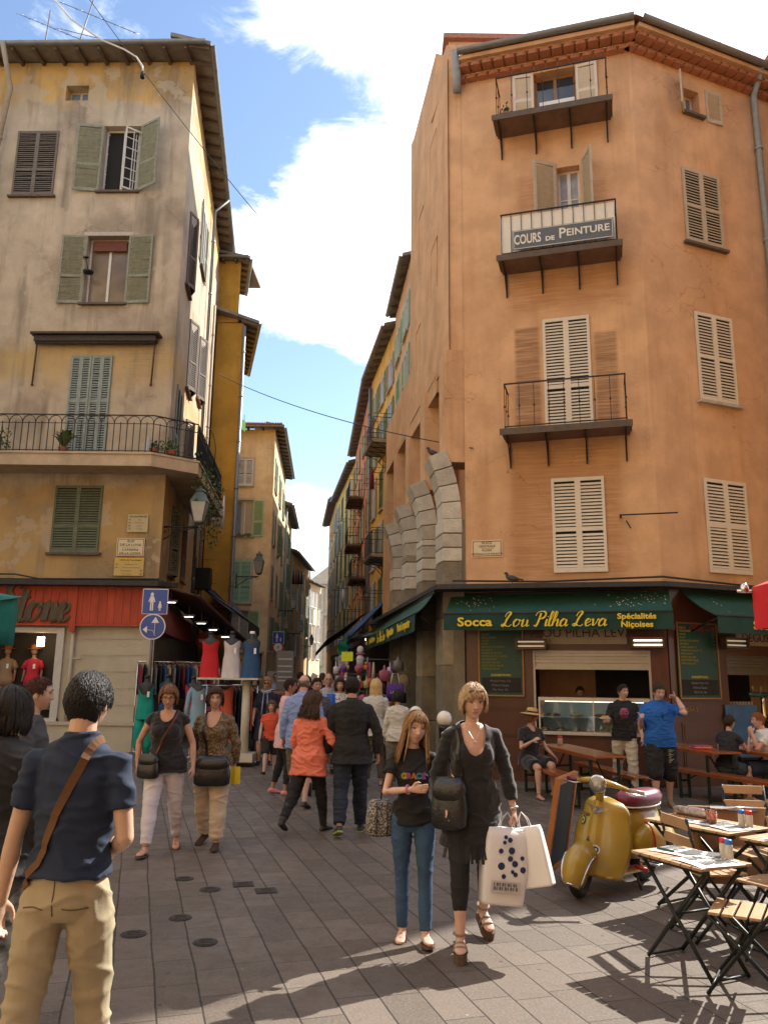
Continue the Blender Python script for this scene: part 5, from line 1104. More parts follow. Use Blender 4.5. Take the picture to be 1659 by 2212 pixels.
def hand(b,w_,d,t,s,curl=25,spread=4,grip=False,rad=1.):
    """w_ wrist, d forearm direction, t thumb-side direction; fingers curl towards palm normal"""
    d=nrm(d); t=V(t); t=(t-d*t.dot(d)).normalized(); n=d.cross(t)   # palm normal
    if n.length<.1: n=V((0,0,1))
    L_=.085*s; b.loft([(0,0,-.01,.024*s,.016*s),(0,0,.02*s,.03*s,.016*s),(0,0,.06*s,.039*s,.0155*s),(0,0,L_,.037*s,.013*s)],12,T=Matrix(((t.x,n.x,d.x,w_.x),(t.y,n.y,d.y,w_.y),(t.z,n.z,d.z,w_.z),(0,0,0,1))))
    fl=[.070,.078,.073,.058]
    for i in range(4):
        off=(.0285-.019*i)*s; base=w_+d*(L_-.008*s)+t*off; c=R(curl*(.8+.12*i)); dirn=d; p=base; pts=[p]; a=0
        sp=R(spread)*(1.5-i)
        for k,fr in enumerate((.45,.32,.23)):
            a+=c*(1 if k else .7); dr=(d*math.cos(a)+n*math.sin(a)); dr=(dr+t*math.sin(sp)*.6).normalized(); p=p+dr*fl[i]*s*fr; pts.append(p)
        limb(b,pts,[.0098*s*rad,.0090*s*rad,.0084*s*rad,.0072*s*rad],10)
    tb=w_+d*.022*s+t*.026*s; p1=tb+(t*.75+d*.65+n*.25).normalized()*.034*s; p2=p1+(t*.3+d*.9+n*(.35 if not grip else .8)).normalized()*.030*s; p3=p2+(d*.85+n*(.4 if not grip else .9)-t*.15).normalized()*.022*s
    limb(b,[tb,p1,p2,p3],[.014*s,.0115*s,.0100*s,.0085*s],10)
def shoe(b,ank,f,up,s,h=.075,style='shoe'):
    f=nrm(f); up=V(up); up=(up-f*up.dot(f)).normalized(); sd=f.cross(up)
    T=Matrix(((sd.x,f.x,up.x,ank.x),(sd.y,f.y,up.y,ank.y),(sd.z,f.z,up.z,ank.z),(0,0,0,1)))
    z0=-h
    def sec(y,rx,top,cx=0): return (y,rx,top,cx)
    secs=[(-.062,.012,.03),(-.055,.028,.05),(-.03,.034,.062),(.0,.035,.068),(.04,.037,.062),(.08,.042,.048),(.12,.046,.038),(.155,.042,.030),(.178,.030,.024),(.188,.012,.015)]
    vs=[];n=14
    for y,rx,top in secs:
        for j in range(n):
            a=2*math.pi*j/n; c_,s_=math.cos(a),math.sin(a); zz=z0/s+ (top*.5)+(top*.5)*(s_ if s_>0 else max(s_*1.25,-1)) if 0 else (z0/s+top/2+ top/2*max(-1,min(1,s_*1.15)))
            vs.append(V((rx*c_*s,y*s,zz*s)))
    k=len(secs); fs=[(i*n+j,(i+1)*n+j,(i+1)*n+(j+1)%n,i*n+(j+1)%n) for i in range(k-1) for j in range(n)]; fs.append(tuple(range(n))); fs.append(tuple(range(k*n-1,(k-1)*n-1,-1)))
    b.add(vs,fs,0,True,T); return T
NP=[0]
def person(label,loc,face,H=1.7,female=False,group=None,skin=(.50,.30,.21),hair='short',haircol=(.05,.03,.02),top=None,bottom=None,shoes=None,legs=((8,6,0),(-12,14,0)),arms=None,lean=3,turn=0,nod=0,tilt=0,fat=1.,voxel=.009,seat=None,hands=(('relax'),('relax')),faceon=True,glasses=None,dens=1.,shp=None,thumbs=None,twist=0,hoff=(0,0),pelv=None,brow=(.06,.04,.03)):
    """facing +Y locally (+X is the person's right hand side); face = heading in degrees, 0 = +Y, positive turns left"""
    NP[0]+=1; skin=(skin[0]*1.04,skin[1]*1.13,skin[2]*1.2); s=H/1.75; rz=R(face); sw=.165 if female else .185; shz=.50; hw=.095 if female else .088
    sw*=(1+(fat-1)*.5)
    # legs
    J={}; mins=[]
    for side,lg in ((-1,legs[0]),(1,legs[1])):
        a,k=R(lg[0]),R(lg[1]); sp=R(lg[2] if len(lg)>2 else 0)*side; 
        th=V((math.sin(sp),math.sin(a),-math.cos(a)*math.cos(sp))); shn=V((math.sin(sp)*.5,math.sin(a-k),-math.cos(a-k)))
        hip=V((side*hw,0,-.03)); kn=hip+th*.435; an=kn+shn.normalized()*.405; fp=R(lg[3]) if len(lg)>3 else min(0,(a-k)*.55)
        fwd=V((side*.16,math.cos(fp),math.sin(fp))).normalized(); up=V((0,-math.sin(fp),math.cos(fp)))
        J[side]=[hip,kn,an,fwd,up]; mins.append(min((an-up*.075+fwd*.17).z,(an-up*.075-fwd*.05).z))
    hz=-min(mins) if pelv is None else pelv/s
    base=V((0,0,hz)); 
    for q in J.values():
        for i in range(3): q[i]=(q[i]+base)*s
    LT=Matrix.Translation(base*s)@Matrix.Rotation(-R(lean),4,'X')@Matrix.Rotation(R(twist),4,'Z')   # torso frame (metres), forward lean
    def tp(x,y,z): return LT@(V((x,y,z))*s)
    F=fat
    if female: secs=[(-.13,.12,.085,0),(-.08,.168,.118,-.01),(0,.172,.122,-.012),(.07,.15,.108,-.005),(.15,.125,.092,.0),(.22,.13,.098,.003),(.30,.145,.112,.006),(.38,.148,.108,0),(.45,.145,.09,-.008),(.50,.12,.07,-.012),(.54,.065,.055,-.012)]
    else: secs=[(-.13,.12,.09,0),(-.08,.16,.115,-.008),(0,.162,.118,-.01),(.07,.152,.112,-.002),(.15,.146,.105,.004),(.24,.16,.112,.004),(.32,.172,.118,.003),(.40,.176,.112,0),(.46,.165,.092,-.008),(.51,.13,.072,-.012),(.55,.07,.06,-.012)]
    def torso(b,off=0,z0=-9,z1=9,hem=0,ry=0,belly=0):
        S_=[]
        for z,rx,ryy,yo in secs:
            if z0<=z<=z1 and not(off and z<-.1): 
                bl=belly*math.exp(-((z-.10)/.12)**2); S_.append((0,(yo+bl*.5)*s,z*s,(rx*F+off+(.016 if off and z<.1 else (-.014 if not off and z<.05 else 0)))*s,(ryy*F+off+ry+bl*.6-(.012 if not off and z<.05 else 0))*s))
        if off and S_[0][2]>z0*s+.005:
            fz=S_[0]; S_.insert(0,(0,fz[1],z0*s,fz[3]+hem*s,fz[4]+hem*s))
        b.loft(S_,22,T=LT)
    # body mesh
    skm=skin_m('skin_%d%d%d'%tuple(int(c*100) for c in skin),skin); lipm=M('lips_%d'%int(skin[0]*100),(skin[0]*.8,skin[1]*.5,skin[2]*.52),.45,var=.05)
    b=MB(); torso(b)
    if female:
        for x in (-.068,.068): b.ell((x*s*F,.075*s*F,.325*s),(.058*s*F,.055*s*F,.06*s*F),12,T=LT)
    if arms is None: arms=(((-.22,-.12,-1),(-.06,.22,-1)),((.22,.12,-1),(.06,.35,-1)))
    AR={}
    af=1+(F-1)*.6
    for side,ar in ((-1,arms[0]),(1,arms[1])):
        sh=tp(side*sw,-.012,shz-.048); u=nrm(ar[0]); f=nrm(ar[1]); el=sh+u*.285*s; wr=el+f*.245*s; AR[side]=(sh,el,wr,u,f)
        m=.82 if female else 1
        limb(b,[tp(side*sw*.72,-.01,shz-.03),sh,sh.lerp(el,.45),el,el.lerp(wr,.3),wr],[.036*s*af,.046*s*m*af,.046*s*m*af,.037*s*m*af,.040*s*m*af,.026*s*m])
        td=ar[2] if len(ar)>2 else (-side*.35,1,0) 
        hd=hands[0 if side<0 else 1]; cfg=dict(relax=(28,3,False),grip=(68,0,True),open=(8,7,False),fist=(75,0,True),flat=(12,5,False))[hd if isinstance(hd,str) else 'relax']
        hdv=V(ar[3]) if len(ar)>3 else V(f)
        # palm faces the body: flip thumb frame so fingers curl inwards
        t_=V(td); dd=nrm(hdv); t2=(t_-dd*t_.dot(dd)).normalized(); n=dd.cross(t2)
        want=V(ar[4]) if len(ar)>4 else V((-side,.2,0))
        if n.dot(want)>=0: hand(b,wr,dd,t2,s*(.92 if female else 1),cfg[0],cfg[1],cfg[2])
        else:
            # mirror: build with negative normal by swapping curl sign
            hand(b,wr,dd,t2,s*(.92 if female else 1),-cfg[0],cfg[1],cfg[2])
    for side in (-1,1):
        hip,kn,an,fw,up=J[side]; m=1.04 if female else 1.; lf=1+(F-1)*.7
        limb(b,[hip,hip.lerp(kn,.35),kn,kn.lerp(an,.3),kn.lerp(an,.75),an],[.074*s*lf*m,.08*s*lf*m,.056*s*lf,.056*s*lf,.038*s,.034*s])
        shoe(b,an,fw,up,s*.93,.072*s)
    HT0=LT@Matrix.Translation(V((0,-.005,.565))*s)
    hs=(H/1.75)**.5*1.03 if H<1.6 else s*1.03
    HT=LT@Matrix.Translation(V((0,.014+hoff[1],.578))*s)@Matrix.Rotation(R(lean*.8),4,'X')@Matrix.Rotation(R(turn),4,'Z')@Matrix.Rotation(-R(nod),4,'X')@Matrix.Rotation(R(tilt),4,'Y')@Matrix.Translation(V((0,.012,.112))*hs)
    side_w=sw*.8
    nk=(.047 if female else .056)*s; limb(b,[tp(-side_w,-.02,.462),tp(0,-.016,.512),tp(side_w,-.02,.462)],[.02*s,.042*s,.02*s])
    limb(b,[tp(0,-.014,.47),tp(0,-.008,.545),HT@(V((0,-.022,-.05))*hs)],[nk*1.35,nk,nk*.98])
    me=bake(b,voxel,2)
    hb=MB(); add_head(hb,HT,hs,female,84 if voxel<.01 else 56,60 if voxel<.01 else 40); hm=hb.mesh('h',[skm,lipm])
    bm=bmesh.new(); bm.from_mesh(me); bm.from_mesh(hm); 
    me2=bpy.data.meshes.new('person'); me.materials.clear(); bm.to_mesh(me2); bm.free(); me2.materials.append(skm); me2.materials.append(lipm)
    for p in me2.polygons: p.use_smooth=True
    root=bpy.data.objects.new('person',me2); COL.objects.link(root); root.location=(loc[0],loc[1],loc[2] if len(loc)>2 else 0); root.rotation_euler=(0,0,rz); tag(root,label,'person',group)
    bpy.data.meshes.remove(me); bpy.data.meshes.remove(hm)
    # eyes, brows
    if faceon:
        for x in (-1,1):
            e=MB(); c=V((x*.030,.0725,.008)); e.ell(c*hs,(.0125*hs,.0115*hs,.0068*hs),14,0,T=HT); e.ell((c+V((0,.0072,0)))*hs,(.0058*hs,.0048*hs,.0058*hs),10,1,T=HT); e.build('eye',[M('eye_white',(.42,.39,.36),.2,var=0),M('iris_dark',(.04,.03,.025),.1,var=0)],root)
            e=MB(); e.tube([HT@(V((x*a,y_,z_))*hs) for a,y_,z_ in ((.014,.0845,.0145),(.022,.0855,.018),(.031,.0845,.0185),(.040,.080,.016),(.046,.074,.011))],[.0018*hs]*5,4); e.build('eyelash',M('lash',(.03,.02,.015),.6,var=0),root)
            e=MB(); e.tube([HT@(V((x*a,y_,z_))*hs) for a,y_,z_ in ((.012,.092,.030),(.022,.0935,.034),(.034,.089,.035),(.047,.078,.030))],[.0022*hs,.003*hs,.0028*hs,.0012*hs],5,flat=.8); e.build('eyebrow',M('brow_%d'%int(brow[0]*100),brow,.7,var=0),root)
    if glasses:
        e=MB(); 
        for x in (-1,1):
            c=V((x*.031,.094,.008)) if glasses!='up' else V((x*.031,.085,.075))
            if glasses=='up': ring=[HT@((c+V((.024*math.cos(a),-.006*abs(math.cos(a))+.012*math.sin(a),.018*math.sin(a))))*hs) for a in [k*math.pi/8 for k in range(16)]]
            else: ring=[HT@((c+V((.025*math.cos(a),-.01*max(0,x*math.cos(a)),.017*math.sin(a))))*hs) for a in [k*math.pi/8 for k in range(16)]]
            e.tube(ring,.0017*hs,4,0,closed=True)
            if glasses in('sun','up'): e.add(ring,[tuple(range(16))],1)
            e.tube([ring[0 if x>0 else 8],HT@(V((x*.078,.0,.015 if glasses!='up' else .06))*hs)],.0016*hs,4)
        e.tube([HT@(V((x,.099 if glasses!='up' else .094,.012 if glasses!='up' else .078))*hs) for x in (-.008,.008)],.0016*hs,4)
        e.build('glasses' if glasses!='sun' else 'sunglasses',[M('spectacle_frame',(.03,.02,.02),.3,metal=.3,var=0),M('dark_lens',(.01,.01,.012),.05,var=0,spec=1)],root)
    if hair and hair!='bald':
        h=MB(); hair_build(h,HT,hs,HAIR[hair],NP[0]*3+1,dens); h.build('hair',hairmat('hair_%d_%d_%d'%tuple(int(c*200) for c in haircol),haircol),root)
    elif hair=='bald':
        h=MB(); hair_build(h,HT,hs,dict(t=.004,front=-.0,side=.03,back=-.06,tufts=0),1,1)
        # fringe only: remove the crown
        g2=MB(); r_=random.Random(NP[0])
        for i in range(700):
            ph=r_.choice([-1,1])*r_.uniform(1.35,math.pi); z_=r_.uniform(.75,1.95); p=head_pt(z_,ph,.001,1,face=False); p2=head_pt(z_+.16,ph+.05,.004,1,face=False)
            if p.z>.045 or p.z<-.07: continue
            g2.tube([HT@(p*hs),HT@(p2*hs)],[.003*hs,.001*hs],4)
        g2.build('hair',hairmat('hair_%d_%d_%d'%tuple(int(c*200) for c in haircol),haircol),root)
    vx=max(voxel,.009)
    # top garment
    if top:
        T_=dict(len=-.05,sleeve=.5,ease=.014,hem=.01,neck=None,mat=None,fold=.006,sl_ease=.016,name='shirt',belly=0,collar=False,cuff=None,neckr=.066); T_.update(top)
        g=MB(); z0=T_['len']; torso(g,T_['ease'],z0,.56,T_['hem'],0,T_['belly'])
        if female:
            for x in (-.068,.068): g.ell((x*s*F,.078*s*F,.325*s),((.062*F+T_['ease']*.6)*s,(.056*F+T_['ease']*.6)*s,(.064*F+T_['ease'])*s),14,T=LT)
        for side in (-1,1):
            sh,el,wr,u,f=AR[side]; m=.82 if female else 1; e=T_['sl_ease']*s; k=T_['sleeve']
            pt=[tp(side*sw*.55,-.014,shz-.03),sh]; rr=[.050*s*af+e*.4,.050*s*m*af+e*.6]
            if k>0:
                if k<=1: pt+= [sh.lerp(el,k*.6),sh.lerp(el,k)]; rr+=[.050*s*m*af+e,.045*s*m*af+e*1.4]
                else: pt+=[sh.lerp(el,.5),el,el.lerp(wr,(k-1)*.5),el.lerp(wr,k-1)]; rr+=[.048*s*m*af+e,.041*s*m*af+e,.040*s*m*af+e,.030*s*m*af+e]
            limb2=MB(); g.tube(pt,rr,16); 
            for p_,r_ in list(zip(pt,rr))[:-1]: g.ell(p_,(r_,r_,r_),12)
        if T_['collar']: g.tube([tp(0,-.014,.50),tp(0,-.012,.575)],[.085*s*F,.068*s],16)
        cut=None; nr=T_['neckr']
        c0=LT@(V((0,.02,.60))*s); inv=LT.inverted()
        nk_=T_['neck']
        def cut(c):
            q=inv@c/s
            if not T_['collar'] and ((q.x/nr)**2+((q.y+.01)/(nr*.85))**2)<1 and q.z>.44: return True
            if nk_ and q.y>-.03:
                w_,dz=nk_; 
                if (q.x/w_)**2+((q.z-.54)/dz)**2<1: return True
            if T_['collar'] and ((q.x/.06)**2+((q.y+.01)/.055)**2)<1 and q.z>.52: return True
            # open hem and cuffs
            return False
        me=bake(g,vx,3,T_['fold'],seed=NP[0],cut=cut,lump=T_['fold']*.8); me.materials.clear(); me.materials.append(T_['mat']); link(T_['name'],me,root)
    if bottom:
        B=dict(len=1.95,ease=.012,mat=None,fold=.006,name='trousers',knee=.0,hem=.0,kind='pants',waist=.06,bell=0); B.update(bottom); g=MB()
        m=1.04 if female else 1; lf=1+(F-1)*.7
        S_=[(0,yo*s,z*s,(rx*F+(B['ease']*.7 if z<-.05 else .003))*s,(ry*F+(B['ease']*.7 if z<-.05 else .003))*s) for z,rx,ry,yo in secs if -.2<z<=B['waist']+.02]
        g.loft(S_,22,T=LT if not seat else Matrix.Translation(base*s))
        if B['kind']=='skirt':
            z1=-B['len']; g.loft([(0,-.01*s,-.02*s,(.172*F+.015)*s,(.122*F+.015)*s),(0,0,z1*.5*s,(.18*F+.02)*s,(.135*F+.04)*s),(0,0,z1*s,(.18*F+.03+B['bell'])*s,(.14*F+.07+B['bell'])*s)],24,T=Matrix.Translation(base*s))
        else:
            for side in (-1,1):
                hip,kn,an,fw,up=J[side]; e=B['ease']*s; L_=B['len']
                P_=[hip,hip.lerp(kn,.35)]; Q_=[.087*s*lf*m+e*.5,.086*s*lf*m+e]
                if L_<=1: P_+=[hip.lerp(kn,L_)]; Q_+=[(.086-.022*L_)*s*lf+e*1.5]
                else: P_+=[kn,kn.lerp(an,(L_-1)*.4),kn.lerp(an,(L_-1)*.8),kn.lerp(an,L_-1)]; Q_+=[.060*s*lf+e,.058*s*lf+e,(.045*s+e*1.1),(.041*s+e*1.15+B['hem']*s)]
                g.tube(P_,Q_,16)
                for p_,r_ in list(zip(P_,Q_))[:-1]: g.ell(p_,(r_,r_,r_),12)
        me=bake(g,vx,3,B['fold'],fs=(5,5,11),seed=NP[0]+40,lump=B['fold']*.5); me.materials.clear(); me.materials.append(B['mat']); link(B['name'],me,root)
    if shoes:
        for side in (-1,1):
            hip,kn,an,fw,up=J[side]
            if shoes[0] in('shoe','boot'):
                g=MB(); shoe(g,an,fw,up,s*1.06,.078*s)
                if shoes[0]=='boot': limb(g,[an,an.lerp(kn,.55)],[.046*s,.062*s])
                else: g.ell(an-up*.02*s,(.036*s,.04*s,.03*s),12)
                me=bake(g,.008,2); me.materials.clear(); me.materials.append(shoes[1]); o=link('shoe' if shoes[0]=='shoe' else 'boot',me,root)
                if len(shoes)>2:
                    q=MB(); c0=an-up*.078*s; q.prism([(x*s,y*s) for x,y in ((-.03,-.066),(.03,-.066),(.036,.0),(.048,.1),(.044,.16),(.02,.197),(-.02,.197),(-.044,.16),(-.048,.1),(-.036,0))],-.004,.016*s,T=Matrix(((fw.cross(up).x,fw.x,up.x,c0.x),(fw.cross(up).y,fw.y,up.y,c0.y),(fw.cross(up).z,fw.z,up.z,c0.z),(0,0,0,1)))); q.build('sole',shoes[2],o)
            else:   # sandal: sole, straps
                sd=fw.cross(up); T4=Matrix(((sd.x,fw.x,up.x,an.x),(sd.y,fw.y,up.y,an.y),(sd.z,fw.z,up.z,an.z),(0,0,0,1)))@Matrix.Translation((0,0,-.073*s))
                g=MB(); ht=shoes[2] if len(shoes)>2 else .015
                pol=[(x*s,y*s) for x,y in ((-.03,-.062),(.03,-.062),(.034,.0),(.046,.1),(.042,.15),(.018,.185),(-.018,.185),(-.042,.15),(-.046,.1),(-.034,0))]
                g.prism(pol,-ht,.0,T=T4)
                if ht>.03: pass
                so_=g.build('sandal',M('sandal_sole',(.10,.06,.04),.7,var=.2),root)
                g=MB()
                for yy,zz,rr in ((.11,.036,.047),(.06,.05,.042)):
                    g.tube([T4@V((rr*s*math.cos(a),yy*s,(.0+zz*math.sin(a))*s)) for a in [math.pi*k/8 for k in range(9)]],.006*s if not shoes[0]=='wide' else .016*s,5,flat=.4)
                g.tube([T4@V((.038*s*math.cos(a),-.01*s+.04*s*math.sin(a),(.085)*s)) for a in [2*math.pi*k/12 for k in range(12)]],.006*s if shoes[0]!='wide' else .016*s,5,closed=True,flat=.5)
                g.build('strap',shoes[1],so_)
    return root,dict(root=root,AR=AR,HT=HT,hs=hs,LT=LT,s=s,J=J,base=base,W=Matrix.Translation(root.location)@Matrix.Rotation(rz,4,'Z'))
blk=M('black_cotton',(.012,.012,.014),.85,var=.3,scale=6,bump=.1); blk2=M('black_jersey',(.009,.009,.011),.9,var=.2,scale=6,sheen=.3); navy=M('navy_pique',(.010,.022,.055),.85,var=.2,scale=8,bump=.25,bscale=300)
khaki=M('khaki_twill',(.34,.285,.185),.85,var=.12,scale=5,bump=.2,bscale=240); white_t=M('white_denim',(.60,.58,.66),.8,var=.06,scale=5); beige_t=M('beige_linen',(.48,.39,.29),.85,var=.1,scale=6)
coral=M('coral_jersey',(.72,.19,.12),.8,var=.1,scale=6); jeans=M('faded_jeans',(.035,.085,.17),.85,var=.55,scale=3.2,bump=.2,bscale=220); djeans=M('dark_jeans',(.010,.016,.032),.85,var=.4,scale=4)
lblue=M('light_blue_cotton',(.20,.28,.55),.8,var=.1); pinkc=M('pale_pink_shirt',(.62,.40,.42),.8,var=.1); bleath=M('black_leather',(.012,.012,.013),.38,var=.2,bump=.3,bscale=60,coat=.2); brown_l=M('brown_strap',(.11,.05,.02),.95,var=.15)
olive=M('olive_trousers',(.09,.08,.055),.85,var=.15); greige=M('greige_trousers',(.16,.14,.11),.85,var=.15); tan=M('tan_leather',(.24,.17,.11),.6,var=.15)
def pattern(name,kind,c1,c2,sc_=30,c3=None):
    m,t,b=newmat(name); l=t.links.new; tc=N(t,'ShaderNodeTexCoord'); b.inputs['Roughness'].default_value=.85
    if kind=='stripe': wv=N(t,'ShaderNodeTexWave',Scale=sc_); wv.bands_direction='Z'; l(tc.outputs['Object'],wv.inputs[0]); c=mixn(t,ramp(t,wv.outputs['Fac'],.45,.55),c1,c2)
    elif kind=='plaid':
        a=N(t,'ShaderNodeTexWave',Scale=sc_); a.bands_direction='Z'; d=N(t,'ShaderNodeTexWave',Scale=sc_); d.bands_direction='X'; l(tc.outputs['Object'],a.inputs[0]); l(tc.outputs['Object'],d.inputs[0])
        c=mixn(t,ramp(t,a.outputs['Fac'],.45,.55,0,.6),c1,c2); c=mixn(t,ramp(t,d.outputs['Fac'],.45,.55,0,.6),c,c2)
    elif kind=='spots': a=N(t,'ShaderNodeTexVoronoi',Scale=sc_); l(tc.outputs['Object'],a.inputs['Vector']); c=mixn(t,ramp(t,a.outputs['Distance'],.30,.36),c2,c1)
    else: a=N(t,'ShaderNodeTexNoise',Scale=sc_,Detail=5.); l(tc.outputs['Object'],a.inputs['Vector']); c=mixn(t,ramp(t,a.outputs['Fac'],.45,.6),c1,c2)
    l(c,b.inputs['Base Color']); MC[name]=m; return m
def strapb(fig,name,pts,w_,mat,lab,cat='bag',bag=None,grp=None):
    """cross-body strap following the torso; pts in the wearer's torso frame"""
    T=fig['W']@fig['LT']; s=fig['s']; P=[T@(V(p)*s) for p in pts]; root=empty(name,P[len(P)//2],0,lab,cat,grp); o=root.location.copy(); Q=[]
    for i in range(len(P)-1):
        for k in range(4):
            a=P[max(i-1,0)];b_=P[i];c=P[i+1];d=P[min(i+2,len(P)-1)]; t=k/4; Q.append(.5*((2*b_)+(c-a)*t+(2*a-5*b_+4*c-d)*t*t+(3*b_-a-3*c+d)*t**3))
    Q.append(P[-1])
    from mathutils.bvhtree import BVHTree
    trees=[]; W=fig['W']
    for c_ in fig['root'].children:
        if c_.name.split('.')[0] in('shirt','coat','cardigan','jacket','trousers'): trees.append(BVHTree.FromPolygons([W@v.co for v in c_.data.vertices],[tuple(p.vertices) for p in c_.data.polygons]))
    Wi=T.inverted()
    for i,p in enumerate(Q):
        l_=Wi@p/s; c0=T@(V((0,-.01,min(l_.z,.40)))*s); o_=(p-c0).normalized(); best=None
        for t_ in trees:
            h_=t_.ray_cast(c0+o_*.7,-o_,.69)
            if h_[0] is not None and (best is None or (h_[0]-c0).length>best): best=(h_[0]-c0).length
        if best: Q[i]=c0+o_*(best+.005)
    cen=T@(V((0,0,.25))*s); q=MB(); vs=[]
    for i,p in enumerate(Q):
        d=(Q[min(i+1,len(Q)-1)]-Q[max(i-1,0)]).normalized(); axis=T@V((0,0,p.z))-T@V((0,0,0)); out=V((p.x-(T@V((0,0,0))).x,p.y-(T@V((0,0,0))).y,.15*(p.z-cen.z))).normalized(); sd=d.cross(out).normalized()
        vs+= [p+sd*w_/2-o,p-sd*w_/2-o,p-sd*w_/2+out*.003-o,p+sd*w_/2+out*.003-o]
    n=len(Q); fs=[]
    for i in range(n-1):
        for j in range(4): fs.append((i*4+j,i*4+(j+1)%4,(i+1)*4+(j+1)%4,(i+1)*4+j))
    q.add(vs,fs,0,True); so_=q.build('strap',mat,root)
    for pf in so_.data.polygons: pf.use_smooth=False
    if bag: 
        c=T@(V(bag[0])*s)-o; W_,D_,H_=bag[1]; b=MB(); yaw=fig['W'].to_euler().z
        b.loft([(0,0,-H_/2,W_*.40,D_*.45),(0,0,-H_*.42,W_*.5,D_*.55),(0,0,-H_*.1,W_*.52,D_*.55),(0,0,H_*.3,W_*.45,D_*.4),(0,0,H_/2,W_*.36,D_*.2)],20,T=Matrix.Translation(c)@Matrix.Rotation(yaw+R(bag[3] if len(bag)>3 else 0),4,'Z'),pw=.6)
        b.build('bag_body',bag[2],root)
        f=MB(); f.loft([(0,-D_*.03,H_*.02,W_*.46,D_*.52),(0,0,H_*.3,W_*.49,D_*.48),(0,0,H_*.52,W_*.38,D_*.24)],20,T=Matrix.Translation(c)@Matrix.Rotation(yaw+R(bag[3] if len(bag)>3 else 0),4,'Z'),pw=.6); f.build('flap',bag[2],root)
        f=MB(); f.tube([c+V((0,0,H_*.5))+(Q[-1]-o-c)*.2,Q[-1]-o],.006,6); f.build('ring',M('brass',(.5,.33,.1),.3,metal=1,var=0),root)
    return root
# 1 navy polo man in the foreground
pm,f1=person('young man seen from behind in a navy polo and khaki trousers, nearest the camera',(-1.26,3.46),-4,1.79,fat=.84,skin=(.50,.30,.20),hair='thick',haircol=(.012,.011,.012),
 top=dict(mat=navy,sleeve=.62,len=.03,collar=True,ease=.02,hem=.012,fold=.007,sl_ease=.012),bottom=dict(mat=khaki,ease=.014,fold=.006,waist=.08),shoes=('shoe',bleath),legs=((-10,12,2),(12,8,2)),
 arms=(((-.20,-.05,-.95),(-.16,.06,-1),(.4,1,0)),((.20,-.10,-.95),(-.50,.8,-.35),(-.1,.2,1))),voxel=.0065,faceon=False,dens=2.2,lean=2,turn=-6)
strapb(f1,'crossbody_bag',[(.06,.08,.50),(.085,.0,.545),(.075,-.08,.515),(.045,-.118,.42),(-.01,-.138,.30),(-.08,-.135,.16),(-.14,-.12,.06),(-.19,-.03,-.02),(-.17,.10,-.06)],.036,brown_l,'brown leather strap of a cross-body bag across the navy polo back')
q=MB(); T=f1['W']@Matrix.Translation(f1['base']*f1['s'])
from mathutils.bvhtree import BVHTree
tr_=[c for c in pm.children if c.name.startswith('trousers')][0]; bv_=BVHTree.FromPolygons([v.co.copy() for v in tr_.data.vertices],[tuple(p.vertices) for p in tr_.data.polygons]); TL=Matrix.Translation(f1['base']*f1['s'])
for (x,z_) in ((-.085,-.075),(.08,-.07)):
    pts=[]
    for k in range(7):
        h_=bv_.ray_cast(TL@V((x-.045+.015*k,-.6,z_-.006*math.sin(k*.5)*(1 if x>0 else -1))),V((0,1,0)))
        if h_[0] is not None: pts.append(h_[0]+V((0,-.002,0)))
    q=MB(); q.tube(pts,.0032,4); q.build('pocket_welt',M('khaki_dark',(.12,.09,.05),.9,var=.1),pm)
h_=[bv_.ray_cast(TL@V((-.003,-.6,z_/100)),V((0,1,0)))[0] for z_ in range(4,-12,-2)]; h_=[p+V((0,-.001,0)) for p in h_ if p is not None]
q=MB(); q.tube(h_,.0025,4); q.build('centre_seam',M('khaki_dark'),pm)
# 2 dark bob hair, left edge
person('woman with a dark bob seen from behind in a black coat, left edge',(-2.0,4.35),-8,1.70,True,hair='bob',haircol=(.010,.007,.006),top=dict(mat=blk,sleeve=1.9,len=-.12,ease=.045,hem=.04,collar=True,sl_ease=.03,name='coat'),bottom=dict(mat=pattern('grey_plaid','plaid',(.05,.045,.04),(.075,.07,.06),14),len=1.93,ease=.05,hem=.02),shoes=('shoe',bleath),
 arms=(((-.2,-.1,-1),(-.1,.2,-1)),((.28,-.0,-1),(-.1,.35,-1))),voxel=.008,faceon=False,dens=1.5,fat=1.12)
person('person with reddish brown hair half hidden behind the dark bob at the left edge',(-2.62,6.1),-75,1.76,False,hair='crop',haircol=(.06,.02,.012),top=dict(mat=M('grey_top',(.06,.06,.065),.9),sleeve=1.6,len=-.1),bottom=dict(mat=djeans),shoes=('shoe',bleath),voxel=.012,arms=(((-.2,.1,-1),(0,.4,-1)),((.2,.1,-1),(0,.4,-1))))
# 3/4 two women walking toward us
w3_,f3=person('woman in a black sleeveless top and white trousers walking toward the camera',(-2.28,8.8),184,1.70,True,hair='bobs',haircol=(.20,.10,.05),skin=(.48,.25,.17),glasses='clear',
 top=dict(mat=blk2,sleeve=.18,len=-.10,ease=.02,hem=.02,neck=(.085,.11),fold=.006),bottom=dict(mat=white_t,len=1.92,ease=.012,fold=.004),shoes=('sandal',bleath),legs=((-14,10,2,-14),(16,4,2,6)),
 arms=(((-.40,-.05,-1),(-.1,.22,-1)),((.50,-.12,-1),(-.05,.18,-1))),fat=1.14,voxel=.008,nod=14,turn=8,lean=4)
strapb(f3,'crossbody_bag',[(-.10,-.06,.50),(-.105,.0,.52),(-.085,.085,.46),(-.02,.150,.33),(.06,.165,.18),(.12,.15,.04)],.018,M('maroon_leather',(.12,.025,.02),.5),'small black cross-body bag on a maroon strap, worn by the woman in white trousers',bag=((.155,.145,-.03),(.24,.10,.24),bleath,-25))
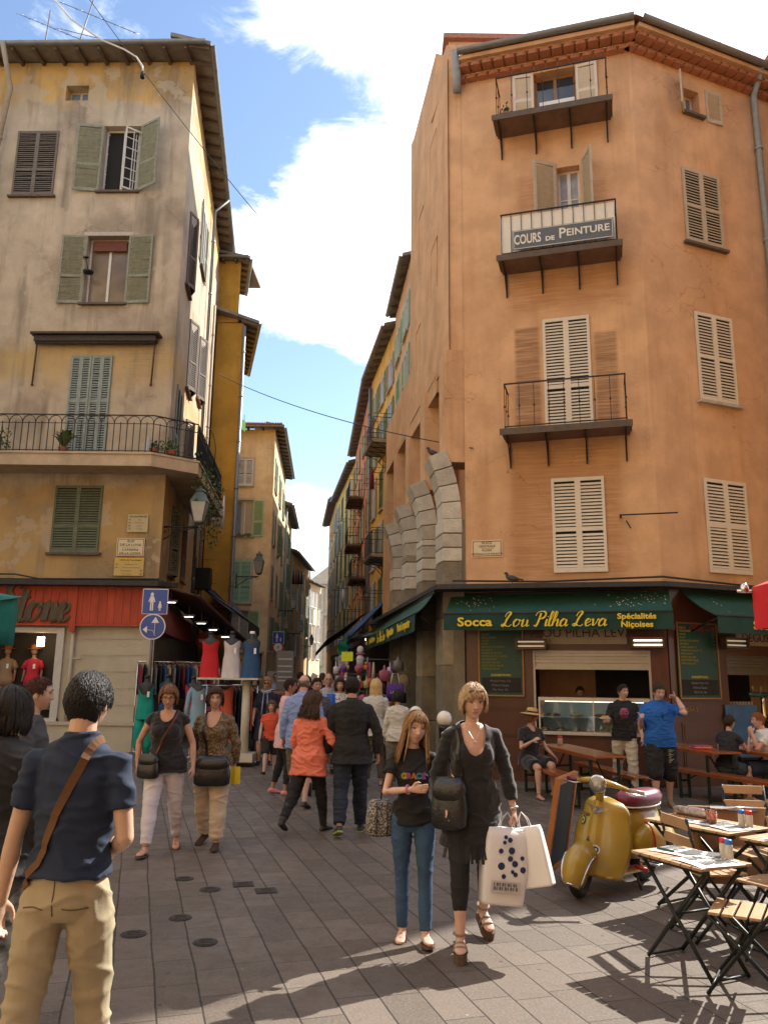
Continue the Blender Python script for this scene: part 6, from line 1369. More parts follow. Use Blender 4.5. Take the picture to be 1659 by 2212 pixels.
w4_,f4=person('woman in a brown patterned cardigan and beige trousers with a black shoulder bag',(-1.84,9.1),176,1.66,True,hair='bobs',haircol=(.045,.018,.012),skin=(.50,.28,.20),
 top=dict(mat=pattern('brown_lurex','noise',(.085,.055,.03),(.22,.16,.10),60),sleeve=1.95,len=-.16,ease=.018,hem=.015,neck=(.085,.16),name='cardigan'),bottom=dict(mat=beige_t,len=1.95,ease=.03,fold=.006),shoes=('shoe',M('brown_suede',(.045,.022,.016),.9)),legs=((12,6,2),(-8,14,2)),
 arms=(((-.28,-.18,-1),(.1,-.35,-1)),((.28,-.25,-1),(-.1,-.3,-1))),fat=1.13,voxel=.008,turn=16,nod=2)
q=MB(); q.sheet(lambda u,v:(.075*(2*u-1)*(1-.3*v),.118+.010*math.sin(u*3.14),.40-.05*v-.03*math.sin(u*math.pi)),8,3); o=q.build('camisole',M('white_cotton',(.7,.68,.66),.8,var=.04),w4_); 
for v_ in o.data.vertices: v_.co=f4['LT']@(v_.co*f4['s'])
strapb(f4,'shoulder_bag',[(.085,-.06,.50),(.09,.0,.535),(.085,.10,.46),(.085,.155,.34),(.07,.165,.20),(.04,.165,.06)],.032,bleath,'large black leather shoulder bag worn by the woman in the brown cardigan',bag=((-.05,.20,-.09),(.38,.14,.30),bleath,8))
q=MB(); q.sheet(lambda u,v:(.10*u,.02*math.sin(9*u),.18*v),4,4); tag(q.build('plastic_bag',M('yellow_plastic',(.65,.5,.02),.4),None,(-1.62,9.0,.66)),'corner of a yellow plastic bag behind the black shoulder bag','bag')
# 5 coral
w5_,f5=person('woman in a coral top and black leggings seen from behind, face turned right',(-.86,10.0),-22,1.62,True,hair='curly',haircol=(.055,.028,.018),glasses='clear',
 top=dict(mat=coral,sleeve=1.25,len=-.22,ease=.025,hem=.02,fold=.008),bottom=dict(mat=blk,len=1.9,ease=.006),shoes=('boot',M('worn_black_boot',(.02,.018,.017),.55)),legs=((-22,22,3),(16,6,3)),
 arms=(((-.22,.0,-1),(-.05,.35,-1)),((.50,.10,-1),(.80,.65,-.02),(0,0,1))),fat=1.18,voxel=.008,turn=-62)
# 6 man in black
m6_,f6=person('man in a black jacket and dark jeans walking away down the middle',(-.36,9.95),3,1.81,hair='short',haircol=(.022,.014,.010),skin=(.42,.22,.15),
 top=dict(mat=blk,sleeve=1.97,len=-.17,ease=.04,hem=.03,collar=True,sl_ease=.02,fold=.004,name='jacket'),bottom=dict(mat=djeans,len=1.97,ease=.022),shoes=('shoe',M('black_trainer',(.02,.022,.02),.5),M('lime_sole',(.28,.36,.05),.5)),legs=((-16,18,3),(12,4,3)),
 arms=(((-.30,.05,-1),(.0,.30,-1)),((.42,-.1,-1),(.05,.15,-1))),fat=1.04,voxel=.009,turn=-10)
# 7 girl
g7_,f7=person('girl with long light brown hair in a black T-shirt and blue jeans',(.235,6.1),180,1.53,True,hair='long',haircol=(.34,.19,.085),skin=(.62,.37,.28),
 top=dict(mat=blk,sleeve=.50,len=-.07,ease=.016,hem=.01,fold=.007,sl_ease=.02),bottom=dict(mat=jeans,len=1.97,ease=.005,fold=.003),shoes=('sandal',M('jewelled_strap',(.02,.04,.03),.4),.02),legs=((14,6,0,8),(2,4,-1,0)),
 arms=(((-.25,-.2,-1),(-.25,.2,-1)),((.30,.30,-1),(-.84,.50,.14),(0,0,1),(-.97,.2,.06),(0,-1,0))),hands=('relax','open'),voxel=.0065,turn=14,tilt=-5,nod=6,dens=1.5,brow=(.2,.11,.05),fat=.86)
e=MB(); 
tx=empty('tmp',(0,0,0)); bpy.data.objects.remove(tx)
for i,(ch_,cc) in enumerate(zip('GRACE',[(.5,.5,.05),(.55,.08,.35),(.6,.2,.03),(.02,.3,.4),(.35,.05,.4)])):
    t=text('print',ch_,.060*f7['s'],M('print_%d'%i,mul(cc,.5),.6,var=.3,scale=60),g7_,f7['LT']@(V(((2-i)*.040,.128,.325))*f7['s']),math.pi,bold=.004)
b=MB(); AR=f7['AR'][1]; wr=AR[1].lerp(AR[2],.88); dd=(AR[2]-AR[1]).normalized(); u_=dd.orthogonal().normalized(); v_=dd.cross(u_)
b.tube([wr+(u_*math.cos(a)+v_*math.sin(a))*.030 for a in [k*math.pi/8 for k in range(16)]],.006,6,closed=True); b.build('bracelet',M('pink_band',(.6,.15,.35),.4,var=0),g7_)
# 8 blonde
w8_,f8=person('blonde woman in a long black top and cropped black trousers carrying white bags',(.64,5.86),184,1.70,True,hair='pixie',haircol=(.52,.37,.22),skin=(.56,.32,.23),glasses='up',
 top=dict(mat=blk2,sleeve=1.72,len=-.30,ease=.018,hem=.03,neck=(.090,.215),fold=.007,neckr=.07),bottom=dict(mat=blk,len=1.62,ease=.006,fold=.003),shoes=('wide',M('taupe_straps',(.22,.17,.12),.7),.055),legs=((-12,20,3,-22),(12,6,2,0)),
 arms=(((-.30,.02,-1),(-.16,.18,-1)),((.32,-.05,-1),(-.12,.42,-.85))),hands=('grip','relax'),voxel=.0065,nod=6,turn=4,fat=1.02,dens=1.5,brow=(.14,.08,.04),pelv=None)
for o in [w8_]: o.location.z+=.055
f8['W']=Matrix.Translation(w8_.location)@Matrix.Rotation(R(184),4,'Z')
q=MB(); 
for k in range(70):   # ruffled tulle hem
    a=k*2*math.pi/70; r1=.185+.012*math.sin(k*5); r0=.20+.015*math.sin(k*7.3); zt=-.27; zb_=-.37-.02*math.sin(k*3.1)
    a2=a+2*math.pi/70
    P_=[V((r1*math.cos(a),.8*r1*math.sin(a),zt)),V((r1*math.cos(a2),.8*r1*math.sin(a2),zt)),V((r0*math.cos(a2)*(1+.05*math.sin(k*9)),.85*r0*math.sin(a2),zb_)),V((r0*math.cos(a),.85*r0*math.sin(a)*(1+.06*math.sin(k*11)),zb_))]
    q.add([Matrix.Translation(f8['base']*f8['s'])@p for p in P_],[(0,1,2,3)],0,True)
q.build('ruffle',blk2,w8_)
q=MB(); HTc=f8['LT']; s8=f8['s']; pts=[HTc@(V(p)*s8) for p in ((-.055,.02,.545),(-.045,.075,.50),(-.02,.105,.455),(0,.115,.43),(.02,.105,.455),(.045,.075,.50),(.055,.02,.545))]; q.tube(pts,.0012,4)
for k in range(7): a=k*2*math.pi/7; c=pts[3]+V((0,.006,-.012)); q.tube([c,c+V((.014*math.cos(a),0,.014*math.sin(a)))],[.004,.001],4)
q.build('necklace',M('silver',(.7,.68,.62),.25,metal=1,var=0),w8_)
q=MB(); AR=f8['AR'][-1]; c=AR[1].lerp(AR[2],.93); dd=(AR[2]-AR[1]).normalized(); u_=dd.orthogonal().normalized(); v_=dd.cross(u_)
q.tube([c+(u_*math.cos(a)+v_*math.sin(a))*.031 for a in [k*math.pi/8 for k in range(16)]],.008,6,closed=True); q.build('wristwatch',M('silver'),w8_)
strapb(f8,'shoulder_bag',[(.10,-.06,.47),(.105,.0,.50),(.115,.075,.44),(.125,.13,.30),(.145,.14,.12)],.024,bleath,'black leather shoulder bag hanging under the blonde woman\'s arm',bag=((.180,.10,.0),(.25,.13,.33),bleath,-30))
# white bags
hw=f8['W']@f8['AR'][-1][2]
bagw=M('white_paper_bag',(.80,.80,.80),.5,var=.03,scale=4); 
def carrier(name,top,W_,D_,H_,rz,tiltx,mat,lab,mouth=1.0,bulge=0,extra=None,pre=None):
    e=empty(name,top,rz,lab,'bag','white shopping bags held by the blonde woman'); e.rotation_euler=(0,R(tiltx),rz); b=MB(); n=10
    secs=[(0,0,-H_,W_/2,D_/2),(0,0,-H_*.97,W_/2,D_/2),(0,0,-H_*.6,W_/2*(1+bulge*.5),D_/2*(1+bulge)),(0,0,-H_*.25,W_/2*.97,D_/2*.8),(0,0,-.08,W_/2*.93*mouth,D_*.22)]
    b.loft(secs,28,pw=.35,sm=True); b.build('bag_body',mat,e)
    for y in (-D_*.2,D_*.2):
        q=MB(); q.tube([(-W_*.18,y,-.09),(-W_*.14,y*.7,-.03),(0,0,.02),(W_*.14,y*.7,-.03),(W_*.18,y,-.09)],.003,5); q.build('handle',mat,e)
    return e
cb=carrier('paper_bag',hw+V((.055,.0,-.03)),.24,.10,.46,R(-30),-13,bagw,'stiff white paper carrier bag, right of the spotted one')
pl_=M('translucent_plastic',(.72,.72,.73),.45,var=.06,scale=5); cb2=carrier('plastic_bag',hw+V((-.05,-.03,-.03)),.29,.15,.56,R(8),6,pl_,'white plastic carrier bag with dark blue spots and a printed label, left bag',bulge=.18)
sp=M('navy_spots',(.02,.03,.10),.5,var=0); r_=random.Random(8); 
for k in range(13):
    q=MB(); x=r_.uniform(-.06,.11); z_=r_.uniform(-.38,-.12); r0=r_.uniform(.012,.024); y=-.15/2*(.85+.30*(-z_)/.5)-.010
    q.prism([(r0*math.cos(a),r0*math.sin(a)) for a in [j*math.pi/6 for j in range(12)]],0,.002,T=Matrix.Translation((x,y,z_))@Matrix.Rotation(math.pi/2,4,'X')); q.build('spot',sp,cb2)
q=MB(); q.box(-.10,.10,-.094,-.090,-.475,-.405); q.build('label',M('label_grey',(.5,.5,.5),.5,var=.1),cb2)
q=MB(); M('print_grey',(.12,.12,.13),.6,var=0)
for k in range(9):
    for j in range(2): q.box(-.085+.019*k,-.085+.019*k+.006+.006*((k+j)%2),-.098,-.094,-.435-.025*j,-.415-.025*j)
q.build('label_print',M('print_grey'),cb2)
# girl's small patterned bag with a black strap
gb=empty('handbag',(.0,6.15,.80),R(10),'small grey patterned bag on a black strap hanging beside the girl','bag')
q=MB(); q.loft([(0,0,-.13,.085,.05),(0,0,-.11,.10,.06),(0,0,.0,.105,.06),(0,0,.10,.085,.045),(0,0,.12,.06,.03)],20,pw=.6); q.build('bag_body',pattern('doodle_print','noise',(.06,.06,.06),(.42,.40,.36),90),gb)
q=MB(); q.tube([(.0,0,.12),(.03,0,.30),(.05,-.02,.42)],[.014,.014,.004],6,flat=.4); 
for x in (-.04,.04): q.tube([(x,-.063,-.13),(x,-.068,.02),(x,-.05,.12)],.008,5,flat=.4)
q.build('strap',bleath,gb)
# crowd
def P(x,Yd): return (x,Yd)
person('small boy in an orange printed T-shirt and black shorts walking hand in hand',(-.134*15.6,15.6),182,1.32,False,hair='bobs',haircol=(.12,.06,.03),top=dict(mat=M('orange_tee',(.55,.07,.03),.8),sleeve=.5,len=-.10,ease=.02),bottom=dict(mat=blk,len=.95,ease=.025),shoes=('shoe',blk),legs=((-6,8,2),(20,6,2,15)),voxel=.009,skin=(.5,.3,.22),hands=('relax','relax'))
for (lab,xy,Yd,fc,H_,fem,hr,hc,tp_,bt_,extra) in [
 ('woman in sunglasses with a pale blue scarf and navy waistcoat, behind the boy',-.1412,17.4,184,1.80,True,'bobs',(.38,.24,.12),dict(mat=M('navy_gilet',(.012,.018,.05),.8),sleeve=.9,len=-.1),dict(mat=M('navy_skirt',(.012,.018,.05),.8),kind='skirt',len=.45),dict(glasses='sun')),
 ('man dressed in black near the clothes stand, behind the scarf woman',-.168,18.6,178,1.83,False,'bald',(.04,.03,.03),dict(mat=blk,sleeve=1.95,len=-.1),dict(mat=blk),{}),
 ('short haired woman in a pale pink shirt and pink shoes, facing right',-.1165,13.1,-78,1.79,True,'crop',(.03,.015,.01),dict(mat=pinkc,sleeve=1.9,len=-.25,ease=.02),dict(mat=blk,len=1.8,ease=.004),dict(shoes=('shoe',M('pink_leather',(.65,.25,.25),.5)),skin=(.36,.17,.10))),
 ('balding man in a light blue shirt seen from behind, beyond the coral top',-.0965,11.9,-6,1.86,False,'bald',(.16,.13,.11),dict(mat=lblue,sleeve=1.9,len=-.18,ease=.035,collar=True),dict(mat=M('olive_shorts',(.12,.10,.06),.85),len=1.15,ease=.04),{}),
 ('man with sunglasses pushed up on dark hair and a striped dark shirt',-.081,13.9,200,1.80,False,'short',(.02,.012,.01),dict(mat=pattern('dark_stripe','stripe',(.03,.03,.04),(.12,.12,.14),26),sleeve=1.9,len=-.1),dict(mat=djeans),dict(glasses='up',skin=(.42,.22,.16))),
 ('bald man in glasses, a beige jacket and a blue checked shirt',-.066,16.2,186,1.90,False,'bald',(.2,.16,.12),dict(mat=pattern('blue_check','plaid',(.55,.56,.6),(.05,.08,.18),12),sleeve=.5,len=-.12),dict(mat=M('stone_trousers',(.30,.27,.22),.85)),dict(glasses='clear',skin=(.45,.24,.17),jacket=M('beige_jacket',(.33,.26,.17),.85))),
 ('woman with a brown fringe and a floral blouse holding something bright blue',-.0515,16.0,182,1.80,True,'bob',(.035,.018,.012),dict(mat=pattern('floral','spots',(.6,.58,.55),(.06,.06,.10),30),sleeve=1.4,len=-.1),dict(mat=M('grey_jeans',(.10,.12,.15),.85)),{}),
 ('woman with long blonde hair seen from behind in a white cardigan and olive trousers',-.008,14.3,-8,1.80,True,'longb',(.62,.43,.20),dict(mat=M('white_cardigan',(.50,.50,.47),.85),sleeve=1.9,len=-.14,ease=.03),dict(mat=olive,len=1.9,ease=.02),dict(shoes=('sandal',tan))),
 ('woman with a black bob in a cream and pale yellow waistcoat, seen from behind',.0195,14.1,-4,1.60,True,'bobs',(.010,.008,.008),dict(mat=pattern('cream_stripe','stripe',(.62,.58,.50),(.5,.48,.44),30),sleeve=1.9,len=-.12,ease=.03),dict(mat=greige,len=1.95,ease=.04),dict(shoes=('shoe',tan))),
 ('woman in a blue and white striped cardigan far down the street',-.130,25.,180,1.95,True,'crop',(.12,.07,.04),dict(mat=pattern('blue_stripe','stripe',(.6,.6,.62),(.05,.10,.30),9),sleeve=1.9,len=-.1),dict(mat=djeans),dict(glasses='sun')),
 ('man in a purple T-shirt reading a sheet of paper, seen from behind',-.1015,25.,-20,2.0,False,'short',(.06,.03,.02),dict(mat=M('purple_tee',(.035,.02,.07),.85),sleeve=.6,len=-.1),dict(mat=djeans),{}),
 ('woman with brown hair and an orange brown top in the middle of the crowd',-.0925,21.5,10,1.84,True,'curly',(.10,.045,.025),dict(mat=M('rust_top',(.35,.13,.05),.85),sleeve=.6,len=-.1),dict(mat=djeans),{}),
 ('man in a pale shirt with a black rucksack walking away down the street',-.0735,23.5,0,1.96,False,'short',(.10,.08,.07),dict(mat=M('pale_pink_tee',(.45,.36,.36),.85),sleeve=.6,len=-.1),dict(mat=blk),{}),
 ('man with cropped hair just right of the rucksack, walking away',-.060,24.6,0,1.95,False,'crop',(.05,.035,.03),dict(mat=M('lilac_tee',(.38,.32,.36),.85),sleeve=.6,len=-.1),dict(mat=djeans),{}),
 ('dark clothed man with brown hair behind the rust coloured top',-.0815,26.,0,1.86,False,'short',(.03,.02,.015),dict(mat=blk,sleeve=1.9,len=-.1),dict(mat=blk),{}),
 ('person in a maroon top at the far left side of the crowd',-.155,22.5,175,1.78,True,'bob',(.02,.012,.01),dict(mat=M('beige_top',(.35,.3,.22),.85),sleeve=1.9,len=-.1),dict(mat=djeans),{}),
 ('woman in dark clothes with brown hair browsing beside the souvenir stall',.0005,18.2,70,1.72,True,'bob',(.06,.03,.02),dict(mat=M('charcoal_top',(.05,.05,.055),.85),sleeve=1.2,len=-.1),dict(mat=djeans),{}),
 ('man in a grey T-shirt beyond the bald man in glasses',-.0405,21.,-10,1.86,False,'crop',(.05,.03,.02),dict(mat=M('grey_tee',(.12,.12,.13),.85),sleeve=.6,len=-.1),dict(mat=djeans),{}),
 ]:
    kw=dict(skin=(.48,.27,.19),shoes=('shoe',bleath)); jk=extra.pop('jacket',None); kw.update(extra); sd_=rnd.uniform(-1,1)
    far=Yd>17; po_,fg=person(lab,(xy*Yd,Yd),fc,H_*.985,fem,hair=hr,haircol=hc,top=tp_,bottom=bt_,voxel=.014 if far else .010,group=None,legs=((12*sd_,8,2),(-12*sd_,12,2)),fat=1.06,faceon=abs(fc-180)<60 or abs(fc)>60,dens=.6 if far else 1,**kw)
    if jk:
        q=MB(); T=fg['LT']; s_=fg['s']
        for sx in (-1,1): q.tube([T@(V((sx*.14,.03,.50))*s_),T@(V((sx*.12,.10,.36))*s_),T@(V((sx*.13,.12,.15))*s_),T@(V((sx*.14,.12,-.12))*s_)],[.05,.06,.06,.065],8,flat=.5)
        q.loft([(0,-.03*s_,z*s_,rx*s_,ry*s_) for z,rx,ry in ((-.14,.20,.12),(.1,.185,.115),(.35,.20,.12),(.46,.19,.09),(.52,.14,.07))],18,T=T)
        for side in (-1,1): sh,el,wr,u,f=fg['AR'][side]; q.tube([sh,el,el.lerp(wr,.95)],[.068,.058,.045],12)
        q.build('jacket',jk,po_)
    if 'scarf' in lab and 'pale blue' in lab:
        q=MB(); T=fg['LT']; s_=fg['s']; q.tube([T@(V((.075*math.cos(a),.07*math.sin(a)+.0,.53))*s_) for a in [k*math.pi/6 for k in range(12)]],.035,8,closed=True)
        for x in (-.03,.045): q.tube([T@(V((x,.10,.50))*s_),T@(V((x*1.3,.16,.30))*s_),T@(V((x*1.6,.15,.05))*s_)],[.03,.045,.05],8,flat=.3)
        q.build('scarf',M('pale_blue_scarf',(.34,.42,.55),.9,var=.2,scale=30),po_)
    if 'rucksack' in lab and 'black' in lab:
        T=fg['W']@fg['LT']; c=T@V((0.05,-.22,.30)); q=MB(); q.loft([(0,0,-.24,.13,.07),(0,0,-.1,.15,.10),(0,0,.15,.14,.09),(0,0,.25,.10,.05)],16,pw=.7); tag(q.build('rucksack',blk,None,c),'black rucksack on the back of the man in the pale shirt','rucksack')
    if 'bright blue' in lab:
        q=MB(); q.sheet(lambda u,v:(-.10+.16*u+.03*v,.02*math.sin(u*9),-.62*v),8,4); o=solid(q.build('blue_cloth',M('bright_blue_cloth',(.01,.10,.50),.7),None,(xy*Yd-.13,Yd-.35,1.50)),.02); tag(o,'bright blue garment held up in front of the floral blouse','garment')
    if 'sheet of paper' in lab:
        q=MB(); q.box(-.10,.10,-.002,.002,-.14,.14); o=q.build('paper_sheet',bagw,None,(xy*Yd+.42,Yd+.1,1.80)); o.rotation_euler=(0,R(25),0); tag(o,'white sheet of paper held by the man in the purple T-shirt','paper')
# eatery people
eat,f=person('woman in a straw hat and black dress sitting on the end of the bench',(2.40,13.35),205,1.66,True,hair='bobs',haircol=(.15,.08,.04),skin=(.50,.28,.20),top=dict(mat=blk2,sleeve=.6,len=-.1,ease=.02,neck=(.07,.08)),bottom=dict(mat=blk2,len=.85,ease=.03,waist=.08),shoes=('sandal',M('maroon_leather')),legs=((84,84,4,0),(80,74,8,0)),seat=True,pelv=.56,arms=(((-.3,.3,-1),(-.1,.8,-.5)),((.3,.35,-1),(-.4,.7,.45))),voxel=.009,turn=50,fat=1.1)
hb_=MB(); T=f['HT']; hs_=f['hs']; hb_.lathe([(.19,.045),(.17,.052),(.10,.062),(.09,.075),(.088,.12),(.07,.145),(.0,.15)],28,T=T@Matrix.Rotation(R(-6),4,'X')); hb_.lathe([(.093,.064),(.094,.095)],28,1,T=T@Matrix.Rotation(R(-6),4,'X')); ho=hb_.build('straw_hat',[M('straw',(.50,.33,.14),.8,var=.2,scale=60,bump=.4,bscale=120),blk],eat)
mt,f=person('young man in a black T-shirt and cream trousers holding food, by the serving hatch',(.2945*13.9,13.9),170,1.74,hair='short',haircol=(.03,.02,.014),skin=(.52,.30,.22),top=dict(mat=blk,sleeve=.7,len=-.10,ease=.03,hem=.02),bottom=dict(mat=M('cream_chinos',(.50,.45,.36),.85),ease=.025),shoes=('shoe',tan),legs=((8,8,3),(-14,20,3)),arms=(((-.25,.0,-1),(-.1,.3,-1)),((.3,.12,-1),(.25,.85,.1),(0,0,1))),voxel=.009,turn=30)
q=MB(); q.prism([(.05*math.cos(a)*1.0,.05*math.sin(a)) for a in [k*math.pi/6 for k in range(12)]],.0,.02); T=f['LT']
em=MB(); em.loft([(0,.135,.26,.05,.012),(0,.142,.33,.075,.012),(0,.142,.38,.07,.012),(0,.132,.43,.04,.012)],16,T=T); em.build('shirt_print',pattern('red_blue_print','noise',(.35,.03,.05),(.10,.12,.30),26),mt)
hp=f['W']@f['AR'][1][2]; q=MB(); q.lathe([(.03,0),(.09,.02),(.095,.03),(.085,.03)],16); fo=empty('food_tray',hp+V((-.02,-.09,.03)),0,'paper tray of golden food held by the young man in black','food'); q.build('paper_tray',bagw,fo); q=MB(); 
for k in range(8): q.ell((.04*math.cos(k),.04*math.sin(k*1.7),.045),(.03,.028,.02),8)
q.build('food',M('golden_crust'),fo)
mb_,f=person('man in a bright blue polo and black shorts talking on a phone',(.3375*12.2,12.2),176,1.76,hair='short',haircol=(.06,.038,.025),skin=(.50,.29,.22),top=dict(mat=M('royal_blue_polo',(.008,.10,.42),.8,var=.1),sleeve=.75,len=-.09,ease=.035,hem=.02,collar=True,belly=.03),bottom=dict(mat=pattern('black_grey_print','noise',(.010,.010,.012),(.014,.014,.016),5),len=1.12,ease=.05,fold=.008),shoes=('shoe',tan),legs=((-6,8,4),(12,8,4)),
 arms=(((-.30,.75,-.15),(.25,-.55,.80),(.1,1,.3),(.75,-.3,.5),(.5,-.5,0)),((.28,.0,-1),(.15,.75,.45),(0,0,1))),hands=('grip','fist'),voxel=.008,nod=14,turn=6,fat=1.14)
hd=f['W']@f['HT']@V((-.088,.02,-.01)); q=MB(); q.box(-.006,.006,-.035,.035,-.06,.06); o=q.build('mobile_phone',M('phone_black',(.02,.02,.02),.2),None,hd); tag(o,'mobile phone held to the ear of the man in the blue polo','phone')
q=MB(); q.tube([f['LT']@(V((.0,.165,.42))*f['s']),f['LT']@(V((-.005,.175,.36))*f['s']),f['LT']@(V((-.01,.17,.29))*f['s'])],[.006,.02,.006],6,flat=.5); q.build('hanging_sunglasses',bleath,mb_)
q=MB(); 
for k in range(9): q.tube([(-.09+.02*(k%3),.0,-.02-.02*k),(-.02,-.0,-.01-.022*k)],.004,4)
for v_ in range(len(q.v)): q.v[v_]=Matrix.Translation(f['base']*f['s'])@(q.v[v_]+V((-.05,.162,-.12)))
q.build('shorts_print',M('pale_print',(.42,.44,.36),.8),mb_)
person('dark haired person in a charcoal vest sitting with back turned at the far right table',(.417*12.9,12.9),-50,1.66,True,hair='crop',haircol=(.05,.03,.02),skin=(.48,.28,.2),top=dict(mat=M('charcoal_vest',(.02,.022,.028),.85),sleeve=.35,len=-.06,ease=.012),bottom=dict(mat=M('grey_blue_trousers',(.05,.06,.07),.85),ease=.02),shoes=('sandal',bleath),legs=((86,92,6,0),(80,86,8,0)),seat=True,pelv=.54,arms=(((-.2,.4,-1),(.2,.9,.2)),((.25,.6,-.8),(-.1,.5,.85),(0,0,1))),voxel=.011,lean=14)
person('red haired man in a white shirt sitting at the right, hand to his mouth',(6.15,13.05),88,1.72,False,hair='short',haircol=(.28,.10,.03),skin=(.56,.30,.22),top=dict(mat=M('white_shirt',(.66,.66,.66),.8,var=.04),sleeve=.6,len=-.08,ease=.03),bottom=dict(mat=M('dark_blue_shorts',(.02,.03,.06),.85),len=.95,ease=.03),shoes=('shoe',tan),legs=((84,80,6,0),(84,90,6,0)),seat=True,pelv=.55,arms=(((-.1,.75,-.7),(.1,.25,1),(0,0,1)),((.2,.5,-.9),(-.1,.9,.1))),hands=('fist','relax'),voxel=.011,lean=14)
person('dim figure of a server in a pinkish shirt inside the serving hatch',(3.85,15.95),180,1.70,True,hair='crop',haircol=(.05,.03,.02),skin=(.42,.22,.17),top=dict(mat=M('dusty_pink',(.25,.12,.13),.85),sleeve=.8,len=-.1),bottom=dict(mat=blk),voxel=.014,nod=18)
person('person in a white robe-like shirt cut off by the right edge beside the bistro chairs',(3.36,6.55),-80,1.70,False,hair='short',haircol=(.1,.06,.04),top=dict(mat=M('white_shirt'),sleeve=1.9,len=-.25,ease=.05,hem=.04),bottom=dict(mat=M('white_linen_trousers',(.6,.58,.56),.85),ease=.04),shoes=('shoe',tan),seat=True,pelv=.50,legs=((84,84,8,0),(84,84,6,0)),voxel=.011,faceon=False)
# ======== street furniture and goods ========
def lamp(lab,wallpt,dirx,L0,z,sc_=1.,grp='old four-sided street lanterns on brackets'):
    """lantern on a scrolled bracket; dirx = unit vector out of the wall"""
    e=empty('street_lamp',(wallpt[0],wallpt[1],0),math.atan2(dirx[1],dirx[0]),lab,'street lamp',grp)
    b=MB(); b.tube([(0,0,z),(L0,0,z)],.022,5); b.tube([(0,0,z-.45*sc_),(L0*.5,0,z-.12*sc_),(L0*.92,0,z-.02)],.016,5)
    for c,r0 in ((.18,.11),(.45,.09),(.7,.07),(.95,-.09)):
        b.tube([(L0*c+abs(r0)*sc_*(1-k/14)*math.cos(k*.6),0,z-(abs(r0)*sc_)*(1 if r0>0 else 1)+abs(r0)*sc_*(1-k/14)*math.sin(k*.6)) for k in range(13)],.011,4)
    b.box(-.01,.02,-.05,.05,z-.55*sc_,z+.1); b.build('bracket',iron,e)
    T=Matrix.Translation((L0,0,z+.06))@Matrix.Rotation(math.pi/4,4,'Z'); g=M('lamp_green',(.10,.145,.135),.5,metal=.3,var=.15); s=sc_
    b=MB(); b.lathe([(.05*s,0),(.16*s,.05*s),(.17*s,.09*s)],4,T=T,sm=False); b.lathe([(.32*s,.62*s),(.30*s,.66*s),(.17*s,.86*s),(.16*s,.90*s),(.20*s,.92*s),(.15*s,.98*s),(.05*s,1.02*s),(.06*s,1.06*s),(.01*s,1.10*s)],4,T=T,sm=False)
    for k in range(4):
        a=k*math.pi/2; b.tube([T@V((.165*s*math.cos(a),.165*s*math.sin(a),.08*s)),T@V((.305*s*math.cos(a),.305*s*math.sin(a),.64*s))],.012*s,4)
    b.build('lantern_frame',g,e)
    b=MB(); b.lathe([(.155*s,.09*s),(.29*s,.62*s)],4,T=T,sm=False); b.build('lantern_glass',M('frosted_pane',(.42,.42,.38),.3,var=.1),e)
    return e
V=Vector
lamp('large green lantern on a scrolled bracket on the weathered corner building, under its balcony',(-5.86,20.3),(1,-.02),1.06,5.60,.95)
lamp('green lantern on a scrolled bracket in front of the cream house',(-6.3,34.),(1,0),.95,6.05,.95)
lamp('lantern on the left side of the narrow street, second beyond the mustard house',(-6.55,50),(1,-.05),.95,5.95,.9)
lamp('farther lantern deep in the narrow street, third from the camera',(-6.9,58.5),(1,0),.95,5.0,.9)
lamp('farthest small lantern at the end of the narrow street on the left',(-7.2,71),(1,0),.95,4.6,.9)
# sign pole in front of the corner building
bluep=M('sign_blue',(.015,.07,.36),.35,var=.04); whp=M('sign_white',(.75,.75,.76),.35,var=.03); galv=M('galvanised_pole',(.14,.14,.14),.5,metal=.5,var=.2)
def disc(b,r,z,y0,y1,mi=0,n=32,x=0): b.prism([(r*math.cos(k*2*math.pi/n),r*math.sin(k*2*math.pi/n)) for k in range(n)],-y1,-y0,mi,T=Matrix.Translation((x,0,z))@Matrix.Rotation(math.pi/2,4,'X')@Matrix.Rotation(math.pi,4,'X')@Matrix.Rotation(math.pi,4,'X'))
def dsc(b,r,z,y,t,mi=0,x=0,n=32): 
    vs=[(x+r*math.cos(k*2*math.pi/n),yy,z+r*math.sin(k*2*math.pi/n)) for yy in (y-t,y) for k in range(n)]; b.add(vs,[(k,(k+1)%n,n+(k+1)%n,n+k) for k in range(n)]+[tuple(range(n)),tuple(range(2*n-1,n-1,-1))],mi)
def figure(b,x,z,h,y,skirt=False):
    b.tube([(x,y,z+h*.86),(x,y-.002,z+h*.862)],h*.09,10); dsc(b,h*.085,z+h*.9,y,.006,0,x,14)
    b.box(x-h*.09,x+h*.09,y-.006,y,z+h*.42,z+h*.79); 
    for s in (-1,1): b.box(x+s*h*.05-h*.035,x+s*h*.05+h*.035,y-.006,y,z,z+h*.43); b.add([(x+s*h*.09,y-.005,z+h*.78),(x+s*h*.19,y-.005,z+h*.48),(x+s*h*.14,y-.005,z+h*.46),(x+s*h*.08,y-.005,z+h*.66)],[(0,1,2,3)])
    if skirt: b.add([(x-h*.08,y-.005,z+h*.6),(x+h*.08,y-.005,z+h*.6),(x+h*.2,y-.005,z+h*.3),(x-h*.2,y-.005,z+h*.3)],[(0,1,2,3)])
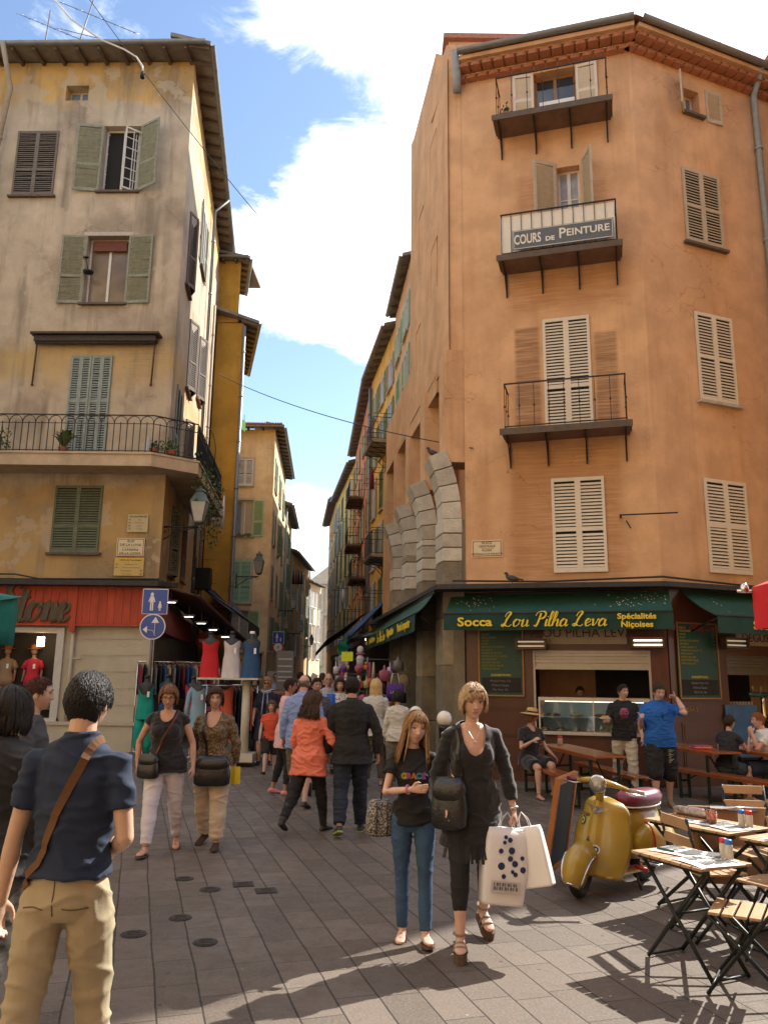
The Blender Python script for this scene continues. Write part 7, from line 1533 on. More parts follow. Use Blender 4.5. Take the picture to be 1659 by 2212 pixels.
def ped_sign(parent,x,z,s,y=0):
    e=MB(); e.box(x-s/2,x+s/2,y-.02,y,z-s/2,z+s/2); o=e.build('pedestrian_sign',whp,parent,bev=.01); q=MB(); q.box(x-s/2+.03*s,x+s/2-.03*s,y-.026,y-.02,z-s/2+.03*s,z+s/2-.03*s); q.build('blue_field',bluep,o)
    q=MB(); figure(q,x-.12*s,z-.36*s,.72*s,y-.027); q.build('adult_figure',whp,o); q=MB(); figure(q,x+.2*s,z-.36*s,.38*s,y-.027,True); q.build('child_figure',whp,o)
px,py=-5.38,18.8
e=empty('traffic_sign',(px,py,0),.03,'pole with a blue pedestrian square above a blue round arrows sign, by the red fascia','traffic sign')
q=MB(); q.tube([(0,.03,0),(0,.03,3.75)],.035,8); q.build('pole',galv,e); ped_sign(e,.02,3.52,.60)
q=MB(); dsc(q,.30,2.93,-.0,.02); o=q.build('round_sign',whp,e); q=MB(); dsc(q,.275,2.93,-.021,.006); q.build('blue_field',bluep,o)
q=MB(); q.tube([(.06,-.032,2.72),(.06,-.032,3.05)],.022,4,flat=.3,sm=False); q.add([(-.03,-.034,3.02),(.15,-.034,3.02),(.06,-.034,3.16)],[(0,1,2)]); q.tube([(.06,-.032,2.76),(.02,-.032,2.84),(-.12,-.032,2.86)],.018,4,flat=.3,sm=False); q.add([(-.12,-.034,2.95),(-.12,-.034,2.78),(-.22,-.034,2.865)],[(0,1,2)]); q.build('arrows',whp,o)
e=empty('traffic_sign',(-4.95,38.3,0),0,'small blue pedestrian sign above a red-ringed disc under the cream house corner','traffic sign')
q=MB(); q.tube([(0,.03,0),(0,.03,4.0)],.04,8); q.build('pole',galv,e); ped_sign(e,0,3.68,.55)
redp=M('sign_red_paint',(.45,.02,.02),.35,var=.04); q=MB(); dsc(q,.27,3.22,0,.02); o=q.build('round_sign',redp,e); q=MB(); dsc(q,.20,3.22,-.021,.004); q.build('white_field',whp,o); text('lettering','8',.18,sblk,o,(0,-.03,3.22))
e=empty('traffic_sign',(-5.75,26.2,0),.1,'red no-entry disc with a white bar under the brown awning','traffic sign'); q=MB(); q.tube([(0,.03,0),(0,.03,3.3)],.04,8); q.build('pole',galv,e); q=MB(); dsc(q,.3,2.95,0,.02); o=q.build('round_sign',redp,e); q=MB(); q.box(-.2,.2,-.026,-.02,2.9,3.0); q.build('bar',whp,o)
# ---- left shop: awning, lamps, rails, forms ----
e=empty('shop_awning',(-5.9,20.4,0),0,'long brown awning over the clothes rails beside the red-fronted shop','awning')
brn=M('brown_canvas',(.085,.035,.02),.8,var=.3,scale=4)
q=MB(); A_=[(.0,.0,4.12),(-.75,9,3.5),(1.05,8.6,3.02),(1.15,.1,3.82)]
def bil(u,v): return tuple(A_[0][k]*(1-u)*(1-v)+A_[1][k]*u*(1-v)+A_[2][k]*u*v+A_[3][k]*(1-u)*v for k in range(3))
q.sheet(lambda u,v:bil(u,v),8,4); solid(q.build('canvas',brn,e),.015)
q=MB(); q.tube([A_[3],A_[2]],.06,6); q.tube([A_[0],A_[3]],.035,5); q.tube([A_[1],A_[2]],.035,5); q.build('front_bar',brn,e)
q=MB(); q.sheet(lambda u,v:(A_[2][0]+.02,A_[2][1]-.9*u,A_[2][2]-.05-.55*v),3,3); q.build('side_flap',M('beige_flap',(.32,.23,.13),.8),e)
fs2=MB(); fs2.box(0,.12,.05,7.2,2.9,3.55); o=fs2.build('side_fascia',redm,A,(0,0,0)); o.rotation_euler=(0,0,math.atan2(-1.15,10.6)*-1*-1+0); o.rotation_euler=(0,0,-(math.atan2(A1[0]-A0[0],A1[1]-A0[1])))
lg_=M('cool_lamp',(1,1,1),.5,var=0,emit=((.95,1,.95),3.5))
for k,(x,y,z) in enumerate(((-5.55,20.9,3.70),(-5.35,22.1,3.42),(-5.2,23.,3.3),(-5.15,24.4,3.2),(-5.0,25.6,3.05))):
    l=empty('strip_lamp',(x,y,z),0,['first','second','third','fourth','fifth'][k]+' bright strip lamp under the brown awning, counting from the corner','lamp','strip lamps under the brown awning'); q=MB(); q.box(-.17,.17,-.05,.05,0,.06); q.tube([(0,0,.06),(0,0,.3)],.01,4); q.build('housing',M('lamp_white',(.5,.5,.5),.5),l); q=MB(); q.box(-.11,.11,-.035,.035,-.012,0); q.build('tube',lg_,l)
e=empty('shop_awning',(-6.5,28.2,0),0,'dark blue awning hanging from the mustard house over the narrow street','awning')
A2=[(-.1,.0,5.05),(.2,4.6,5.0),(1.5,4.4,3.75),(1.75,.2,3.75)]
q=MB(); 
def bil2(u,v): return tuple(A2[0][k]*(1-u)*(1-v)+A2[1][k]*u*(1-v)+A2[2][k]*u*v+A2[3][k]*(1-u)*v-(.12*math.sin(v*3.14) if k==2 else 0) for k in range(3))
q.sheet(bil2,6,8); solid(q.build('canvas',M('navy_canvas',(.012,.028,.06),.8,var=.2),e),.02); q=MB(); q.sheet(lambda u,v:(A2[3][0]+(A2[2][0]-A2[3][0])*u,A2[3][1]+(A2[2][1]-A2[3][1])*u-.03*math.sin(u*30),3.75-.35*v*(1+.2*math.sin(u*25))),30,3); q.tube([A2[0],A2[3]],.035,5); q.box(-.3,.35,-.1,.3,4.85,5.6); q.build('valance',M('dark_frame'),e)
form_m=M('dark_form',(.018,.017,.022),.5,var=.1)
def mannequin(loc,lab,mat,kind='top',z0=1.0,rz=0,sleeve=0,tag_=True,scale=1.,cap='dark'):
    e=empty('dress_form',loc,rz,lab,'mannequin','clothes mannequins of the red-fronted shop'); s=scale
    b=MB(); secs=[(0,0,z0-.25,.15,.10),(0,0,z0-.1,.175,.12),(0,0,z0+.08,.15,.11),(0,0,z0+.22,.125,.095),(0,0,z0+.38,.16,.115),(0,0,z0+.50,.175,.10),(0,0,z0+.57,.15,.08),(0,0,z0+.61,.06,.055),(0,0,z0+.70,.052,.05)]; b.loft(secs,20); b.build('form',form_m,e)
    b=MB(); b.lathe([(.058,z0+.70),(.06,z0+.72),(.055,z0+.76)],14); b.build('neck_cap',form_m if cap=='dark' else whp,e)
    b=MB(); b.tube([(0,0,.03),(0,0,z0-.2)],.02,6); b.lathe([(.17,0),(.16,.02),(.03,.04)],14) if z0>.6 else None; b.build('stand',M('chrome'),e) if z0>.6 else None
    ln={'top':-.22,'tunic':-.45,'dress':-.62,'jumpsuit':-.2}[kind]; nr=40
    def f(u,v):
        a=u*2*math.pi; z=z0+.555+(ln-.555)*v; t=max(0,(v-.45)); 
        rx=.178 if v<.1 else (.178-.02*math.sin(min(1,(v-.1)/.4)*math.pi) if v<.5 else .178+t*.06); rx=min(rx,.26); ry=rx*.72; wob=1+.05*math.sin(a*9)*max(0,v-.3)
        c_=math.cos(a); dip=(.10*max(0,-math.sin(a))**3*(1-abs(c_)**2)*(1-v) if kind!='jumpsuit' else .24*max(0,-math.sin(a))**2*(1-v))
        return (rx*c_*wob,ry*math.sin(a)*wob,z-dip)
    b=MB(); b.sheet(f,nr,14); 
    if sleeve:
        for s_ in (-1,1): b.tube([(s_*.14,0,z0+.52),(s_*.21,0,z0+.42),(s_*.25,-.02,z0+.12),(s_*.24,-.06,z0-.08)],[.06,.06,.05,.055],10)
    if kind=='jumpsuit':
        for s_ in (-1,1): b.tube([(s_*.07,0,z0-.1),(s_*.11,0,z0-.45),(s_*.12,0,z0-.75),(s_*.09,0,z0-.92)],[.11,.12,.10,.05],12)
    b.build('garment',mat,e)
    if tag_: q=MB(); q.box(.07,.12,-.16,-.155,z0+.28,z0+.40); q.build('price_tag',whp,e)
    return e
def cm(n,c): return M(n,c,.8,var=.12,scale=7)
mannequin((-5.28,18.3,0),'mannequin in a draped teal jumpsuit against the cream masonry wall',cm('teal_cloth',(.0,.27,.22)),'jumpsuit',1.06)
mannequin((-4.86,18.5,0),'mannequin in a plain blue sleeveless tunic just right of the teal jumpsuit',cm('blue_cloth',(.012,.06,.19)),'tunic',1.08,tag_=False)
mannequin((-4.40,19.,0),'mannequin in a red pink top behind the white-trousered woman',cm('raspberry_cloth',(.42,.02,.06)),'tunic',1.05)
mannequin((-4.02,18.0,0),'mannequin in a pale blue long-sleeved blouse',cm('pale_blue_cloth',(.22,.36,.48)),'tunic',1.02,sleeve=1)
mannequin((-3.36,17.6,0),'mannequin in a coral tank dress over the clothes stand',cm('coral_cloth',(.62,.12,.08)),'dress',1.06,tag_=False)
# white display stand with a shelf
e=empty('display_stand',(-3.2,17.2,0),0,'white display stand with a pillar and shelf carrying three tops','display stand')
cream_p=M('cream_metal',(.52,.50,.42),.45,var=.06)
q=MB(); q.box(-.65,.62,-.3,.3,1.74,1.78); q.build('shelf',cream_p,e); q=MB(); q.lathe([(.09,.2),(.09,1.74)],14,T=Matrix.Translation((.35,0,0))); q.build('pillar',cream_p,e); q=MB(); q.box(-.35,.58,-.32,.32,.10,.26); q.build('base',cream_p,e)
q=MB(); q.tube([(-.6,0,1.62),(.3,0,1.62)],.015,6); q.build('rail',M('chrome'),e)
for x,lab,mt in ((-3.66,'red vest on the shelf of the white display stand, leftmost',cm('bright_red',(.5,.012,.02))),(-3.20,'white lace top on the shelf of the white display stand, middle one',cm('lace_white',(.55,.53,.56))),(-2.78,'blue top on the shelf of the white display stand, rightmost',cm('steel_blue',(.02,.075,.19)))):
    mannequin((x,17.2,1.78),lab,mt,'top',.22,sleeve=0,cap='white' if 'blue' in lab else 'dark',tag_='red' not in lab)
def garments(loc,rz,L_,z,n,cols,lab,drop=.75,cat='clothes rail'):
    e=empty('clothes_rail',loc,rz,lab,cat,'rails of clothes outside the red-fronted shop'); q=MB(); q.tube([(-L_/2,0,z),(L_/2,0,z)],.018,6); 
    for x in (-L_/2,L_/2): q.tube([(x,0,0),(x,0,z)],.018,6); q.tube([(x,-.2,.02),(x,.2,.02)],.018,6)
    q.build('rail',M('chrome'),e); r=random.Random(int(abs(loc[0]*10)))
    for k in range(n):
        x=-L_/2+.05+(L_-.1)*k/(n-1); w_=r.uniform(.18,.22); d=drop*r.uniform(.8,1.1)
        g=MB(); g.tube([(x,-w_,z-.10),(x,0,z-.03),(x,w_,z-.10)],.008,4); g.tube([(x,0,z-.03),(x,0,z+.02)],.005,4); hg=g.build('hanger',M('hanger_wood',(.35,.2,.07),.5),e)
        g=MB(); t=.022; g.loft([(x,0,z-.12-d,t*1.2,w_*1.15),(x,0,z-.12-d*.5,t,w_*1.0),(x,0,z-.16,t*.8,w_*1.02),(x,0,z-.07,t*.5,w_*.3)],14); g.build('garment',r.choice(cols),hg)
cols=[cm('lace_white',()) if 0 else MC['lace_white'],MC['steel_blue'],cm('wine',(.16,.01,.02)),cm('nav',(.01,.015,.045)),cm('black_g',(.015,.015,.017)),cm('grey_g',(.15,.15,.16)),MC['bright_red'],cm('beige_g',(.4,.33,.24))]
garments((-5.15,20.6,0),R(40),2.2,2.15,18,cols,'upper rail of hanging clothes just behind the sign pole',.7)
garments((-5.3,22.8,0),R(75),2.,2.2,14,[MC['black_g'],MC['nav'],MC['beige_g']],'dark rail of hanging clothes deeper under the brown awning',.8)
garments((-3.25,17.75,0),R(20),1.1,1.62,12,[MC['nav'],MC['black_g'],MC['wine'],MC['coral_cloth']],'rail of navy and coral clothes beneath the display shelf',.95)
garments((-2.6,19.8,0),R(80),1.4,1.5,10,[MC['wine'],MC['bright_red'],MC['nav']],'rail of dark red clothes right of the display stand',.8)
# shop window mannequins (with heads, hats)
def shopdoll(loc,lab,c1,skinc,dress=True,hat=True):
    e=empty('shop_mannequin',loc,0,lab,'mannequin'); sk=skin_m('doll_skin',(.34,.2,.13)); b=MB()
    b.loft([(0,0,1.0-.1,.15,.1),(0,0,1.1,.115,.085),(0,0,1.3,.14,.1),(0,0,1.42,.15,.075),(0,0,1.47,.05,.05),(0,0,1.55,.045,.045)],16); b.ell((0,-.01,1.65),(.075,.09,.11),14)
    for s_ in (-1,1): b.tube([(s_*.16,0,1.4),(s_*.22,.02,1.12),(s_*.23,-.04,.88)],[.045,.036,.025],8); b.tube([(s_*.08,0,.95),(s_*.09,0,.5),(s_*.09,0,.08)],[.08,.055,.035],10)
    b.build('body',sk,e); b=MB(); b.loft([(0,0,.78,.22,.15),(0,0,.95,.2,.14),(0,0,1.12,.15,.115),(0,0,1.35,.18,.12),(0,0,1.45,.14,.08)],20); b.tube([(-.15,0,1.4),(-.24,0,1.2)],[.06,.08],8); b.tube([(.15,0,1.4),(.24,0,1.2)],[.06,.08],8); b.build('dress',c1,e)
    if hat: b=MB(); b.lathe([(.18,1.70),(.17,1.71),(.10,1.72),(.09,1.80),(.0,1.82)],18); b.build('hat',M('hat_orange',(.35,.10,.02),.7),e)
    q=MB(); q.box(.06,.12,-.16,-.155,1.2,1.32); q.build('price_tag',whp,e)
shopdoll((-8.92,20.75,.75),'shop window mannequin in a crimson playsuit and orange hat',cm('crimson',(.50,.02,.05)),0)
shopdoll((-9.62,20.8,.75),'shop window mannequin in a beige tunic and orange hat, left of the crimson one',cm('tunic_beige',(.30,.21,.13)),0)
q=MB(); q.loft([(0,0,0,.2,.12),(0,0,.25,.16,.1),(0,0,.4,.08,.06)],16); tag(q.build('folded_skirt',cm('pale_green',(.35,.38,.2)),None,(-8.48,20.5,.95)),'pale green skirt displayed at the foot of the shop window','garment')
sn=MB(); sn.add([(-1.15,0,0),(-1.15,1.0,-.15),(-1.15,1.0,0)],[(0,1,2)])
e=empty('market_awning',(-4.72,9.0,0),0,'corner of a green awning at the left edge, beside the red shop fascia','awning')
q=MB(); q.sheet(lambda u,v:(-1.2+1.85*u*1.0,-.6*v,2.78-.14*u*u-.1*v),6,4); q.sheet(lambda u,v:(.60-.0*u,-.6+.6*u,2.62-.52*v),4,3); q.sheet(lambda u,v:(-1.2+1.8*u,-.6,2.70-.12*u*u-.52*v),8,4); solid(q.build('canvas',M('jade_canvas',(.0,.16,.12),.7,var=.15),e),.01)
q=MB(); q.tube([(-.6,-.3,2.6),(-.6,-.3,0)],.03,6); q.box(.52,.6,-.66,-.6,2.62,2.72); q.build('pole',M('grey_pipe'),e)
# ---- right street stall and street goods ----
e=empty('souvenir_stall',(-.35,19.3,0),0,'souvenir stall hung with hats, scarves and toys between the crowd and the stone piers','stall')
q=MB(); 
for x in (-.75,.0,.7): q.tube([(x,0,0),(x,0,2.3)],.02,5)
for z_ in (2.25,1.9,1.5,1.1): q.tube([(-.8,0,z_),(.75,0,z_)],.012,4)
q.box(-.8,.75,-.2,.3,.0,.75); q.build('rack',M('rack_grey',(.2,.2,.2),.6,metal=.4),e)
r_=random.Random(21); cl_=[cm('lace_white',()) if 0 else MC['lace_white'],cm('sky_scarf',(.1,.18,.42)),cm('pink_toy',(.35,.10,.16)),cm('straw_hat_c',(.5,.42,.28)),MC['wine'],cm('orange_c',(.5,.15,.04)),cm('violet_c',(.12,.05,.22)),MC['grey_g'],MC['beige_g']]
for k in range(46):
    x=r_.uniform(-.78,.72); z_=r_.choice([2.2,1.88,1.5,1.12])-.02; q=MB(); kd=k%4; y=-.05-r_.uniform(0,.12)
    if kd==0: q.lathe([(.11,0),(.10,.02),(.06,.035),(.055,.09),(0.01,.11)],12,T=Matrix.Translation((x,y,z_-.15))@Matrix.Rotation(R(80),4,'X'))
    elif kd==1: q.loft([(x,y,z_-.42,.05,.02),(x,y,z_-.2,.035,.02),(x,y,z_,.02,.015)],8)
    elif kd==2: q.ell((x,y,z_-.12),(.06,.05,.07),8); q.ell((x,y-.01,z_-.03),(.04,.04,.04),8)
    else: q.loft([(x,y,z_-.28,.06,.03),(x,y,z_-.12,.065,.03),(x,y,z_-.1,.01,.01),(x,y,z_,.008,.008)],8)
    q.build(['hat','scarf','soft_toy','pouch'][kd],cl_[r_.randrange(len(cl_))],e)
q=MB(); q.box(-.62,-.35,-.06,-.04,2.2,2.42); q.build('yellow_card',M('acid_yellow',(.6,.7,.02),.6),e)
e=empty('tote_bag',(.30,18.6,1.30),0,'purple tote bag with white print hanging by its handles beside the stone piers','bag'); q=MB(); q.loft([(0,0,-.0,.20,.04),(0,0,.2,.2,.05),(0,0,.38,.19,.03)],16,pw=.5); q.build('bag_body',cm('purple_tote',(.11,.035,.27)),e); q=MB(); q.tube([(-.1,0,.38),(-.06,0,.62),(.06,0,.62),(.1,0,.38)],.012,5); q.build('handle',whp,e); text('lettering','LADY',.09,whp,e,(0,-.06,.2))
for k,(x,z_,c) in enumerate(((.05,1.75,'pink_toy'),(.38,1.98,'rack_grey'),(.45,1.25,'black_g'),(.52,1.65,'beige_g'))):
    q=MB(); q.loft([(0,0,0,.12,.04),(0,0,.22,.12,.04),(0,0,.26,.03,.02),(0,0,.36,.02,.01)],12); tag(q.build('hanging_bag',MC[c],None,(x,18.9+.1*k,z_)),['pink pouch','grey flat pouch','black bag below the purple tote','beige pouch nearest the piers'][k]+' hanging by the souvenir stall','bag')
e=empty('souvenir_doll',(-.55,20.2,2.0),0,'white and pink puppet hanging above the souvenir stall','toy'); q=MB(); q.ell((0,0,.5),(.09,.08,.1),10); q.loft([(0,0,0,.08,.06),(0,0,.3,.1,.08),(0,0,.4,.04,.04)],10); q.build('doll',MC['lace_white'],e); q=MB(); q.ell((0,0,.40),(.12,.08,.04),10); q.ell((0,0,.05),(.11,.08,.04),10); q.build('pink_frill',MC['pink_toy'],e)
e=empty('flag',(-1.25,27.,2.2),0,'drooping Italian flag, green white and red, in the narrow street','flag')
q=MB(); q.tube([(0,0,-.9),(.1,0,1.05)],.015,5); q.build('staff',iron,e)
for k,c in enumerate(((.0,.18,.08),(.6,.6,.58),(.5,.02,.02))):
    q=MB(); q.sheet(lambda u,v:(.1-.35*v*(1-.2*u)-.02*math.sin(v*9),.05*math.sin(u*5+v*6),(1.0-.42*k)-.42*u-.35*v*.9),5,8); q.build(['green_band','white_band','red_band'][k],M('flag%d'%k,c,.7),e)
def slope_awning(lab,pts,mat,val,name='shop_awning'):
    e=empty(name,(pts[0][0],pts[0][1],0),0,lab,'awning'); o=V((pts[0][0],pts[0][1],0)); P=[V(p)-o for p in pts]; q=MB()
    q.sheet(lambda u,v:P[0]*(1-u)*(1-v)+P[1]*u*(1-v)+P[2]*u*v+P[3]*(1-u)*v,4,4); solid(q.build('canvas',mat,e),.02); q=MB(); q.sheet(lambda u,v:P[3]*(1-u)+P[2]*u-V((0,0,val*v)),12,2); q.build('valance',mat,e); q=MB(); q.tube([P[0],P[3]],.03,5); q.tube([P[3],P[2]],.03,5); q.build('awning_frame',M('dark_frame'),e); return e
slope_awning('steep blue awning with pale stripes on the salmon and yellow houses',[(.42,28.8,4.9),(-.5,35.5,4.8),(-1.9,35,3.35),(-1.05,28.4,3.3)],pattern('blue_white','stripe',(.02,.08,.25),(.02,.10,.33),.6),.42)
slope_awning('black awning slanting over the far right side of the narrow street',[(-.85,37.5,4.8),(-2.2,49,4.6),(-4.,48.5,3.3),(-2.6,37.2,3.5)],M('black_canvas',(.02,.018,.016),.8),.2)
slope_awning('low white-edged awning with strip lights beyond the green one',[(.35,25.4,3.5),(.05,28.6,3.5),(-1.3,28.2,2.95),(-1.0,25.0,3.0)],M('dark_grey_canvas',(.07,.065,.06),.7),.05)
for k,(x,y) in enumerate(((-.35,25.6),(-.15,27.))): l=empty('strip_lamp',(x,y,3.0),0,['brighter','dimmer'][k]+' strip lamp under the white-edged awning','lamp'); q=MB(); q.box(-.2,.2,-.04,.04,0,.05); q.build('tube',lg_,l)
e=empty('traffic_sign',(-1.55,33,0),0,'small blue pedestrian sign at the foot of the blue awning','traffic sign'); q=MB(); q.tube([(0,.03,0),(0,.03,3.4)],.04,6); q.build('pole',galv,e); ped_sign(e,0,3.1,.55)
# info boards and dark parked scooters mid-street
e=empty('info_totem',(-2.75,23.,0),0,'grey information panel standing in the narrow street entrance','sign'); q=MB(); q.box(-.24,.24,-.05,.05,0,2.55); q.build('panel',M('totem_grey',(.14,.14,.14),.6,var=.1),e); q=MB()
for z_ in (2.3,2.1,1.95,1.8,1.7): q.box(-.2,.2,-.056,-.05,z_,z_+.04)
q.build('text_lines',M('totem_text',(.4,.4,.4),.6),e); q=MB(); q.box(-.24,.24,-.06,-.05,.3,1.4); q.build('poster',whp,e)
e=empty('menu_stand',(-3.45,26.,0),0,'small pale menu stand left of the grey information panel','sign'); q=MB(); q.box(-.22,.22,-.03,.03,1.2,2.0); q.tube([(0,0,0),(0,0,1.2)],.03,6); q.build('panel',M('menu_pale',(.3,.27,.25),.6,var=.2),e)
for x,y,lab in ((-3.55,21.6,'black motor scooter with a shiny black helmet case, parked under the cream house'),(-2.95,20.6,'second black motor scooter parked nearer the grey panel')):
    e=empty('motor_scooter',(x,y,0),R(170),lab,'scooter','black motor scooters parked in the street'); q=MB(); q.loft([(0,-.5,.45,.14,.28),(0,-.4,.7,.16,.35),(0,-.35,.85,.14,.3),(0,-.3,.9,.05,.1)],14); q.loft([(0,.35,.3,.16,.1),(0,.42,.7,.2,.1),(0,.36,1.05,.16,.08),(0,.30,1.2,.08,.05)],14); q.box(-.15,.15,-.2,.4,.28,.36); q.build('body',M('gloss_black',(.012,.012,.014),.15,coat=.8,var=0),e)
    for y_ in (-.6,.62): q=MB(); q.add(*(lambda n:([(w_,y_+r*math.cos(a),.27+r*math.sin(a)) for w_,r in ((-.05,.2),(-.05,.27),(.05,.27),(.05,.2)) for a in [k*2*math.pi/n for k in range(n)]],[(i*n+j,((i+1)%4)*n+j,((i+1)%4)*n+(j+1)%n,i*n+(j+1)%n) for i in range(4) for j in range(n)]))(20)); q.build('wheel',M('tyre',(.015,.015,.015),.8,var=.1),e)
    q=MB(); q.tube([(-.33,.28,1.12),(0,.33,1.08),(.33,.28,1.12)],.02,6); q.build('handlebar',M('gloss_black'),e); q=MB(); q.ell((0,-.65,1.15),(.2,.2,.2),16); q.ell((0,.25,1.35),(.15,.17,.15),16); q.build('top_case',M('gloss_black'),e)
# pushchair wheel near the pink shoes
e=empty('pushchair',(-1.42,13.3,0),0,'dark folding pushchair pushed beside the woman in pink, front wheel showing','pushchair'); q=MB(); q.tube([(0,-.3,.1),(.02,.2,.6),(.0,.45,1.0)],.014,6); q.tube([(.32,-.3,.1),(.32,.2,.6),(.32,.45,1.0)],.014,6); q.tube([(0,.45,1.),(.32,.45,1.)],.016,6); q.tube([(0,.4,.1),(.02,0,.5)],.012,6); q.build('frame',M('chrome'),e); q=MB(); q.sheet(lambda u,v:(.02+.28*u,-.1+.35*v,.38+.4*v*v-.05*math.sin(3.14*u)),5,5); q.build('seat_fabric',blk,e)
for x in (0,.32):
    for y_ in (-.32,.4): q=MB(); q.lathe([(.04,-.02),(.10,-.02),(.10,.02),(.04,.02)],18,T=Matrix.Translation((x,y_,.10))@Matrix.Rotation(math.pi/2,4,'Y')); q.build('wheel',M('tyre'),e)
# ---- yellow scooter ----
SC_=empty('vintage_scooter',(2.02,7.50,0),R(143),'mustard yellow vintage motor scooter with a maroon seat, parked by the slatted tables','scooter')
yl=M('mustard_enamel',(.36,.235,.030),.34,var=.22,scale=5,coat=.35,spec=.5); chm=MC['chrome']; mar=M('maroon_vinyl',(.13,.012,.035),.35,var=.1); tyre=M('tyre')
def wheel(par,c,r,tw,steer=0):
    q=MB(); n=30; T=Matrix.Translation(c)@Matrix.Rotation(steer,4,'Z'); vs=[];pr=[]
    for k in range(12): a=2*math.pi*k/12; pr.append((tw*math.cos(a),r-tw+tw*math.sin(a)))
    for w_,rr in pr:
        for j in range(n): a=2*math.pi*j/n; vs.append((w_,rr*math.cos(a),rr*math.sin(a)))
    q.add(vs,[(i*n+j,((i+1)%12)*n+j,((i+1)%12)*n+(j+1)%n,i*n+(j+1)%n) for i in range(12) for j in range(n)],0,True,T); o=q.build('wheel',tyre,par)
    q=MB(); q.lathe([(.0,-.03),(r*.25,-.04),(r*.45,-.02),(r*.62,-.03),(r*.62,.03),(r*.45,.02),(r*.25,.04),(0,.03)],20,T=T@Matrix.Rotation(math.pi/2,4,'Y')); q.build('rim',yl,o)
st=R(14)
SC_.rotation_euler=(0,R(-7),R(132)); SC_.scale=(.93,.93,.93); wheel(SC_,(0.02,.47,.225),.225,.05,st); wheel(SC_,(0,-.58,.225),.225,.05)
# leg shield: curved sheet, wide at the bottom with rounded top
def shield(u,v):
    x=(u*2-1); h=.19+.66*v; w_=.30*(1-.0*v) if v<.75 else .30*math.sqrt(max(0,1-((v-.75)/.25)**2.2))*1+.0
    w_=.235+.06*math.sin(min(1,v/.8)*math.pi) if v<.8 else (.235+.0)*math.sqrt(max(.0,1-((v-.8)/.2)**2.4))+.0
    y=.36-.10*v-.14*abs(x)**2.2+ .055*math.exp(-(x/.16)**2)*(1-v*.3)
    return (x*w_,y,h)
q=MB(); q.sheet(shield,28,24); o=q.build('leg_shield',yl,SC_); m_=o.modifiers.new('s','SOLIDIFY'); m_.thickness=.012
q=MB(); q.tube([shield(0,v/20) for v in range(21)]+[shield(u/16,1) for u in range(1,16)]+[shield(1,1-v/20) for v in range(21)],.008,6); q.build('chrome_trim',chm,o)
q=MB(); q.sheet(lambda u,v:((u*2-1)*.20,.33-.62*v,.20-.03*math.sin(u*math.pi)),8,8); fl2=q.build('floorboard',yl,SC_); m_=fl2.modifiers.new('s','SOLIDIFY'); m_.thickness=.02
q=MB(); 
for x in (-.15,-.09,.09,.15): q.box(x-.012,x+.012,-.28,.30,.205,.215)
q.build('rubber_strips',M('pink_rubber',(.25,.06,.05),.7),fl2)
# front fender
q=MB(); T=Matrix.Translation((.02,.47,.225))@Matrix.Rotation(st,4,'Z')
def fend(u,v):
    a=R(-12)+R(175)*u; t=(v*2-1); ww=.125*math.sin(math.pi*(.08+.84*u))**.45; r=.275*(1-.22*abs(t)**2.2); return (ww*t,r*math.cos(a)*1.05,r*math.sin(a)*1.0-.0-.05*abs(t)**2)
q.sheet(fend,24,14,T=T); o=q.build('front_mudguard',yl,SC_); m_=o.modifiers.new('s','SOLIDIFY'); m_.thickness=.008
q=MB(); q.tube([T@V(fend(.02+.6*k/10,0)) for k in range(11)],.010,6); q.tube([T@V(fend(.02+.6*k/10,1)) for k in range(11)],.010,6); q.tube([T@V(fend(.02,k/8)) for k in range(9)],.010,6); q.build('chrome_trim',chm,o)
q=MB(); q.tube([(.07,.47,.225),(.06,.42,.40),(.02,.30,.55),(.0,.24,.96)],.022,8); q.lathe([(.035,0),(.035,.03),(.03,.035),(.035,.05),(.035,.07),(.03,.09),(.03,.17)],12,T=Matrix.Translation((.09,.47,.23))); q.build('fork',M('dark_steel',(.06,.055,.05),.5,metal=.6),SC_)
# handlebar, headlight
H_=Matrix.Translation((0,.27,.97))@Matrix.Rotation(st,4,'Z')
q=MB(); q.tube([(-.24,-.07,.0),(-.12,-.0,.035),(0,.03,.045),(.12,-.0,.035),(.24,-.07,.0)],[.024,.034,.05,.034,.024],12,T=H_,flat=.8); q.loft([(0,0,-.13,.035,.035),(0,.01,-.05,.045,.05),(0,.02,.04,.055,.06)],14,T=H_); q.build('handlebar',yl,SC_)
for s_ in (-1,1):
    q=MB(); q.tube([(s_*.24,-.07,.0),(s_*.37,-.13,-.01)],[.018,.020],10,T=H_); q.build('grip',mar if s_>0 else M('grip_grey',(.3,.28,.24),.5),SC_)
    q=MB(); q.tube([(s_*.20,-.03,-.005),(s_*.26,-.02,-.02),(s_*.40,-.09,-.03)],.007,6,T=H_); q.build('lever',chm,SC_)
q=MB(); Th=H_@Matrix.Translation((0,.07,.03))@Matrix.Rotation(-R(88),4,'X'); q.lathe([(.06,-.06),(.078,0),(.084,.02),(.078,.03)],24,T=Th); o=q.build('headlight',chm,SC_); q=MB(); q.lathe([(.074,.022),(.068,.034),(.04,.044),(.0,.048)],24,T=Th); q.build('lens',M('lens_glass',(.25,.24,.22),.08,var=.2,spec=1,metal=.3),o)
q=MB(); q.tube([(-.1,.28,1.05),(-.22,.18,1.13),(-.35,-.05,1.08)],.004,5); q.build('cable',blk,SC_)
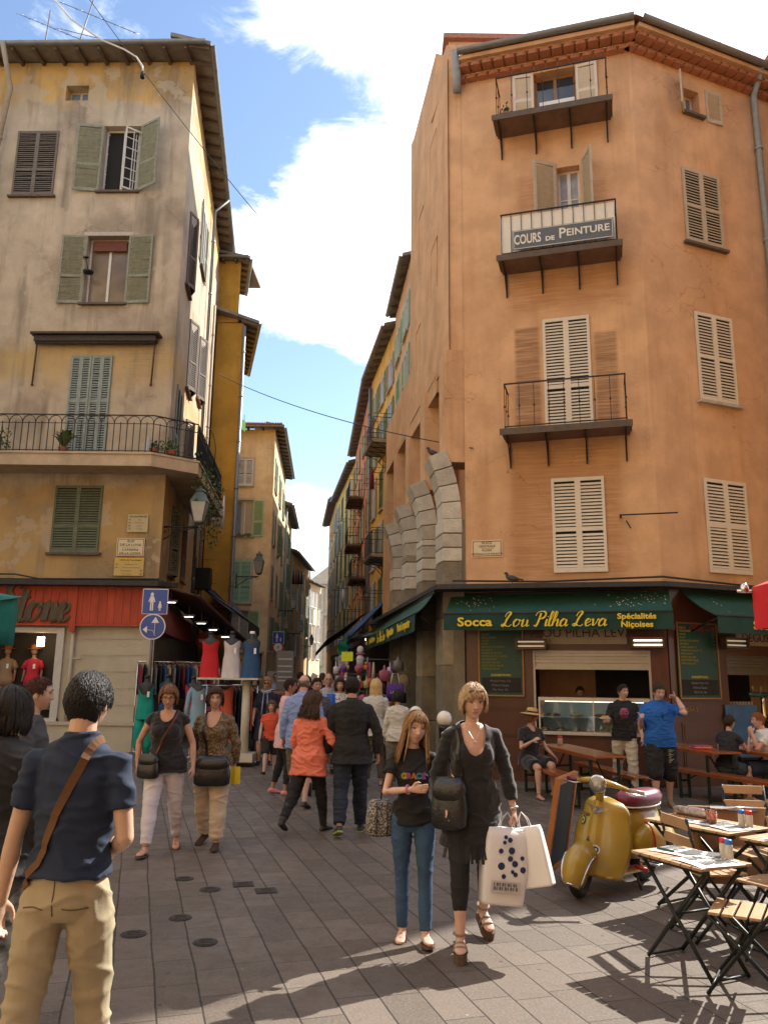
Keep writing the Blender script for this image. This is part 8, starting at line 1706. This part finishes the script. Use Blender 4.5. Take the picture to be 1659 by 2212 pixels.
# body, cowls, seat
q=MB(); q.loft([(0,-.52,.26,.10,.30),(0,-.50,.40,.14,.34),(0,-.46,.58,.14,.34),(0,-.42,.68,.12,.30),(0,-.40,.72,.08,.22)],20); q.build('body',yl,SC_)
for s_ in (-1,1):
    q=MB(); q.ell((s_*.15,-.50,.43),(.13,.34,.20),24,rot=Matrix.Rotation(R(6),3,'X')); o=q.build('side_cowl',yl,SC_)
    q=MB(); q.tube([(s_*(.15+.118*math.sin(a)),-.30-.0*a,.43+.195*math.cos(a)) for a in [k*math.pi/10 for k in range(0,11)]],.010,6); q.build('red_trim',M('red_trim',(.35,.01,.012),.35,var=0),o)
    q=MB(); q.tube([(s_*.20,-.15,.30),(s_*.33,-.25,.28),(s_*.345,-.62,.28),(s_*.28,-.82,.30),(s_*.28,-.84,.42),(s_*.33,-.66,.44)],.010,7); q.build('crash_bar',chm,SC_)
    q=MB(); q.tube([(s_*.20,-.08,.26),(s_*.33,-.08,.26)],.018,8); q.build('foot_peg',M('red_trim'),SC_)
q=MB(); q.loft([(0,-.42,.74,.09,.27),(0,-.42,.78,.135,.33),(0,-.42,.83,.14,.34),(0,-.43,.87,.11,.30),(0,-.45,.885,.05,.2)],22,pw=.8); o=q.build('seat',mar,SC_); q=MB(); q.tube([(.137*math.cos(a),-.42+.335*math.sin(a),.755) for a in [k*math.pi/12 for k in range(24)]],.009,5,closed=True); q.build('seat_trim',whp,o)
def badge(c,r,mats,name,txt=None,yaw=0):
    x,z_=c; u=(x/.26+1)/2; v=(z_-.19)/.66; p=V(shield(u,v)); pu=V(shield(u+.02,v))-p; pv=V(shield(u,v+.02))-p; n=pu.cross(pv).normalized(); n=n if n.y>0 else -n
    T=Matrix.Translation(p+n*.012)@n.to_track_quat('Z','Y').to_matrix().to_4x4(); q=MB()
    q.prism([(r*math.cos(a),r*math.sin(a)) for a in [k*math.pi/12 for k in range(24)]],0,.004,0,T=T); q.prism([(r*.7*math.cos(a),r*.7*math.sin(a)) for a in [k*math.pi/12 for k in range(24)]],.004,.006,1,T=T); q.prism([(r*.35*math.cos(a),r*.35*math.sin(a)) for a in [k*math.pi/12 for k in range(24)]],.006,.008,0,T=T); return q.build(name,mats,SC_)
badge((.155,.62),.042,[M('badge_green',(.01,.09,.03),.4,var=0),M('badge_gold',(.5,.4,.1),.4,var=0)],'green_badge'); badge((-.03,.42),.042,[whp,M('badge_navy',(.02,.03,.06),.4,var=0)],'round_badge')
q=MB(); p=V(shield(.5,.86)); 
for s_ in (-1,1):
    for k in range(3): q.add([(s_*.02,p.y+.016,p.z+.03-.018*k),(s_*(.10-.018*k),p.y+.0,p.z+.045-.018*k),(s_*(.095-.018*k),p.y+.0,p.z+.033-.018*k),(s_*.02,p.y+.016,p.z+.016-.018*k)],[(0,1,2,3),(3,2,1,0)])
q.box(-.02,.02,p.y+.0,p.y+.024,p.z-.03,p.z+.04); wb=q.build('wing_badge',chm,SC_); text('lettering','P',.05,M('badge_gold'),wb,(0,p.y+.028,p.z),rz=math.pi)
script('lettering','Suvelo' if 0 else 'San',.06,M('badge_navy'),SC_,(.14,.285,.70),rz=math.pi,wd=.04)
q=MB(); q.tube([(-.12,-.2,.2),(-.2,-.22,.01)],.012,6); q.tube([(.12,-.2,.2),(.2,-.22,.01)],.012,6); q.build('centre_stand',M('dark_steel'),SC_)
q=MB(); q.lathe([(0,0),(.035,0),(.035,.01),(0,.012)],16,T=Matrix.Translation((0,-.1,0))); 
# A-board
e=empty('a_board',(1.62,7.92,0),R(0),'orange framed blackboard standing behind the yellow scooter','blackboard'); D_=V((.33,.66,0)).normalized()
ow=M('orange_wood',(.36,.13,.025),.5,var=.2); q=MB(); T=Matrix(((D_.x,-D_.y*.98,.17*D_.y*-1*-1,0),(D_.y,D_.x*.98,-.17*D_.x,0),(0,.17,.98,0),(0,0,0,1)))
q.box(-.36,-.31,-.015,.03,0,.94,T=T); q.box(.31,.36,-.015,.03,0,.94,T=T); q.box(-.31,.31,-.015,.03,.88,.94,T=T); q.box(-.31,.31,-.015,.03,.08,.13,T=T); q.build('frame',ow,e); q=MB(); q.box(-.31,.31,0,.015,.13,.88,T=T); q.build('slate',M('chalk_slate'),e)

# ---- bistro tables and chairs ----
slat=M('teak_slat',(.40,.25,.13),.5,var=.25,scale=5,stretch=(1,12,1)); bm_=M('dark_green_steel',(.018,.022,.022),.45,metal=.4)
def bistro(loc,rz,lab,W_=.60,D_=.58,h=.68,grp='folding slatted cafe tables'):
    e=empty('cafe_table',loc,rz,lab,'table',grp); b=MB(); n=7
    for k in range(n): x=-W_/2+W_*k/n; b.box(x,x+W_/n-.012,-D_/2,D_/2,h-.018,h)
    b.build('slatted_top',slat,e,bev=.003); b=MB()
    for y in (-D_/2+.06,D_/2-.06): b.box(-W_/2+.01,W_/2-.01,y-.012,y+.012,h-.045,h-.018)
    b.build('top_frame',bm_,e)
    for y in (-D_/2+.07,D_/2-.07):
        for s_ in (-1,1):
            q=MB(); yy=y+s_*.008; q.tube([(s_*(W_/2-.05),yy,h-.04),(-s_*(W_/2-.03),yy,.01)],.011,5,flat=1.4); q.build('leg',bm_,e)
    for x_,z_ in ((-(W_/2-.04),.02),(W_/2-.04,.02),(0,h*.5)): q=MB(); q.tube([(x_,-D_/2+.07,z_),(x_,D_/2-.07,z_)],.009,5); q.build('crossbar',bm_,e)
    return e
def cchair(loc,rz,lab,grp='folding slatted cafe chairs'):
    """faces +Y local"""
    e=empty('cafe_chair',loc,rz,lab,'chair',grp); b=MB()
    for k in range(5): y=-.17+.075*k; b.box(-.19,.19,y,y+.06,.44,.457)
    b.build('slatted_seat',slat,e,bev=.003); b=MB()
    for z_ in (.62,.75): b.box(-.19,.19,-.235-(z_-.62)*.2,-.218-(z_-.62)*.2,z_,z_+.075)
    b.build('back_slats',slat,e,bev=.004)
    for s_ in (-1,1):
        q=MB(); q.tube([(s_*.185,-.26,.83),(s_*.185,-.20,.55),(s_*.185,.22,.01)],.011,5,flat=1.3); q.build('leg',bm_,e); q=MB(); q.tube([(s_*.170,.20,.44),(s_*.170,-.24,.01)],.011,5,flat=1.3); q.build('leg',bm_,e)
    for a_,y_,z_ in ((.185,.2,.04),(.17,-.22,.05),(.185,0,.22)): q=MB(); q.tube([(-a_,y_,z_),(a_,y_,z_)],.008,5); q.build('crossbar',bm_,e)
    return e
tz=math.atan2(-.565,.265)   # near-left edge direction of the front table
t1=bistro((2.035,5.575,0),tz,'slatted cafe table nearest the camera with menus and two shakers on it',.62,.44,.665)
t2=bistro((2.62,6.78,0),tz+.12,'slatted cafe table beside the scooter with a wrapped loaf and pink drinks on it',.80,.52,.68)
t3=bistro((3.02,6.12,0),tz+.1,'slatted cafe table at the right edge with a printed menu, behind the front one',.60,.50,.67)
cchair((2.20,5.16,0),R(75) if 0 else R(60),'slatted cafe chair in front of the nearest table, its seat striped by shade')
cchair((2.40,6.22,0),R(-80),'slatted cafe chair backed against the table with pink drinks')
cchair((2.72,5.85,0),R(120),'slatted cafe chair behind the right end of the nearest table')
cchair((3.42,7.75,0),R(170),'slatted cafe chair farthest back, near the right edge')
cchair((3.05,6.85,0),R(100),'slatted cafe chair at the far right side of the drinks table')
def on(T_,x,y,z_=0): 
    m_=Matrix.Translation(T_.location)@Matrix.Rotation(T_.rotation_euler.z,4,'Z'); return m_@V((x,y,z_))
def menu_paper(T_,h,x,y,a,lab,wd=.21,ht=.30):
    e=empty('menu_sheet',on(T_,x,y,h+.002),T_.rotation_euler.z+a,lab,'menu'); q=MB(); q.sheet(lambda u,v:((u-.5)*wd,(v-.5)*ht,.006*math.sin(u*3)),5,5); q.build('sheet',M('menu_paper',(.72,.72,.70),.6,var=.03),e); q=MB()
    r=random.Random(int(x*100+7))
    for k in range(9): 
        yy=ht*.4-ht*.085*k
        for j in range(2): x0_=-.42*wd+j*wd*.45; q.box(x0_,x0_+wd*r.uniform(.25,.38),yy,yy+.012,.007,.0085)
    q.build('print',M('print_grey'),e); return e
menu_paper(t1,.665,-.12,.04,.2,'printed paper menu at the scooter end of the nearest table',.36,.26); menu_paper(t1,.665,.16,-.02,-.1,'darker printed paper menu at the near end of the nearest table',.30,.34); menu_paper(t1,.668,.03,.10,.6,'blank white paper in the middle of the nearest table',.28,.2)
menu_paper(t2,.68,-.05,.0,.1,'white paper mat under the pink drinks',.42,.28); menu_paper(t2,.682,.22,-.03,-.2,'white paper mat at the near end of the drinks table',.3,.26); menu_paper(t3,.67,.0,.0,.1,'printed menu on the table at the right edge',.4,.3)
q=MB(); q.tube([(0,0,.012),(.13,.02,.012)],.008,6); tag(q.build('pen',M('pen_green',(.02,.08,.06),.4),None,on(t1,-.24,-.05,.667),t1.rotation_euler.z),'dark green pen lying on the nearest table','pen')
def shaker(T_,h,x,y,c,lab):
    e=empty('shaker',on(T_,x,y,h),0,lab,'shaker','small condiment shakers'); q=MB(); q.lathe([(.024,0),(.026,.01),(.026,.085),(.022,.095)],14); q.build('body',M('shaker_body',(.50,.46,.38),.4,var=.2,scale=60),e); q=MB(); q.lathe([(.024,.095),(.024,.12),(.02,.124)],14); q.build('cap',M('cap_'+c,dict(red=(.5,.02,.02),blue=(.02,.15,.5))[c],.4,var=0),e)
shaker(t1,.665,.12,.175,'red','red-capped shaker on the nearest table'); shaker(t1,.665,.17,.165,'blue','blue-capped shaker on the nearest table, beside the red-capped one')
shaker(t2,.68,.24,.12,'blue','blue-capped shaker on the drinks table'); shaker(t2,.68,.30,.13,'red','red-capped shaker on the drinks table, right of the blue-capped one')
def tumbler(T_,h,x,y,lab,foil=False):
    e=empty('drink',on(T_,x,y,h),0,lab,'glass'); q=MB(); q.lathe([(.028,0),(.036,.11),(.033,.11),(.026,.008)],18); q.build('glass',M('case_glass'),e); q=MB(); q.lathe([(.026,.008),(.033,.085),(0.001,.085)],18); q.build('drink_liquid',M('pink_drink',(.75,.22,.12),.1,var=.05),e)
tumbler(t2,.68,.02,.03,'glass of pink drink on the drinks table, left of its twin'); tumbler(t2,.68,.08,-.02,'glass of pink drink on the drinks table, nearer its right end')
q=MB(); T=Matrix.Translation((0,0,.04))@Matrix.Rotation(R(90),4,'Y'); q.loft([(0,0,-.2,.02,.02),(0,0,-.16,.035,.045),(0,0,0,.04,.055),(0,0,.15,.035,.045),(0,0,.2,.02,.03)],18,T=T); lo=q.build('wrapped_loaf',M('foil_wrap',(.36,.28,.25),.25,metal=.5,var=.5,scale=30,bump=1.,bscale=25),None,on(t2,-.18,.1,.69),t2.rotation_euler.z); tag(lo,'loaf wrapped in crinkled foil on the drinks table','bread')
q=MB(); q.box(-.22,.24,-.07,.07,0,.014); tag(q.build('serving_board',M('board_wood',(.35,.17,.07),.5,var=.2),None,on(t2,-.17,.1,.681),t2.rotation_euler.z,bev=.004),'wooden serving board under the foil wrapped loaf','board')
q=MB(); q.box(-.36,.36,-.02,.02,0,.62); q.box(-.36,-.34,-.3,.02,0,.6); cr=q.build('cardboard_screen',M('brown_board',(.26,.13,.06),.7,var=.15),None,(3.02,7.22,.12),R(-8)); tag(cr,'brown board panel standing behind the drinks table at the right','panel'); 
q=MB(); q.lathe([(.022,-.19),(.022,.19)],14,T=Matrix.Rotation(math.pi/2,4,'Y')); q.build('chrome_roller',chm,cr,(.0,-.03,.61))
# red parasol corner
e=empty('parasol',(3.55,3.05,0),0,'red parasol whose corner enters at the right edge','parasol'); q=MB(); redc=M('red_canvas',(.50,.008,.015),.7,var=.08)
c0=[(-1.6,-1.2),(1.3,-1.3),(1.3,1.2),(-1.6,1.15)]; q.add([(x,y,2.28) for x,y in c0]+[(0,0,3.0)],[(0,1,4),(1,2,4),(2,3,4),(3,0,4)]); 
q.add([(x,y,2.28) for x,y in c0]+[(x,y,2.06) for x,y in c0],[(0,4,5,1),(1,5,6,2),(2,6,7,3),(3,7,4,0)]); solid(q.build('canopy',redc,e),.01); q=MB(); q.tube([(0,0,0),(0,0,3.2)],.03,8); q.box(-.3,.3,-.3,.3,0,.08); q.build('pole',galv,e)
q=MB(); q.tube([(-1.68,1.15,2.26),(-1.5,1.15,2.26)],.009,6); q.lathe([(.022,0),(.022,.03),(.012,.05)],10,T=Matrix.Translation((-1.64,1.15,2.25))); q.build('clamp',chm,e)
# ---- cables, antennas, laundry, balcony plants ----
def cable(pts,r,lab,mat,sag=.2):
    P_=[V(p) for p in pts]; a,b_=P_[0],P_[-1]; Q=[a.lerp(b_,k/24)-V((0,0,sag*4*(k/24)*(1-k/24))) for k in range(25)]; q=MB(); q.tube([p-a for p in Q],r,5); return tag(q.build('cable',mat,None,a),lab,'cable')
pale=M('pale_cable',(.55,.55,.53),.6,var=.1)
c1=empty('hanging_cable',(-8.3,16,17.9),0,'thick pale cable hanging over the square and ending in a black plug','cable'); q=MB(); q.tube([(0,0,0),(.8,0,-.95),(1.55,0,-1.5),(2.1,0,-1.75),(2.4,0,-1.95),(2.56,0,-2.2),(2.58,0,-2.4)],.022,6); q.build('cord',pale,c1); q=MB(); q.lathe([(.05,0),(.055,.05),(.04,.16)],8,T=Matrix.Translation((2.58,0,-2.52))); q.build('plug',blk,c1)
cable([(-7.4,16,17.9),(-2.9,16,11.9)],.009,'thin dark wire crossing in front of the weathered building from the top',iron,.1)
cable([(-5.4,24,11.3),(1.45,16.3,6.7)],.012,'thin wire strung low across the street to a ring on the orange wall',iron,.25)
cable([(-1.3,40,15.6),(1.75,15.2,6.3)],.012,'thin wire running down from the far roofs to the lowest iron balcony',iron,.3)
def antenna(x,y,z,h,lab,tilt=.15,n=7):
    e=empty('tv_antenna',(x,y,z),0,lab,'antenna','television aerials on the left roof'); q=MB(); q.tube([(0,0,0),(tilt*h*.4,0,h)],.022,5); q.build('mast',galv,e); q=MB()
    top=V((tilt*h*.4*.8,0,h*.8)); 
    for bz,L_,dr in ((.8,1.7,(-1,0,.45)),(.55,1.3,(-1,.1,.35))):
        p0=V((tilt*h*.4*bz,0,h*bz)); d=V(dr).normalized(); q.tube([p0-d*L_,p0+d*L_*.6],.012,4)
        for k in range(n): c=p0+d*(-L_+1.6*L_*k/(n-1)); q.tube([c-V((.05,.3,.25))*.6,c+V((.05,.3,.25))*.6],.007,4)
    q.build('elements',galv,e)
antenna(-10.9,21.5,19.6,2.9,'leftmost tall aerial with two crossed booms on the left roof',.1); antenna(-9.9,21.2,19.7,3.0,'slanting bare aerial mast, right of the tall crossed one',.5,5); antenna(-10.6,22.2,19.6,1.5,'short aerial nearest the ridge tiles',0,4)
la=empty('washing',(-5.95,27.5,0),0,'washing hung on a line high on the left side wall','laundry'); q=MB(); q.tube([(-.6,0,8.3),(.35,.0,8.3)],.01,4); q.build('line',iron,la)
for k in range(5): q=MB(); q.loft([(-.4+.17*k,0,6.9+.15*(k%2),.07,.05),(-.4+.17*k,0,7.6,.05,.05),(-.4+.17*k,0,8.1,.02,.02)],8); q.build('garment',whp if k!=1 else MC['grey_g'],la)
q=MB(); q.sheet(lambda u,v:(.1*math.sin(v*5)+.2*u,.0,-.9*v),4,8); tag(q.build('red_banner',M('banner_red',(.5,.03,.02),.7),None,(-6.2,31.5,10.6)),'red and yellow cloth hanging beside the mustard house drainpipe','banner')
q=MB(); q.sheet(lambda u,v:(.35*u,.5*u,-.45*v-.2*u),4,4); tag(q.build('green_awning',M('leaf_green',(.1,.4,.08),.7),None,(-6.3,32.0,12.7)),'small bright green awning high beside the mustard house drainpipe','awning')
def laundry(x,y,z,lab,mats,n=4):
    e=empty('washing',(x,y,z),0,lab,'laundry'); q=MB(); q.tube([(-.5,0,0),(.4,0,0)],.012,4); q.build('line',iron,e)
    for k in range(n): q=MB(); q.loft([(-.35+.2*k,0,-.9,.10,.06),(-.35+.2*k,0,-.4,.08,.05),(-.35+.2*k,0,0,.03,.03)],8); q.build('garment',mats[k%len(mats)],e)
laundry(-6.0,56,9.2,'dark washing hanging over the narrow street on the left',[MC['nav'],MC['wine'],MC['black_g']])
laundry(-.15,31.2,10.2,'maroon cloth hanging from a line on the yellow house',[MC['wine']],1); laundry(-2.2,50.5,7.4,'white cloth hanging beneath a shutter on the farther yellow house',[whp],1)
lf_=M('leaf',(.05,.11,.02),.6,var=.5,scale=20); lf2=M('leaf_yellow',(.35,.28,.02),.6,var=.3); terra=M('terracotta')
def plant(loc,lab,n=26,h=.45,w_=.3,kind='spiky',pot=True,mat=None,parent=None,seed=1):
    e=empty('potted_plant',loc,0,lab,'plant'); r=random.Random(seed)
    if pot: q=MB(); q.lathe([(.09,0),(.13,.16),(.14,.18),(.12,.18)],14); q.build('pot',terra if pot is True else pot,e)
    q=MB()
    for k in range(n):
        a=r.uniform(0,6.28); l=h*r.uniform(.6,1.1); sp_=w_*r.uniform(.3,1.1); x,y=math.cos(a),math.sin(a)
        if kind=='spiky':
            q.add([(-y*.015,x*.015,.16),(y*.015,-x*.015,.16),(x*sp_*.6+y*.035,y*sp_*.6-x*.035,.16+l*.7),(x*sp_*.6-y*.035,y*sp_*.6+x*.035,.16+l*.7),(x*sp_,y*sp_,.16+l*.75)],[(0,1,2,3),(3,2,4)],1 if r.random()<.2 else 0)
        else:
            for j in range(5):
                c=V((x*sp_*r.random(),y*sp_*r.random(),.12+l*r.random())); d=V((r.uniform(-1,1),r.uniform(-1,1),r.uniform(-.5,1))).normalized()*.04; u_=d.orthogonal().normalized()*.022; q.add([c-d,c+u_,c+d,c-u_],[(0,1,2,3)],1 if r.random()<.08 else 0)
    q.build('leaves',[lf_,lf2],e); return e
plant((-8.15,19.45,7.27),'green and yellow leaved plant on the long balcony in front of the blue-green door',34,.6,.38,seed=2)
plant((-9.85,19.4,7.27),'leafy shrub on the long balcony at the left edge',60,.55,.45,'bush',seed=3)
plant((-5.85,19.45,7.27),'small trailing plant on the long balcony near the corner',30,.25,.3,'bush',seed=4); plant((-5.45,19.6,7.27),'straggly potted plant at the corner of the long balcony',34,.3,.35,'bush',seed=5)
q=MB(); q.lathe([(.09,0),(.10,.05),(.10,.3),(.03,.42),(.03,.48)],12); tag(q.build('water_bottle',M('bottle_pale',(.4,.42,.42),.2,var=.1),None,(-6.0,19.42,7.27)),'pale plastic water bottle standing on the long balcony','bottle')
plant(F1.T@V((1.02,-.35,13.43)),'small potted plant on the top iron balcony',34,.3,.14,'bush',seed=6)
# creeper trailing from the balcony end
e=empty('creeper',(-4.95,21.2,7.1),0,'green creeper trailing below the end of the long balcony','plant'); q=MB(); r_=random.Random(9)
for k in range(520):
    t=r_.random()**.8; y=r_.uniform(-1.2,3.2); c=V((.0+r_.gauss(0,.07)-.07*y,y,.6-2.4*t*r_.uniform(.3,1))); d=V((r_.uniform(-1,1),r_.uniform(-1,1),r_.uniform(-1,1))).normalized()*.06; u_=d.orthogonal().normalized()*.035; q.add([c-d,c+u_,c+d,c-u_],[(0,1,2,3)])
q.build('leaves',lf_,e); q=MB()
for k in range(6): q.tube([(-.05*k*.5+.05,k*.7-1,.5),(.0-.05*k*.5,k*.7-.9,-.5),(.05-.05*k*.5,k*.7-1.,-1.3)],.008,4)
q.build('stems',M('stem',(.07,.05,.02),.8),e)
# window bars / drying rods on the left walls
for k,(z_,y) in enumerate(((5.3,30.35),(6.2,30.35),(7.9,30.35),(8.5,30.35),(9.1,30.35))):
    q=MB(); q.tube([(0,0,0),(.55,0,0)],.012,4); q.tube([(.12,0,0),(.12,0,-.1)],.01,4); o=q.build('wall_rod',iron,Bb,(.5,-.25,z_))
# drying rods sticking out of the right-hand facades
for (wl,par) in ((Fw_,Fb),(Gw,Gb),(Hw,Hb)):
    r_=random.Random(3)
    for z_ in (5.2,7.7,10.1,12.4):
        for k in range(2): x=wl.len*(.25+.4*k)+r_.uniform(-.5,.5); q=MB(); q.tube([(0,0,0),(0,-.75,0)],.014,4); q.tube([(1.1,0,0),(1.1,-.75,0)],.014,4); q.tube([(0,-.7,0),(1.1,-.7,0)],.006,4); wl.part(q,'drying_rod',iron,x,z_)
